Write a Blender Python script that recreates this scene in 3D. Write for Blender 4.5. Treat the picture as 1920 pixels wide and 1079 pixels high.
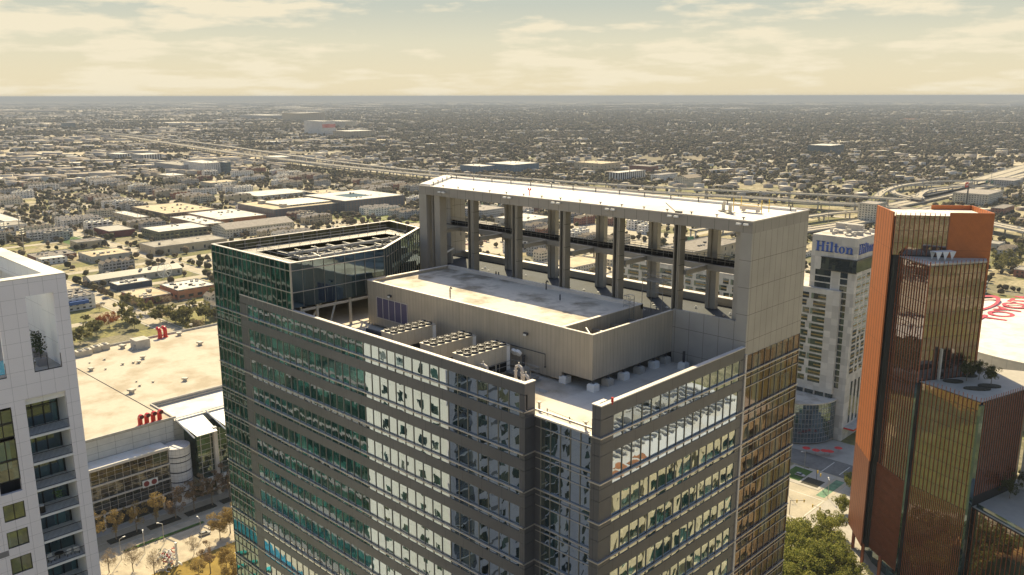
import bpy, math, random
import numpy as np
from mathutils import Matrix, Vector
for o in list(bpy.data.objects): bpy.data.objects.remove(o)
scene = bpy.context.scene
col = scene.collection
R = math.radians
rnd = random.Random(7)

# ------------------------------------------------------------------ camera
CAMM = np.array([[0.71688794, -0.15216804, 0.68037973],
                 [0.69718682, 0.15855526, -0.69913573],
                 [-0.00149167, 0.97555375, 0.21975591]])
CH = 170.0
cd = bpy.data.cameras.new("camera"); cam = bpy.data.objects.new("camera", cd); col.objects.link(cam)
cd.sensor_width = 36; cd.lens = 36 * 1594 / 1920; cd.clip_start = 0.5; cd.clip_end = 120000
m = Matrix([list(r) for r in CAMM]).to_4x4(); m.translation = (0, 0, CH); cam.matrix_world = m
scene.camera = cam

# ------------------------------------------------------------------ world
SUN = Vector((-0.78, 0.69, 0.97)).normalized()
world = bpy.data.worlds.new("World"); scene.world = world; world.use_nodes = True
nt = world.node_tree; N = nt.nodes; L = nt.links
for n in list(N): N.remove(n)
out = N.new('ShaderNodeOutputWorld'); bg = N.new('ShaderNodeBackground'); bg.inputs['Strength'].default_value = 0.1
L.new(bg.outputs[0], out.inputs[0])
sky = N.new('ShaderNodeTexSky'); sky.sky_type = 'NISHITA'; sky.sun_disc = False
sky.sun_elevation = math.asin(SUN.z); sky.sun_rotation = math.atan2(SUN.x, SUN.y)
sky.altitude = 100; sky.air_density = 1.0; sky.dust_density = 2.0
tc = N.new('ShaderNodeTexCoord'); sep = N.new('ShaderNodeSeparateXYZ'); L.new(tc.outputs['Generated'], sep.inputs[0])
def math_(op, a, b=None, c=None):
    n = N.new('ShaderNodeMath'); n.operation = op
    for i, v in enumerate((a, b, c)):
        if v is None: continue
        if isinstance(v, (int, float)): n.inputs[i].default_value = v
        else: L.new(v, n.inputs[i])
    return n.outputs[0]
el = math_('MAXIMUM', sep.outputs['Z'], 0.0)
ramp = N.new('ShaderNodeValToRGB'); L.new(el, ramp.inputs[0]); cr = ramp.color_ramp
stops = [(0.0, (5.5, 4.75, 3.2, 1)), (0.03, (5.3, 4.75, 3.35, 1)), (0.06, (4.9, 4.65, 3.5, 1)), (0.10, (3.75, 3.95, 3.4, 1)), (0.16, (3.1, 3.6, 3.5, 1))]
cr.elements[0].position = 0; cr.elements[0].color = stops[0][1]
cr.elements[1].position = stops[-1][0]; cr.elements[1].color = stops[-1][1]
for p, c in stops[1:-1]:
    e = cr.elements.new(p); e.color = c
den = math_('ADD', el, 0.055)
az = math_('ARCTAN2', sep.outputs['Y'], sep.outputs['X']); cx_ = math_('MULTIPLY', az, 11.0); cy_ = math_('MULTIPLY', math_('POWER', el, 0.8), 38.0)
cmb = N.new('ShaderNodeCombineXYZ'); L.new(cx_, cmb.inputs[0]); L.new(cy_, cmb.inputs[1])
nz = N.new('ShaderNodeTexNoise'); nz.inputs['Scale'].default_value = 1.0; nz.inputs['Detail'].default_value = 7; nz.inputs['Roughness'].default_value = 0.55
L.new(cmb.outputs[0], nz.inputs['Vector'])
nz2 = N.new('ShaderNodeTexNoise'); nz2.inputs['Scale'].default_value = 0.28; nz2.inputs['Detail'].default_value = 3
L.new(cmb.outputs[0], nz2.inputs['Vector'])
cs = math_('ADD', math_('MULTIPLY', nz.outputs[0], 0.75), math_('MULTIPLY', nz2.outputs[0], 0.45))
mr = N.new('ShaderNodeMapRange'); L.new(cs, mr.inputs[0]); mr.inputs[1].default_value = 0.585; mr.inputs[2].default_value = 0.68
mr.inputs[3].default_value = 0.0; mr.inputs[4].default_value = 0.95
mxc = N.new('ShaderNodeMix'); mxc.data_type = 'RGBA'; L.new(mr.outputs[0], mxc.inputs[0]); L.new(ramp.outputs[0], mxc.inputs[6]); mxc.inputs[7].default_value = (5.9, 5.3, 3.95, 1)
up = N.new('ShaderNodeMapRange'); L.new(el, up.inputs[0]); up.inputs[1].default_value = 0.10; up.inputs[2].default_value = 0.4
mxu = N.new('ShaderNodeMix'); mxu.data_type = 'RGBA'; L.new(up.outputs[0], mxu.inputs[0]); L.new(mxc.outputs[2], mxu.inputs[6]); L.new(sky.outputs[0], mxu.inputs[7])
L.new(mxu.outputs[2], bg.inputs['Color'])

sd = bpy.data.lights.new("sun", 'SUN'); sd.energy = 5.0; sd.angle = R(0.53); sd.color = (1.0, 0.835, 0.51)
so = bpy.data.objects.new("sun", sd); col.objects.link(so); so.rotation_euler = SUN.to_track_quat('Z', 'Y').to_euler(); so.location = (0, 0, 400)
scene.view_settings.view_transform = 'Standard'; scene.view_settings.look = 'None'
scene.view_settings.exposure = 0.64; scene.view_settings.gamma = 1
scene.render.engine = 'CYCLES'
scene.cycles.max_bounces = 6; scene.cycles.volume_bounces = 0; scene.cycles.diffuse_bounces = 3; scene.cycles.glossy_bounces = 4
scene.cycles.use_denoising = True

# ------------------------------------------------------------------ measuring helper (photo point -> place on a level)
def ray(px, py):
    v = CAMM @ np.array([px - 960., -(py - 539.5), -1594.]); return v
def at(px, py, z=0.0):
    r = ray(px, py); t = (z - CH) / r[2]; return (r[0] * t, r[1] * t)

# ------------------------------------------------------------------ mesh builder
class MB:
    def __init__(s): s.v = []; s.f = []; s.m = []
    def quad(s, a, b, c, d, m=0):
        i = len(s.v); s.v += [a, b, c, d]; s.f.append((i, i + 1, i + 2, i + 3)); s.m.append(m); return s
    def tri(s, a, b, c, m=0):
        i = len(s.v); s.v += [a, b, c]; s.f.append((i, i + 1, i + 2)); s.m.append(m); return s
    def box(s, x0, x1, y0, y1, z0, z1, m=0, top=None):
        if x0 > x1: x0, x1 = x1, x0
        if y0 > y1: y0, y1 = y1, y0
        if z0 > z1: z0, z1 = z1, z0
        i = len(s.v)
        s.v += [(x0, y0, z0), (x1, y0, z0), (x1, y1, z0), (x0, y1, z0), (x0, y0, z1), (x1, y0, z1), (x1, y1, z1), (x0, y1, z1)]
        s.f += [(i, i + 3, i + 2, i + 1), (i + 4, i + 5, i + 6, i + 7), (i, i + 1, i + 5, i + 4), (i + 1, i + 2, i + 6, i + 5), (i + 2, i + 3, i + 7, i + 6), (i + 3, i, i + 4, i + 7)]
        s.m += [m, m if top is None else top, m, m, m, m]; return s
    def obox(s, c, u, n, w, d, z0, z1, m=0):
        """box around point c, width w along unit u, depth d along unit n"""
        P = []
        for a, b in ((-.5, -.5), (.5, -.5), (.5, .5), (-.5, .5)):
            P.append((c[0] + u[0] * a * w + n[0] * b * d, c[1] + u[1] * a * w + n[1] * b * d))
        return s.prism(P, z0, z1, m)
    def prism(s, poly, z0, z1, m=0, top=None, bottom=True):
        area = sum(poly[k][0] * poly[(k + 1) % len(poly)][1] - poly[(k + 1) % len(poly)][0] * poly[k][1] for k in range(len(poly)))
        if area < 0: poly = poly[::-1]
        n = len(poly); i = len(s.v)
        s.v += [(p[0], p[1], z0) for p in poly] + [(p[0], p[1], z1) for p in poly]
        for k in range(n):
            k2 = (k + 1) % n; s.f.append((i + k, i + k2, i + n + k2, i + n + k)); s.m.append(m)
        s.f.append(tuple(i + n + k for k in range(n))); s.m.append(m if top is None else top)
        if bottom: s.f.append(tuple(i + k for k in reversed(range(n)))); s.m.append(m)
        return s
    def tube(s, pts, r, n=6, m=0, cap=True, r2=None):
        pts = [Vector(p) for p in pts]; i = len(s.v); K = len(pts)
        for k, p in enumerate(pts):
            d = (pts[min(k + 1, K - 1)] - pts[max(k - 1, 0)])
            if d.length < 1e-9: d = Vector((0, 0, 1))
            d.normalize()
            if k == 0:
                a = d.cross(Vector((0, 0, 1)))
                if a.length < 1e-3: a = d.cross(Vector((1, 0, 0)))
            else: a = a - d * a.dot(d)
            a.normalize(); b = d.cross(a)
            rr = r if r2 is None else r + (r2 - r) * k / (K - 1)
            for j in range(n):
                t = 2 * math.pi * j / n; q = p + a * math.cos(t) * rr + b * math.sin(t) * rr; s.v.append(tuple(q))
        for k in range(K - 1):
            for j in range(n):
                j2 = (j + 1) % n; s.f.append((i + k * n + j, i + (k + 1) * n + j, i + (k + 1) * n + j2, i + k * n + j2)); s.m.append(m)
        if cap:
            s.f.append(tuple(i + j for j in range(n))); s.m.append(m)
            s.f.append(tuple(i + (K - 1) * n + j for j in reversed(range(n)))); s.m.append(m)
        return s
    def cyl(s, x, y, z0, z1, r, n=12, m=0): return s.tube([(x, y, z0), (x, y, z1)], r, n, m)
    def build(s, name, mats, parent=None, smooth=False):
        me = bpy.data.meshes.new(name); me.from_pydata([tuple(map(float, v)) for v in s.v], [], s.f)
        if not isinstance(mats, (list, tuple)): mats = [mats]
        for mt in mats: me.materials.append(mt)
        if len(mats) > 1: me.polygons.foreach_set('material_index', s.m)
        if smooth: me.polygons.foreach_set('use_smooth', [True] * len(me.polygons))
        me.update()
        o = bpy.data.objects.new(name, me); col.objects.link(o)
        if parent is not None: o.parent = parent
        return o
def tag(o, label=None, cat=None, group=None, kind=None):
    if label: o['label'] = label
    if cat: o['category'] = cat
    if group: o['group'] = group
    if kind: o['kind'] = kind
    return o
def thing(name, label, cat, loc=(0, 0, 0), rz=0, group=None):
    o = bpy.data.objects.new(name, None); col.objects.link(o); o.location = loc; o.rotation_euler = (0, 0, rz); o.empty_display_size = 0.3
    return tag(o, label, cat, group)
KIDS = {}
def copy_tree(o, loc, rz, label=None, scale=None):
    c = o.copy(); col.objects.link(c); c.location = loc; c.rotation_euler = (0, 0, rz)
    if scale: c.scale = scale
    if label: c['label'] = label
    if o.name not in KIDS:
        KIDS[o.name] = [(k, list(k.children)) for k in o.children]
    for k, gs in KIDS[o.name]:
        d = k.copy(); col.objects.link(d); d.parent = c
        for g in gs:
            e = g.copy(); col.objects.link(e); e.parent = d
    return c

# ------------------------------------------------------------------ materials
def newmat(name):
    mt = bpy.data.materials.new(name); mt.use_nodes = True; t = mt.node_tree
    b = t.nodes['Principled BSDF']; return mt, t, b
def nmath(t, op, a, b=None, clamp=False):
    n = t.nodes.new('ShaderNodeMath'); n.operation = op; n.use_clamp = clamp
    for i, v in enumerate((a, b)):
        if v is None: continue
        if isinstance(v, (int, float)): n.inputs[i].default_value = v
        else: t.links.new(v, n.inputs[i])
    return n.outputs[0]
def noise(t, scale, detail=4, vec=None, rough=0.5):
    n = t.nodes.new('ShaderNodeTexNoise'); n.inputs['Scale'].default_value = scale; n.inputs['Detail'].default_value = detail; n.inputs['Roughness'].default_value = rough
    if vec is None:
        g = t.nodes.new('ShaderNodeNewGeometry'); vec = g.outputs['Position']
    t.links.new(vec, n.inputs['Vector']); return n.outputs[0]
def mixc(t, f, a, b):
    n = t.nodes.new('ShaderNodeMix'); n.data_type = 'RGBA'
    for i, v in ((0, f), (6, a), (7, b)):
        if isinstance(v, (int, float)): n.inputs[i].default_value = v
        elif isinstance(v, tuple): n.inputs[i].default_value = (*v[:3], 1)
        else: t.links.new(v, n.inputs[i])
    return n.outputs[2]
def rng(t, v, a, b, c=0., d=1.):
    n = t.nodes.new('ShaderNodeMapRange'); t.links.new(v, n.inputs[0])
    for i, x in enumerate((a, b, c, d)): n.inputs[i + 1].default_value = x
    return n.outputs[0]
def pos(t, obj=False):
    if obj:
        g = t.nodes.new('ShaderNodeTexCoord'); s = t.nodes.new('ShaderNodeSeparateXYZ'); t.links.new(g.outputs['Object'], s.inputs[0])
    else:
        g = t.nodes.new('ShaderNodeNewGeometry'); s = t.nodes.new('ShaderNodeSeparateXYZ'); t.links.new(g.outputs['Position'], s.inputs[0])
    return s.outputs
def plain(name, c, rough=0.8, var=0.15, scale=0.5, metal=0.0, c2=None):
    mt, t, b = newmat(name)
    n = noise(t, scale, 5)
    n2 = noise(t, scale * 9, 3)
    f = nmath(t, 'ADD', nmath(t, 'MULTIPLY', n, 0.65), nmath(t, 'MULTIPLY', n2, 0.35))
    lo = c2 or tuple(x * (1 - var * 1.6) for x in c); hi = tuple(min(1, x * (1 + var)) for x in c)
    t.links.new(mixc(t, rng(t, f, 0.36, 0.64), lo, hi), b.inputs['Base Color'])
    b.inputs['Roughness'].default_value = rough; b.inputs['Metallic'].default_value = metal
    return mt
def lines(t, coord, d, w, off=0.0):
    """1 on a joint line, 0 elsewhere"""
    c = nmath(t, 'DIVIDE', nmath(t, 'ADD', coord, off), d)
    fr = nmath(t, 'FRACT', c)
    return nmath(t, 'LESS_THAN', fr, w / d)
def panel(name, c, du, dz, offu=0., offz=0., w=0.035, rough=0.5, metal=0.0, dark=0.35, var=0.06, rib=None, streak=0.0, tone=0.0, obj=False):
    mt, t, b = newmat(name); P = pos(t, obj)
    u = nmath(t, 'ADD', P[0], P[1])
    f = None
    if du: f = lines(t, u, du, w, offu)
    if dz:
        g = lines(t, P[2], dz, w, offz); f = g if f is None else nmath(t, 'MAXIMUM', f, g)
    n = rng(t, noise(t, 0.35, 4), 0.35, 0.65)
    base = mixc(t, n, tuple(x * (1 - var) for x in c), tuple(x * (1 + var) for x in c))
    if tone and du and dz:
        cb = t.nodes.new('ShaderNodeCombineXYZ')
        t.links.new(nmath(t, 'FLOOR', nmath(t, 'DIVIDE', nmath(t, 'ADD', u, offu), du)), cb.inputs[0]); t.links.new(nmath(t, 'FLOOR', nmath(t, 'DIVIDE', nmath(t, 'ADD', P[2], offz), dz)), cb.inputs[1])
        wn = t.nodes.new('ShaderNodeTexWhiteNoise'); wn.noise_dimensions = '2D'; t.links.new(cb.outputs[0], wn.inputs[0])
        base = mixc(t, nmath(t, 'MULTIPLY', wn.outputs[0], tone), base, tuple(x * 0.6 for x in c))
    if streak:
        cb = t.nodes.new('ShaderNodeCombineXYZ'); t.links.new(nmath(t, 'MULTIPLY', u, 2.2), cb.inputs[0]); t.links.new(nmath(t, 'MULTIPLY', P[2], 0.12), cb.inputs[2])
        s = noise(t, 1.0, 3, cb.outputs[0]); base = mixc(t, nmath(t, 'MULTIPLY', rng(t, s, 0.45, 0.75), streak), base, tuple(x * 0.5 for x in c))
    if f is not None: base = mixc(t, f, base, tuple(x * dark for x in c))
    t.links.new(base, b.inputs['Base Color']); b.inputs['Roughness'].default_value = rough; b.inputs['Metallic'].default_value = metal
    if rib:
        s = nmath(t, 'PINGPONG', nmath(t, 'DIVIDE', u, rib), 0.5)
        bp = t.nodes.new('ShaderNodeBump'); bp.inputs['Strength'].default_value = 0.5; bp.inputs['Distance'].default_value = 0.06
        t.links.new(s, bp.inputs['Height']); t.links.new(bp.outputs[0], b.inputs['Normal'])
    return mt
def glass(name, tint, inner, inner2, wave=0.0018, refl=0.55, cell=(1.55, 4.13), bright=0.25):
    """reflective curtain wall glass over dim rooms, gently wavy as toughened panes are"""
    mt, t, b = newmat(name); t.nodes.remove(b)
    P = pos(t); u = nmath(t, 'ADD', P[0], P[1])
    cb = t.nodes.new('ShaderNodeCombineXYZ')
    t.links.new(nmath(t, 'FLOOR', nmath(t, 'DIVIDE', u, cell[0])), cb.inputs[0]); t.links.new(nmath(t, 'FLOOR', nmath(t, 'DIVIDE', P[2], cell[1])), cb.inputs[1])
    wn = t.nodes.new('ShaderNodeTexWhiteNoise'); wn.noise_dimensions = '2D'; t.links.new(cb.outputs[0], wn.inputs[0])
    room = mixc(t, rng(t, wn.outputs[0], 1 - bright - 0.15, 1 - bright + .15), inner, inner2)
    df = t.nodes.new('ShaderNodeBsdfDiffuse'); t.links.new(room, df.inputs[0])
    gl = t.nodes.new('ShaderNodeBsdfGlossy'); gl.inputs['Roughness'].default_value = 0.015; gl.inputs['Color'].default_value = (*tint, 1)
    bp = t.nodes.new('ShaderNodeBump'); bp.inputs['Strength'].default_value = 1.0; bp.inputs['Distance'].default_value = 1.0
    cv = t.nodes.new('ShaderNodeCombineXYZ')
    t.links.new(u, cv.inputs[0]); t.links.new(P[2], cv.inputs[1]); t.links.new(nmath(t, 'MULTIPLY', wn.outputs[0], 9.0), cv.inputs[2])
    n = noise(t, 0.55, 1, cv.outputs[0]); t.links.new(nmath(t, 'MULTIPLY', n, wave * 5), bp.inputs['Height'])
    t.links.new(bp.outputs[0], gl.inputs['Normal'])
    fr = t.nodes.new('ShaderNodeFresnel'); fr.inputs[0].default_value = 1.5
    mx = t.nodes.new('ShaderNodeMixShader')
    t.links.new(nmath(t, 'ADD', nmath(t, 'MULTIPLY', fr.outputs[0], 0.9), refl, True), mx.inputs[0])
    t.links.new(df.outputs[0], mx.inputs[1]); t.links.new(gl.outputs[0], mx.inputs[2])
    o = t.nodes['Material Output']; t.links.new(mx.outputs[0], o.inputs[0]); return mt
def roofmat(name, c, stain=0.35, seam=3.0, scale=0.12):
    mt, t, b = newmat(name); P = pos(t)
    n = noise(t, scale, 6, rough=0.62); n2 = noise(t, scale * 7, 4)
    base = mixc(t, rng(t, n, 0.46, 0.64), c, tuple(x * (1 - stain) * y for x, y in zip(c, (1.0, 0.92, 0.8))))
    base = mixc(t, rng(t, n2, 0.3, 0.8, 0, 0.35), base, tuple(x * 0.72 for x in c))
    if seam:
        f = nmath(t, 'MAXIMUM', lines(t, P[0], seam, 0.06), lines(t, P[1], seam * 3, 0.06))
        base = mixc(t, nmath(t, 'MULTIPLY', f, 0.25), base, tuple(x * 0.5 for x in c))
    t.links.new(base, b.inputs['Base Color']); b.inputs['Roughness'].default_value = 0.85; return mt
def winwall(name, c, cw, du, dz, wu, wz, offz=0.0, obj=True, rough=0.8, joint=None):
    """far-off wall with a grid of recessed dark window openings"""
    mt, t, b = newmat(name); P = pos(t, obj)
    g = t.nodes.new('ShaderNodeNewGeometry'); u = nmath(t, 'ADD', P[0], P[1])
    fu = nmath(t, 'FRACT', nmath(t, 'DIVIDE', u, du)); fz = nmath(t, 'FRACT', nmath(t, 'DIVIDE', nmath(t, 'ADD', P[2], offz), dz))
    w = nmath(t, 'MULTIPLY', nmath(t, 'LESS_THAN', nmath(t, 'ABSOLUTE', nmath(t, 'SUBTRACT', fu, 0.5)), wu / 2), nmath(t, 'LESS_THAN', nmath(t, 'ABSOLUTE', nmath(t, 'SUBTRACT', fz, 0.5)), wz / 2))
    n = rng(t, noise(t, 0.2, 4), 0.35, 0.65)
    base = mixc(t, n, tuple(x * 0.85 for x in c), tuple(min(1, x * 1.1) for x in c))
    t.links.new(mixc(t, w, base, cw), b.inputs['Base Color'])
    t.links.new(rng(t, w, 0, 1, rough, 0.15), b.inputs['Roughness'])
    return mt
M = {}
M['cladding'] = panel('grey_metal_cladding', (0.112, 0.115, 0.13), 3.1, 0, w=0.04, rough=0.42, metal=0.35, var=0.05)
M['cladding_end'] = panel('light_metal_panels', (0.36, 0.335, 0.30), 1.38, 3.14, offz=2.0, w=0.05, rough=0.5, metal=0.15, dark=0.3)
M['cladding_big'] = panel('pale_metal_panels', (0.36, 0.34, 0.31), 2.0, 3.14, offz=2.0, w=0.05, rough=0.5, metal=0.15, dark=0.35)
M['coping'] = plain('coping_metal', (0.62, 0.56, 0.50), 0.45, 0.05)
M['trim'] = plain('ledge_aluminium', (0.50, 0.46, 0.42), 0.35, 0.05, metal=0.5)
M['mullion'] = plain('mullion_aluminium', (0.26, 0.25, 0.23), 0.4, 0.05, metal=0.4)
M['ribbed'] = panel('ribbed_metal_screen', (0.50, 0.44, 0.35), 0.62, 0, w=0.05, rough=0.48, metal=0.35, dark=0.7, rib=0.31, streak=0.35)
M['roof'] = roofmat('cream_roof_membrane', (0.66, 0.60, 0.52), 0.45)
M['roof_clean'] = roofmat('white_roof_membrane', (0.78, 0.75, 0.70), 0.12, seam=0)
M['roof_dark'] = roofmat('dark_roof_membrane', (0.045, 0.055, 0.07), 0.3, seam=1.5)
M['glass'] = glass('bronze_grey_glass', (0.58, 0.68, 0.80), (0.018, 0.028, 0.026), (0.10, 0.12, 0.09))
M['glass_green'] = glass('green_glass', (0.38, 0.48, 0.47), (0.008, 0.022, 0.022), (0.028, 0.065, 0.062), refl=0.40, cell=(1.3, 4.13))
M['glass_brown'] = glass('brown_glass', (0.55, 0.46, 0.42), (0.05, 0.03, 0.022), (0.12, 0.14, 0.11), refl=0.16)
M['glass_blue'] = glass('dark_blue_glass', (0.45, 0.58, 0.66), (0.01, 0.025, 0.035), (0.04, 0.07, 0.08), refl=0.3, cell=(1.5, 3))
M['louver'] = panel('purple_grey_louvres', (0.14, 0.12, 0.20), 0, 0.14, w=0.05, dark=0.4, rough=0.5)
M['steel'] = plain('galvanised_steel', (0.36, 0.35, 0.33), 0.45, 0.12, metal=0.5)
M['dark_steel'] = plain('dark_painted_steel', (0.05, 0.05, 0.055), 0.5, 0.1)
M['chiller'] = plain('beige_painted_sheet_metal', (0.50, 0.45, 0.36), 0.55, 0.06)
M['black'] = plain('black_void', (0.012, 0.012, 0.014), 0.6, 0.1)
M['white'] = plain('white_paint', (0.80, 0.79, 0.76), 0.5, 0.04)
M['concrete'] = plain('pale_concrete', (0.48, 0.45, 0.40), 0.85, 0.12)
M['red'] = plain('red_gloss_paint', (0.62, 0.02, 0.015), 0.25, 0.06)
M['yellow'] = plain('yellow_paint', (0.75, 0.50, 0.06), 0.5, 0.05)
M['red_sign'] = plain('red_umbrella_cloth', (0.70, 0.04, 0.04), 0.8, 0.05)

# ================================================================== OFFICE TOWER
Y0, X0, YC, X1 = 59.18, -46.08, 85.68, -120.9
ZR = 138.0
TR = [138.75, 134.12] + [134.12 - 4.13 * k for k in range(1, 32)]
TR = [z for z in TR if z > 4]
tower = thing('office_tower', 'grey-banded glass office tower with an open roof frame, filling the middle', 'office tower', (-80, 80, 0))
tower_inv = Matrix.Translation((80, -80, 0))
def tp(mb, name, mats, parent=None, smooth=False):
    o = mb.build(name, mats, None, smooth); p = parent or tower
    o.parent = p
    if p is tower: o.matrix_parent_inverse = tower_inv
    return o
def facade(P0, P1, nrm, levels, step, gm, root_add, jit=0.0035, trimw=0.14, mull=0.055, start=0.0):
    """one window band object per storey between P0 and P1, each with its mullions as a sub-part"""
    P0 = Vector((*P0, 0)); P1 = Vector((*P1, 0)); d = P1 - P0; Lh = d.length; d.normalize(); nv = Vector((*nrm, 0))
    xs = []; x = start
    n = max(1, round(Lh / step)); xs = [Lh * k / n for k in range(n + 1)]
    for (zb, zt) in levels:
        g = MB(); q = MB()
        for k in range(n):
            c = []
            for (s, z) in ((xs[k], zb), (xs[k + 1], zb), (xs[k + 1], zt), (xs[k], zt)):
                j = rnd.uniform(-jit, jit)
                p = P0 + d * s + nv * (0.03 + jit + j); c.append((p.x, p.y, z))
            # orientation so that the face looks outwards
            a = Vector(c[1]) - Vector(c[0]); b = Vector(c[3]) - Vector(c[0])
            if a.cross(b).dot(nv) < 0: c = c[::-1]
            g.quad(*c)
        for k in range(n + 1):
            p = P0 + d * xs[k] + nv * 0.07
            q.obox((p.x, p.y), (d.x, d.y), (nv.x, nv.y), mull, 0.10, zb, zt)
        i0 = len(g.v); g.v += q.v; g.f += [tuple(i0 + a for a in f) for f in q.f]; g.m += [1] * len(q.f)
        root_add(g, 'window_band', [gm, M['mullion']])
def add_t(mb, name, mt, parent=None): return tp(mb, name, mt, parent)
# solid body
b = MB(); b.prism([(X1 + .1, Y0 + .1), (-55.8, Y0 + .1), (-55.8, 60.75), (-47.13, 60.75), (-47.13, Y0 + .1), (X0 - .1, Y0 + .1), (X0 - .1, 99.3), (-113, 99.3), (X1 + .1, 93)], 0, ZR - 0.06)
tp(b, 'core', M['dark_steel'])
b = MB(); b.prism([(X1 + .4, Y0 + .4), (-55.9, Y0 + .4), (-55.9, 60.70), (-47.0, 60.70), (-47.0, Y0 + .4), (X0 - .4, Y0 + .4), (X0 - .4, YC), (-96, YC), (-96, 92), (X1 + .4, 92)], ZR - 0.05, ZR)
tp(b, 'main_roof', M['roof'])
# bands on the two grey facades
nb = 15
def band(mb, x0, x1, y0, y1, zt, zb): mb.box(x0, x1, y0, y1, zb, zt)
for k, T in enumerate(TR):
    if k >= nb: break
    bb, bt = (T - 1.88, T - 0.62)
    s = MB(); s.box(-111.32, -56.43, Y0 - .10, Y0 + .09, bb, bt); tp(s, 'spandrel_band', M['cladding'])
    s = MB(); s.box(X0 - .09, X0 + .10, Y0 + 1.88, 84.52, bb, bt); tp(s, 'spandrel_band', M['cladding'])
    s = MB()
    s.box(-113.24, -55.66, Y0 - .30, Y0 - .101, T - .07, T + .07); s.box(-55.79, -55.6, Y0 - .30, 60.6, T - .07, T + .07)
    s.box(-55.6, -47.03, 60.45, 60.64, T - .06, T + .06)
    s.box(-47.2, X0 + .30, Y0 - .30, Y0 - .101, T - .07, T + .07); s.box(X0 + .101, X0 + .30, Y0 - .101, YC - .1, T - .07, T + .07)
    s.box(X0 + .101, X0 + .30, YC + .1, 99.2, T - .07, T + .07); s.box(X0 + .08, X0 + .16, YC + .1, 99.2, T - .70, T - .62); s.box(X0 + .08, X0 + .16, YC + .1, 99.2, T - 1.90, T - 1.82)
    s.box(X1, -113.3, Y0 - .28, Y0 - .08, T - .06, T + .06); s.box(X1, -113.3, Y0 - .16, Y0 - .08, T - .70, T - .62); s.box(X1, -113.3, Y0 - .16, Y0 - .08, T - 1.90, T - 1.82)
    s.box(-55.6, -47.03, 60.56, 60.66, T - .70, T - .62); s.box(-55.6, -47.03, 60.56, 60.66, T - 1.90, T - 1.82)
    tp(s, 'ledge_trim', M['trim'])
lev = [(TR[0] - .62, 140.57)] + [(TR[k] - .62, TR[k - 1] - 1.88) for k in range(1, nb)]
facade((-111.3, Y0), (-56.45, Y0), (0, -1), lev, 1.55, M['glass'], add_t)
facade((X0, 61.0), (X0, 84.5), (1, 0), lev, 1.55, M['glass'], add_t)
full = [(TR[0] - .62, ZR - 0.02)] + [(TR[k] - .62, TR[k - 1] - .62) for k in range(1, nb)]
facade((-54.9, 60.70), (-47.0, 60.70), (0, -1), full, 1.32, M['glass'], add_t)
full2 = [(TR[0] - .62, 140.75)] + [(TR[k] - .62, TR[k - 1] - .62) for k in range(1, nb)]
facade((X0, YC + .25), (X0, 99.3), (1, 0), full2, 1.55, M['glass_brown'], add_t)
full3 = [(TR[0] - .62, 141.05)] + [(TR[k] - .62, TR[k - 1] - .62) for k in range(1, nb)]
facade((X1, Y0), (-113.3, Y0), (0, -1), full3, 1.28, M['glass_green'], add_t)
# solid piers on the grey facades, joints as real reveals between stacked panels
def pier(x0, x1, y0, y1, top):
    s = MB(); zt = top; cuts = []
    for T in TR[:nb]: cuts += [T - 0.0, T - .65, T - 1.88]
    for c in cuts:
        if c < zt: s.box(x0, x1, y0, y1, c + .02, zt - .02); zt = c
    s.box(x0, x1, y0, y1, 4, zt - .02); tp(s, 'corner_pier', M['cladding'])
pier(-113.24, -111.33, Y0 - .10, Y0 + .09, 140.5)
pier(-56.42, -55.72, Y0 - .10, Y0 + .09, 140.5)
pier(-55.72 - .09, -55.70, Y0 + .092, 60.60, 138.72)
pier(-55.7, -54.92, 60.60, 60.74, 138.0)
pier(-47.05, X0 + .09, Y0 - .10, Y0 + .09, 140.5)
pier(X0 - .09, X0 + .10, Y0 + .09, Y0 + 1.87, 140.5)
pier(X0 - .09, X0 + .10, 84.53, YC - .12, 140.5)
s = MB(); s.box(X0 - .1, X0 + .22, YC - .10, YC + .22, 4, 141.0); tp(s, 'vertical_trim', M['coping'])
s = MB()
s.box(-113.24, -55.72, Y0 - .10, Y0 + .30, 140.55, 141.70); s.box(-56.12, -55.72, Y0 + .30, 60.62, 138.8, 141.70)
s.box(-113.24, -112.9, Y0 + .31, Y0 + .9, 138, 141.70); s.box(-113.2, -56.13, Y0 + .10, Y0 + .30, ZR, 140.54)
tp(s, 'parapet', M['cladding'])
s = MB()
s.box(X0 - .30, X0 + .10, Y0 + .30, YC - .12, 140.55, 141.85); s.box(-47.03, X0 + .10, Y0 - .10, Y0 + .30, 140.52, 141.85); s.box(-47.0, X0 - .10, Y0 + .10, Y0 + .30, 138.8, 140.5); s.box(-47.03, -46.7, Y0 + .30, Y0 + 1.6, 138.0, 141.85)
s.box(X0 - .30, X0 - .10, Y0 + .30, YC - .12, ZR, 140.54)
tp(s, 'parapet', M['cladding'])
s = MB()
s.box(-113.30, -55.66, Y0 - .15, Y0 + .36, 141.70, 141.80); s.box(-56.18, -55.66, Y0 + .36, 60.68, 141.70, 141.80)
s.box(X0 - .38, X0 + .16, Y0 + .36, YC - .12, 141.85, 141.95); s.box(-47.10, X0 + .16, Y0 - .15, Y0 + .36, 141.85, 141.95); s.box(-47.10, -46.62, Y0 + .36, Y0 + 1.65, 141.85, 141.95)
s.box(-55.6, -47.1, 60.35, 60.95, ZR - .01, ZR + .16)
tp(s, 'coping', M['coping'])
# lower storeys out of sight
s = MB(); zl = TR[nb - 1] - 1.9
s.box(X1 - .02, X0 + .03, Y0 - .02, Y0 + .05, 4, zl); s.box(X0 - .05, X0 + .04, Y0 + .05, 99.35, 4, zl)
tp(s, 'lower_storeys', M['glass'])
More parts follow.
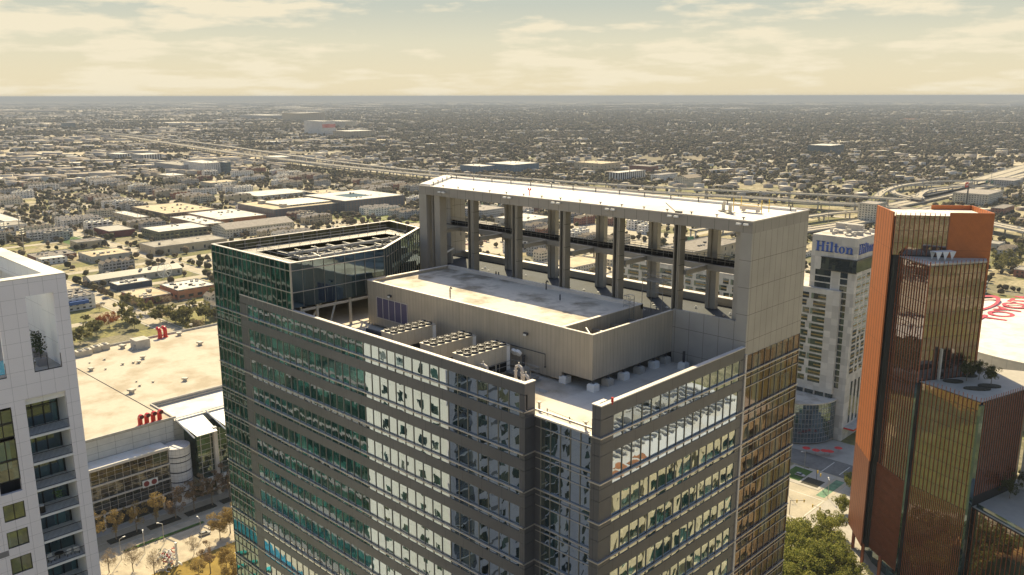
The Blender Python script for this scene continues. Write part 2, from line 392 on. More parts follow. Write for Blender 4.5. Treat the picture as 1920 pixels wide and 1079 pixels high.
# left end wall of the tower and rear walls
s = MB(); s.quad((X1, 93, 4), (X1, Y0, 4), (X1, Y0, 148.2), (X1, 93, 148.2)); s.quad((-113, 99.4, 4), (X1, 93, 4), (X1, 93, 148.2), (-113, 99.4, 140)); s.quad((X0, 99.4, 4), (-113, 99.4, 4), (-113, 99.4, 141), (X0, 99.4, 141))
tp(s, 'rear_glazing', M['glass_green'])

# ---- glass rooftop block on the left
GZ = 148.2
poly = [(X1, Y0), (-98.9, Y0), (-98.9, 74.7), (-110.8, 91.3), (X1, 93.0)]
gl_levels = [(142.0, 144.2), (144.2, GZ)]
def gfac(P0, P1, nrm, levels, step, mt): facade(P0, P1, nrm, levels, step, mt, add_t, jit=0.004)
gfac((X1, Y0), (-98.9, Y0), (0, -1), [(141.05, 144.2), (144.2, 147.2), (147.2, GZ)], 1.28, M['glass_green'])
gfac((-98.9, Y0), (-98.9, 74.7), (1, 0), [(142.0, 144.2), (144.2, 147.2), (147.2, GZ)], 1.7, M['glass_blue'])
dv = Vector((-110.8 + 98.9, 91.3 - 74.7)).normalized()
gfac((-98.9, 74.7), (-110.8, 91.3), (dv.y, -dv.x), [(141.0, 144.2), (144.2, 147.2), (147.2, GZ)], 1.3, M['glass_blue'])
s = MB()
for i in range(5):
    a = Vector(poly[i]); c = Vector(poly[(i + 1) % 5]); d = (c - a).normalized(); n2 = Vector((-d.y, d.x))
    mid = (a + c) / 2 + n2 * 0.16
    s.obox(mid, d, n2, (c - a).length - .34, .22, 142.0, GZ - .02)
SB = s
s = MB()
for i in range(5):
    a = Vector(poly[i]); c = Vector(poly[(i + 1) % 5]); d = (c - a).normalized(); n2 = Vector((-d.y, d.x))
    mid = (a + c) / 2 + n2 * 0.10
    s.obox(mid, d, n2, (c - a).length + .1, .42, GZ, GZ + .10 + .003 * i)
for z in (144.2, 147.2):
    s.box(X1 - .02, -98.8, Y0 - .16, Y0 - .09, z - .05, z + .05); s.box(-98.82, -98.72, Y0 - .05, 74.7, z - .05, z + .05)
s.box(-98.95, -98.75, Y0 - .16, Y0 + .04, 141.9, GZ - .01)
tp(s, 'coping', M['trim'])
# ribs seen on the inner side of the screen
s = SB
for i, (a, c) in enumerate(((poly[4], poly[0]), (poly[3], poly[4]), (poly[0], poly[1]))):
    a = Vector(a); c = Vector(c); d = (c - a).normalized(); n2 = Vector((-d.y, d.x)); n = int((c - a).length / 2.6)
    for k in range(1, n):
        p = a + d * ((c - a).length * k / n) + n2 * .38; s.obox(p, d, n2, .16, .26, 145.9, GZ - .03, 1)
tp(s, 'screen_back', [plain('ochre_spandrel_back', (0.10, 0.095, 0.04), .5, .3), M['mullion']])
s = MB(); s.prism([(X1 + .4, Y0 + .4), (-103.4, Y0 + .4), (-103.4, 79.5), (-110.9, 90.6), (X1 + .4, 92.5)], 141.9, 142.1); tp(s, 'plant_shade_deck', M['roof_dark'])  # deck added over the open plant well to cut grating shadows below
s = MB(); g = M['steel']
s.box(X1 + .6, -116.6, Y0 + .8, 92.0, 146.85, 146.95); s.box(-116.6, -99.4, Y0 + .6, 64.2, 146.85, 146.95)
s.prism([(-116.6, 88.6), (-111.0, 88.6), (-102.0, 76.0), (-99.6, 76.0), (-110.9, 91.0), (-116.6, 91.0)], 146.85, 146.95)
s.box(-100.9, -99.4, 64.2, 75.9, 146.85, 146.95)
tp(s, 'grating_walkway', panel('walkway_grating', (0.30, 0.27, 0.24), 0.5, 0, w=0.2, dark=0.3))
def rail(mb, pts, z, h=1.05, post=1.8, r=.03):
    for a, c in zip(pts[:-1], pts[1:]):
        A = Vector((a[0], a[1], 0)); Cc = Vector((c[0], c[1], 0)); n = max(1, int((Cc - A).length / post))
        for hh in (h, h * .5): mb.tube([(A.x, A.y, z + hh), (Cc.x, Cc.y, z + hh)], r, 4)
        for k in range(n + 1):
            p = A + (Cc - A) * k / n; mb.tube([(p.x, p.y, z), (p.x, p.y, z + h)], r, 4)
s = MB(); rail(s, [(-116.6, 64.2), (-116.6, 88.6), (-111, 88.6), (-100.9, 74.5), (-100.9, 64.2), (-116.6, 64.2)], 146.95)
rail(s, [(-118.9, 62.0), (-118.9, 90.5)], 146.95); tp(s, 'walkway_rail', g)
s = MB()
for k, x in enumerate((-102.3, -104.0, -106.1, -108.9)):
    y1 = 76 if k < 2 else (82 if k == 2 else 85)
    s.tube([(x, 65, 147.15 + .35 * (k % 2)), (x, y1, 147.15 + .35 * (k % 2)), (x - .8, y1 + .7, 147.15), (x - 1.6, y1 + .2, 146.35)], .26, 8)
tp(s, 'pipe_run', M['concrete'])
s = MB()
for y in np.arange(64.5, 86, 3.0):
    x1 = -101.0 - max(0, y - 75) * .72
    s.box(-116.4, x1, y, y + .22, 146.35, 146.65); s.box(x1 - 1.5, x1 - 1.3, y, y + .2, 142.1, 148.05)
for x in (-103.2, -107.4, -112.0): s.box(x, x + .2, 64.3, 80.0, 146.05, 146.34)
for i in range(26):
    x = rnd.uniform(-109, -101.6); y = rnd.uniform(65, 74); s.tube([(x, y, 146.65), (x + rnd.uniform(-.3, .3), y, 147.75), (x + rnd.uniform(-.8, .8), y + rnd.uniform(-.8, .8), 148.05)], .07, 5)
tp(s, 'pipe_rack', g)
# legs that lift the glass block above the roof
s = MB()
for y in (63.0, 68.5, 74.0): s.box(-99.35, -99.05, y, y + .3, ZR, 142)
for (a, c) in (((-99.5, 60.6, 141.9), (-97.2, 62.4, ZR)), ((-99.5, 64.0, 141.9), (-99.5, 61.0, ZR)), ((-99.5, 66.5, 141.9), (-98.0, 64.0, ZR)), ((-99.5, 76, 141.9), (-97.4, 70.5, ZR)), ((-103, 80, 141.9), (-101.5, 77, ZR))): s.tube([a, c], .14, 6)
s.box(-99.4, -99.1, 60.5, 74.5, 141.3, 141.6)
tp(s, 'support_strut', M['chiller'])

# ---- penthouse (screened plant room) in the middle of the roof
PX0, PX1, PX2, PY0, PY1, PZ = -97.0, -60.45, -56.0, 70.2, YC + .0, 144.5
s = MB()
s.box(PX0, PX1, PY0, PY0 + .3, 138.35, PZ); s.box(PX1, PX2, PY0 + .003, PY0 + .253, 139.3, PZ); s.box(PX2 - .25, PX2, PY0 + .253, PY1 - .02, 139.3, PZ)
s.box(PX0, PX0 + .3, PY0 + .3, PY1, 138.35, PZ); s.box(PX1 - .3, PX1, PY0 + .3, PY1, 138.35, PZ)
tp(s, 'plant_screen', M['ribbed'])
s = MB(); s.box(PX0 + .3, PX1 - .3, PY0 + .3, PY1 - .02, 143.6, 144.12); tp(s, 'penthouse_roof', roofmat('stained_roof_membrane', (0.74, 0.66, 0.55), 0.62, seam=5, scale=0.22))
s = MB()
s.box(PX0 - .03, PX1 + .1, PY0 - .04, PY0 + .36, PZ, PZ + .09); s.box(PX0 - .03, PX0 + .5, PY0 + .36, PY1 - .5, PZ, PZ + .09); s.box(PX1 - .34, PX1 + .1, PY0 + .36, PY1 - .5, PZ, PZ + .09)
s.box(PX0 + .3, PX1, PY1 - .5, PY1, 143.9, PZ + .09); s.box(PX1 + .1, PX2 + .04, PY0 - .04, PY0 + .28, PZ, PZ + .06); s.box(PX2 - .28, PX2 + .04, PY0 + .28, PY1, PZ, PZ + .06)
tp(s, 'coping', M['coping'])
s = MB(); s.box(-94.8, -88.05, PY0 - .05, PY0 - .003, 139.6, 142.4); lv = tp(s, 'louvre_panel', M['louver'])
s = MB()
for k in range(6): s.box(-94.87 + k * 1.35, -94.79 + k * 1.35, PY0 - .10, PY0 - .052, 139.55, 142.45)
s.box(-94.87, -88.0, PY0 - .10, PY0 - .052, 142.45, 142.53); s.box(-94.87, -88.0, PY0 - .10, PY0 - .052, 139.47, 139.55)
tp(s, 'louvre_frame', M['coping'], lv)
for (px, py) in ((730, 557), (985, 628)):
    r = ray(px, py); t = (PY0 - .2) / r[1]; p = (r[0] * t, PY0 - .2, CH + r[2] * t)
    s = MB(); s.box(p[0] - .3, p[0] + .3, p[1] - .12, p[1] + .19, p[2] - .05, p[2] + .25); w = tp(s, 'wall_lamp', M['dark_steel'])
    s = MB(); s.box(p[0] - .22, p[0] + .22, p[1] - .16, p[1] - .125, p[2] - .1, p[2] + .12); tp(s, 'lamp_lens', M['white'], w)
# stilts and pads under the screen
pads = [(-56.1, 70.6), (-56.1, 73.2), (-56.1, 76.2), (-56.1, 79.2), (-56.1, 82.2), (-56.1, 84.6), (-60.2, 70.6), (-65.9, 69.7), (-53.2, 84.2)]
for i, (x, y) in enumerate(pads):
    s = MB(); s.box(x - .55, x + .45, y - .5, y + .5, ZR, ZR + .75); s.box(x - .45, x + .35, y - .4, y + .4, ZR + .752, ZR + .85)
    p = tp(s, 'pedestal', M['white'] if i % 2 == 0 else M['concrete'])
    s = MB(); s.tube([(x - .05, y, ZR + .85), (x - .05, y, 139.5 if i < 7 else 140.2)], .16, 8); tp(s, 'stilt', M['dark_steel'], p)
s = MB()
for y in (72.2, 75.6, 79.0, 82.4): s.box(PX1 + .01, PX2 - .26, y, y + .28, 142.9, 143.3)
s.box(-58.6, -58.35, 71, 85, 142.4, 142.7); s.tube([(-60.2, 71.2, 143.8), (-57.2, 73.5, 143.4)], .12, 6); s.tube([(-59.6, 73.4, 144.0), (-57.0, 71.6, 143.4)], .12, 6)
tp(s, 'plant_well_steel', M['steel'])
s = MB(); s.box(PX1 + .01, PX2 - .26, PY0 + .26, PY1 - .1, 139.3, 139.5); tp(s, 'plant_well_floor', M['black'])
# caged ladder
s = MB(); lx, ly = -60.2, 82.4
for dx in (0, .9): s.tube([(lx + .1, ly + dx, 140.5), (lx + .1, ly + dx, 146.0)], .05, 5)
for z in np.arange(141, 145.8, .35): s.tube([(lx + .1, ly, z), (lx + .1, ly + .9, z)], .03, 4)
for z in (144.9, 145.5, 146.1): s.tube([(lx + .1, ly, z), (lx - .8, ly, z), (lx - .8, ly + .9, z), (lx + .1, ly + .9, z)], .04, 4)
for dx in (0, .45, .9): s.tube([(lx - .8, ly + dx, 144.6), (lx - .8, ly + dx, 146.1)], .035, 4)
tp(s, 'roof_ladder', M['steel'])
# small pipes standing on the penthouse roof
for (px, py, h) in ((930, 520, .9), (935, 521, .9), (1024, 543, 1.1), (1050, 563, .8), (844, 556, 1.1)):
    x, y = at(px, py, 144.15); s = MB(); s.tube([(x, y, 144.1), (x, y, 144.1 + h)] + ([(x + .15, y, 144.1 + h + .2), (x + .4, y, 144.1 + h)] if h > 1.05 else []), .09, 6); tp(s, 'vent_pipe', M['dark_steel'])
# conduit on the screen
s = MB(); s.tube([(-70, PY0 - .1, 140.9), (-62.9, PY0 - .1, 140.9), (-62.9, PY0 - .1, 139.4)], .05, 5); s.tube([(-62.9, PY0 - .1, 139.4), (-62.9, PY0 - .1, 139.3)], .12, 6); tp(s, 'conduit', M['dark_steel'])
# end wall between terrace and frame
s = MB(); s.box(-56.0, X0, YC, YC + .35, ZR, 144.7); s.box(-47.5, X0, YC, YC + .35, 144.7, 155.0); tp(s, 'frame_wall', M['cladding_big'])
s = MB(); s.box(-57.0, -56.0, YC + .01, YC + .33, ZR, 139.2); tp(s, 'access_door', M['black'])

# ---- open roof frame (canopy)
SL = [(-103.8, YC), (X0, YC), (X0, 99.45), (-112.9, 99.45)]
s = MB(); s.prism(SL, 155.0, 156.30, 0, 1); tp(s, 'canopy_slab', [panel('fascia_panels', (0.30, 0.28, 0.255), 1.83, 0, w=0.05, rough=0.5, metal=0.2), M['roof_clean']])
s = MB()
s.box(-103.8, X0 + .04, YC - .06, YC + .18, 156.30, 156.42); s.box(X0 - .15, X0 + .04, YC + .18, 99.3, 156.30, 156.42); s.box(-112.9, X0 + .04, 99.3, 99.5, 156.30, 156.5)
tp(s, 'coping', M['coping'])
s = MB(); s.prism([(-103.7, YC + .2), (-101.3, YC + .2), (-109.6, 98.2), (-112.0, 98.2)], 156.31, 156.62); s.box(-109.5, -47, 97.4, 98.0, 156.31, 156.6); tp(s, 'raised_curb', M['roof_clean'])
for k in range(36):
    if k < 5: x, y = -101.2 - k * 1.65, YC + .8 + k * 2.4
    elif k < 20: x, y = -107.5 + (k - 5) * 4.3, 97.0
    else: x, y = -98.5 + (k - 20) * 3.4, YC + .45
    s = MB(); s.cyl(x, y, 156.4, 156.95 if k < 20 else 156.62, .07, 5); s.box(x - .16, x + .16, y - .1, y + .1, 156.95 if k < 20 else 156.62, 157.02 if k < 20 else 156.7); tp(s, 'roof_anchor', M['dark_steel'])
s = MB(); x, y = at(993, 365, 156.4); s.cyl(x, y, 156.3, 157.0, .06, 6); s.box(x - .25, x + .25, y - .1, y + .1, 157.0, 157.08); s.cyl(x - .2, y, 157.08, 157.3, .09, 6); s.cyl(x + .2, y, 157.08, 157.3, .09, 6); tp(s, 'aviation_light', M['red'])
s = MB(); x, y = at(1270, 399, 156.4); s.tube([(x, y, 156.3), (x - 1.9, y + .3, 157.4)], .05, 5); s.box(x - .2, x + .6, y - .2, y + .2, 156.3, 156.6); tp(s, 'davit_arm', M['dark_steel'])
for (px, py) in ((829, 361), (952, 371), (1043, 381), (1145, 393), (1263, 406), (1393, 421)):
    r = ray(px, py); t = (YC - .2) / r[1]; x = r[0] * t; z = CH + r[2] * t
    for dx in (-.45, .45):
        s = MB(); s.box(x + dx - .28, x + dx + .28, YC - .5, YC - .22, z - .08, z + .12, 0); s.box(x + dx - .06, x + dx + .06, YC - .22, YC - .005, z - .1, z - .03, 0); tp(s, 'floodlight', M['white'])
x, y = at(1412, 398, 156.4)
s = MB(); s.box(x - 1.6, x + .9, y - .4, y + .5, 156.7, 157.1); s.box(x - 1.4, x - 1.2, y - .3, y + .4, 156.4, 156.7); s.box(x + .5, x + .7, y - .3, y + .4, 156.4, 156.7); cb_ = tp(s, 'rooftop_cradle', M['coping'])
s = MB()
for (dx, dy) in ((-2.2, -.8), (1.5, -.8), (-2.2, 1.0), (1.5, 1.0)): s.tube([(x + dx, y + dy, 156.4), (x + dx, y + dy, 158.0)], .05, 5)
s.tube([(x - 2.2, y - .8, 157.2), (x + 1.5, y - .8, 157.2)], .04, 4); s.tube([(x - 2.2, y + 1, 157.2), (x + 1.5, y + 1, 157.2)], .04, 4)
tp(s, 'yellow_guard_rail', M['yellow'], cb_)
for (dx, dy) in ((-3.2, -1.4), (-1.6, -2.6)):
    s = MB(); s.tube([(x + dx, y + dy, 156.4), (x + dx, y + dy, 157.2), (x + dx + .2, y + dy, 157.5)], .22, 8); s.box(x + dx - .5, x + dx + .5, y + dy - .4, y + dy + .4, 156.38, 156.5); tp(s, 'tie_back_post', M['chiller'])
# front columns (open channel shape) and rear columns
def column_front(x0, x1):
    s = MB(); y = YC + .06; w = x1 - x0; c = M['ribbed']
    x1 = x1 - .92; s.box(x0, x0 + .12, y, y + 1.1, 142.7, 155.0); s.box(x0 + .12, x0 + .4, y + .7, y + 1.0, 142.7, 155.0)
    s.tube([(x0 + .58, y + .3, 142.7), (x0 + .58, y + .3, 155.0)], .22, 14); s.box(x0 + .82, x1, y, y + 1.1, 142.7, 155.0)
    for z in (147.0, 150.1, 153.2): s.box(x0 + .80, x1 + .02, y - .02, y + 1.12, z, z + .05, 1)
    return tp(s, 'front_column', [M['column_dark'], M['black']])
M['column_dark'] = plain('front_column_metal', (0.23, 0.22, 0.20), 0.4, 0.05, metal=0.35)
M['cladding_end2'] = plain('frame_column_metal', (0.36, 0.34, 0.31), 0.45, 0.05, metal=0.25)
for x0, x1 in ((-92.64, -90.45), (-83.46, -81.45), (-74.49, -72.55), (-65.45, -63.5), (-56.35, -54.5)): column_front(x0, x1)
s = MB(); s.box(-103.8, -102.05, YC, YC + .5, 141.8, 155.0); s.box(-103.8, -103.4, YC + .5, YC + 3, 141.8, 155.0)
s.box(-101.9, -101.6, YC + .9, YC + 2.4, 141.8, 155.0); s.tube([(-101.2, YC + 1.3, 141.8), (-101.2, YC + 1.3, 155.0)], .32, 14); s.box(-100.85, -99.6, YC + .6, YC + 2.0, 141.8, 155.0)
tp(s, 'front_column', M['cladding_end2'])
s = MB(); s.box(-108.0, -104.4, 92.8, 93.2, 142.75, 155.0); s.box(-108.0, -107.6, 93.2, 99, 143.5, 155.0); tp(s, 'frame_end_wall', M['cladding_end'])
for xc in (-94.2, -84.9, -75.6, -66.4, -57.1):
    s = MB(); s.box(xc - .6, xc - .1, 95.7, 96.9, 142.7, 155.0); s.box(xc - .1, xc + .75, 95.9, 96.7, 142.7, 155.0)
    tp(s, 'rear_column', M['cladding_end2'])
s = MB(); s.box(X0 - .35, X0, YC + .35, 99.45, 140.75, 155.0); tp(s, 'frame_end_wall', M['cladding_end'])
s = MB(); s.box(-48.5, -47.6, YC + .8, 98.9, 142.75, 154.9); s.box(-48.9, -48.5, YC + 1.5, YC + 1.9, 142.75, 154.9); tp(s, 'inner_lining', M['cladding_end2'])
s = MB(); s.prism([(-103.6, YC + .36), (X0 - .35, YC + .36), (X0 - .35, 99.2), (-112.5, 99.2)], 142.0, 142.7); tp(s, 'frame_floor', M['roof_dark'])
s = MB(); s.box(-111.0, X0 - .36, 98.5, 99.2, 142.7, 143.65, 0); s.box(-111.0, X0 - .36, 98.35, 99.35, 143.65, 143.77, 1); s.tube([(-104.5, 93.3, 145.2), (-101.0, 87.6, 145.2)], .2, 6); tp(s, 'rear_parapet', [M['cladding_end2'], M['coping']])
s = MB(); s.box(-104.2, X0 - 1.4, 91.6, 92.1, 148.75, 149.45)
for xc in (-101.0, -91.5, -82.4, -73.5, -64.5, -55.4): s.box(xc - .2, xc + .25, YC + 1.3, 91.6, 148.8, 149.4); s.box(xc + .05, xc + .2, 91.75, 91.95, 148.0, 148.75)
tp(s, 'frame_beam', M['cladding_end2'])
s = MB(); s.box(-107.5, X0 - 1.4, 92.11, 93.5, 149.3, 149.42); s.box(-107.5, X0 - 1.4, 93.5, 93.7, 149.0, 150.0); cw = tp(s, 'catwalk', M['black'])
s = MB(); rail(s, [(-107.5, 92.2), (X0 - 1.5, 92.2)], 149.45, 1.1, 1.8, .03); rail(s, [(-107.5, 93.4), (X0 - 1.5, 93.4)], 149.45, 1.1, 1.8, .03); tp(s, 'catwalk_rail', M['steel'], cw)
for i in range(34):
    x = rnd.uniform(-102, -49); y = rnd.uniform(87, 95); h = rnd.uniform(.15, .4)
    s = MB(); s.cyl(x, y, 142.7, 142.7 + h * .5, .07, 6); s.tube([(x, y, 142.7 + h * .5), (x, y, 142.7 + h)], .2, 8, r2=.05); tp(s, 'roof_vent', M['white'] if i % 3 else M['concrete'])
# access scaffold beside the penthouse
s = MB()
for (x, y) in ((-61.5, 86.9), (-58.4, 86.9), (-61.5, 88.9), (-58.4, 88.9)): s.tube([(x, y, 142.7), (x, y, 148.2)], .04, 5)
for z in (146.0, 147.3, 148.1):
    s.tube([(-61.5, 86.9, z), (-58.4, 86.9, z), (-58.4, 88.9, z), (-61.5, 88.9, z), (-61.5, 86.9, z)], .035, 4)
s.box(-61.3, -58.6, 87, 88.8, 147.3, 147.38); s.tube([(-61.5, 86.9, 146), (-58.4, 86.9, 147.3)], .03, 4)
tag(s.build('scaffold_tower', M['steel']), 'small steel scaffold tower standing on the dark floor inside the roof frame', 'scaffold')
# terrace details
s = MB()
for (px, py) in ((1011, 768), (1098, 806)):
    x, y = at(px, py, ZR + .1); s.cyl(x, y, ZR, ZR + .9, .13, 10); s.box(x - .4, x + .4, y - .35, y + .35, ZR, ZR + .06); s.box(x - .22, x + .22, y - .2, y + .2, ZR + .9, ZR + .98)
tp(s, 'davit_base', M['chiller'])
s = MB(); s.box(-54.3, -47.6, 61.7, 62.5, ZR + .003, ZR + .05); tp(s, 'roof_grating', panel('stainless_grating', (0.40, 0.36, 0.28), 1.1, 0, w=0.12, dark=.5))
s = MB()
P = [at(1026, 767, ZR + .5), at(1068, 783, ZR + .5), at(1098, 803, ZR + .6)]
s.tube([(*P[0], ZR + .45), (*P[1], ZR + .40), (*P[2], ZR + .7)], .02, 4)
for p in P[:2]: s.cyl(*p, ZR, ZR + .55, .06, 5)
tp(s, 'lifeline', M['dark_steel'])
s = MB()
x, y = at(1148, 757, 142.0); s.cyl(x, y, 141.9, 142.15, .05, 6); s.cyl(x, y, 142.15, 142.6, .13, 8); tp(s, 'aviation_light', M['red'])
# walkway pads on the roof
s = MB(); s.box(-68.5, -63.6, 66.2, 67.0, ZR + .004, ZR + .03); s.box(-63.5, -62.7, 61.2, 69.4, ZR + .004, ZR + .03); s.box(-62.2, -59.5, 66.2, 67.0, ZR + .004, ZR + .03)
tp(s, 'roof_walk_pads', panel('grey_walk_pads', (0.32, 0.32, 0.31), 1.0, 0, w=.08, dark=.7))

# ---- chillers on the roof: three machines of their own
def chiller(x, label):
    t = thing('chiller', label, 'chiller', (x, 61.9, ZR), 0, 'roof chillers in a row')
    b_ = MB(); W, Ln, H0, H1 = 2.4, 6.8, 1.55, 3.35
    b_.box(0, W, 0, Ln, H0, H1); b_.box(-.06, W + .06, -.06, Ln + .06, H1, H1 + .12)
    for k in range(1, 6): b_.box(W, W + .03, Ln * k / 6 - .03, Ln * k / 6 + .03, H0, H1)
    b_.build('casing', M['chiller'], t)
    b_ = MB(); b_.box(.12, W - .12, .12, Ln - .12, .25, H0 - .02)
    b_.build('coil', M['black'], t)
    b_ = MB()
    for y in (0, Ln / 3, 2 * Ln / 3, Ln - .12):
        for xx in (0, W - .1): b_.box(xx, xx + .1, y, y + .12, 0, H0)
    b_.box(0, W, 0, Ln, 0, .22); b_.build('base_frame', M['chiller'], t)
    b_ = MB(); b_.box(W + .002, W + .10, Ln - .5, Ln, .3, H1); b_.build('control_panel', M['white'], t)
    for i in range(6):
        for j in range(2):
            cx, cy = .62 + j * 1.16, .62 + i * 1.11
            f = MB(); n = 16
            for k in range(n):
                a0, a1 = 2 * math.pi * k / n, 2 * math.pi * (k + 1) / n
                for (r0, r1, z0, z1) in ((.50, .50, H1 + .12, H1 + .34), (.46, .50, H1 + .34, H1 + .34), (.46, .46, H1 + .34, H1 + .12)):
                    f.quad((cx + r0 * math.cos(a0), cy + r0 * math.sin(a0), z0), (cx + r0 * math.cos(a1), cy + r0 * math.sin(a1), z0), (cx + r1 * math.cos(a1), cy + r1 * math.sin(a1), z1), (cx + r1 * math.cos(a0), cy + r1 * math.sin(a0), z1), 1)
            pts = [(cx + .455 * math.cos(2 * math.pi * k / n), cy + .455 * math.sin(2 * math.pi * k / n)) for k in range(n)]
            f.prism(pts, H1 + .13, H1 + .15, 0)
            o = f.build('fan', [M['black'], M['dark_steel']], t)
            g_ = MB()
            for k in range(5):
                a = 2 * math.pi * k / 5 + i; c, s_ = math.cos(a), math.sin(a)
                g_.quad((cx + .1 * c - .09 * s_, cy + .1 * s_ + .09 * c, H1 + .25), (cx + .43 * c - .12 * s_, cy + .43 * s_ + .12 * c, H1 + .22), (cx + .43 * c + .12 * s_, cy + .43 * s_ - .12 * c, H1 + .30), (cx + .1 * c + .09 * s_, cy + .1 * s_ - .09 * c, H1 + .28))
            g_.cyl(cx, cy, H1 + .2, H1 + .3, .11, 8); g_.build('fan_blade', M['concrete'], o)
    return t
chiller(-83.0, 'beige rooftop chiller nearest the louvre panel, leftmost of the three with fans on top')
chiller(-75.5, 'beige rooftop chiller with two rows of fans, between two others of its row')
chiller(-69.7, 'beige rooftop chiller beside the pipe loops, rightmost of the row of three')
def loops(x, y, w, h, label):
    s = MB(); r = .17; z = ZR + h
    s.tube([(x, y, ZR), (x, y, z), (x + .1, y, z + .3), (x + w / 2, y, z + .48), (x + w - .1, y, z + .3), (x + w, y, z), (x + w, y, ZR)], r, 10)
    s.cyl(x + w / 2, y, z + .5, z + .85, .07, 6)
    for zz in (z - .3, z - 1.2):
        for xx in (x, x + w): s.tube([(xx, y, zz), (xx, y, zz + .08)], r + .05, 10)
    tag(s.build('pipe_loop', M['coping']), label, 'pipes', 'insulated pipe loops behind the parapet')
loops(-66.9, 63.4, 1.3, 2.0, 'fat insulated pipe loop closest to the rightmost chiller')
loops(-62.9, 65.2, 1.0, 2.3, 'tall narrow pipe loop, the middle one of three beside the rightmost chiller')
loops(-60.6, 64.0, .8, 2.0, 'short double pipe standing nearest the end of the parapet')
s = MB(); rail(s, [(-67.0, 64.5), (-67.0, 69.0), (-62.8, 69.0), (-62.8, 67.5)], ZR + .5, 1.1, 1.6, .035); s.box(-67.0, -62.8, 67.6, 69.0, ZR + .35, ZR + .5)
tag(s.build('service_platform', M['steel']), 'low railed steel service platform behind the rightmost chiller', 'platform')
for (x, y) in ((-66.6, 69.35), (-67.3, 69.35)):
    s = MB(); s.tube([(x, y, 140.3), (x, y + .3, 140.5)], .42, 14); tag(s.build('round_duct_cap', M['white']), 'small round white duct mouths beside the ribbed screen, behind the rightmost chiller', 'duct', 'round duct mouths')
s = MB()
for (x0, x1, y0, y1) in ((-93, -88, 67, 69), (-91, -86, 65.5, 66.2)): s.tube([(x0, y0, ZR + .6), (x1, y0, ZR + .6), (x1, y1, ZR + .6)], .3, 8)
tp(s, 'roof_duct', M['dark_steel'])

# ================================================================== GROUND, STREETS
def citymat():
    mt, t, b = newmat('city_ground'); P = pos(t)
    def cell(sx, sy, seed):
        cb = t.nodes.new('ShaderNodeCombineXYZ')
        t.links.new(nmath(t, 'FLOOR', nmath(t, 'DIVIDE', P[0], sx)), cb.inputs[0]); t.links.new(nmath(t, 'FLOOR', nmath(t, 'DIVIDE', P[1], sy)), cb.inputs[1]); cb.inputs[2].default_value = seed
        wn = t.nodes.new('ShaderNodeTexWhiteNoise'); wn.noise_dimensions = '3D'; t.links.new(cb.outputs[0], wn.inputs[0]); return wn.outputs[0]
    lots = cell(26, 39, 3.0)
    r = t.nodes.new('ShaderNodeValToRGB'); t.links.new(lots, r.inputs[0]); r.color_ramp.interpolation = 'CONSTANT'; c = r.color_ramp
    pal = [(0, (0.38, 0.31, 0.17)), (0.16, (0.22, 0.21, 0.06)), (0.34, (0.46, 0.385, 0.22)), (0.50, (0.26, 0.225, 0.14)), (0.64, (0.29, 0.265, 0.08)), (0.80, (0.54, 0.46, 0.29)), (0.90, (0.18, 0.17, 0.055))]
    c.elements[0].position = 0; c.elements[0].color = (*pal[0][1], 1); c.elements[1].position = pal[1][0]; c.elements[1].color = (*pal[1][1], 1)
    for p, q in pal[2:]: e = c.elements.new(p); e.color = (*q, 1)
    fine = noise(t, 0.35, 5, rough=0.7); mid = noise(t, 0.045, 6, rough=0.65)
    near = mixc(t, rng(t, fine, 0.4, 0.72), r.outputs[0], (0.09, 0.085, 0.045))
    near = mixc(t, rng(t, mid, 0.52, 0.6), near, (0.13, 0.12, 0.055))
    # far country: woods with pale roofs and clearings
    big = noise(t, 0.0011, 4, rough=0.6); med = noise(t, 0.012, 5, rough=0.7)
    far = mixc(t, rng(t, med, 0.35, 0.62), (0.085, 0.072, 0.042), (0.20, 0.16, 0.10))
    clear = nmath(t, 'GREATER_THAN', nmath(t, 'ADD', cell(170, 120, 5.0), nmath(t, 'MULTIPLY', big, 0.5)), 1.22)
    far = mixc(t, clear, far, (0.36, 0.32, 0.22))
    roof = nmath(t, 'GREATER_THAN', cell(60, 42, 9.0), 0.965)
    far = mixc(t, roof, far, (0.60, 0.56, 0.48))
    d = nmath(t, 'SQRT', nmath(t, 'ADD', nmath(t, 'POWER', P[0], 2.0), nmath(t, 'POWER', P[1], 2.0)))
    yaw = nmath(t, 'DIVIDE', nmath(t, 'ADD', nmath(t, 'MULTIPLY', P[0], 0.717), nmath(t, 'MULTIPLY', P[1], 0.697)), d)
    open_ = rng(t, yaw, -.10, -.36)
    pale = nmath(t, 'GREATER_THAN', nmath(t, 'ADD', cell(95, 130, 15.0), nmath(t, 'MULTIPLY', open_, 0.40)), 1.02)
    far = mixc(t, pale, far, (0.50, 0.42, 0.28)); band_ = nmath(t, 'GREATER_THAN', nmath(t, 'ADD', cell(900, 2400, 2.0), nmath(t, 'MULTIPLY', cell(260, 700, 7.0), .7)), 1.42); far = mixc(t, band_, far, (0.55, 0.47, 0.33))
    t.links.new(mixc(t, rng(t, d, 1500, 2600), near, far), b.inputs['Base Color']); b.inputs['Roughness'].default_value = 0.95
    return mt
s = MB(); Gd = 52000; s.quad((-Gd, -Gd, 0), (Gd, -Gd, 0), (Gd, Gd, 0), (-Gd, Gd, 0)); tag(s.build('ground', citymat()), kind='structure')
M['asphalt'] = plain('worn_asphalt', (0.19, 0.18, 0.165), 0.9, 0.2, scale=0.08)
M['asphalt_light'] = plain('pale_concrete_road', (0.44, 0.385, 0.29), 0.9, 0.12, scale=0.1)
M['paving'] = panel('concrete_paving', (0.42, 0.385, 0.33), 3.0, 0, w=0.05, rough=0.85, dark=0.75)
M['lawn'] = plain('winter_lawn', (0.10, 0.115, 0.04), 0.95, 0.25, scale=0.12)
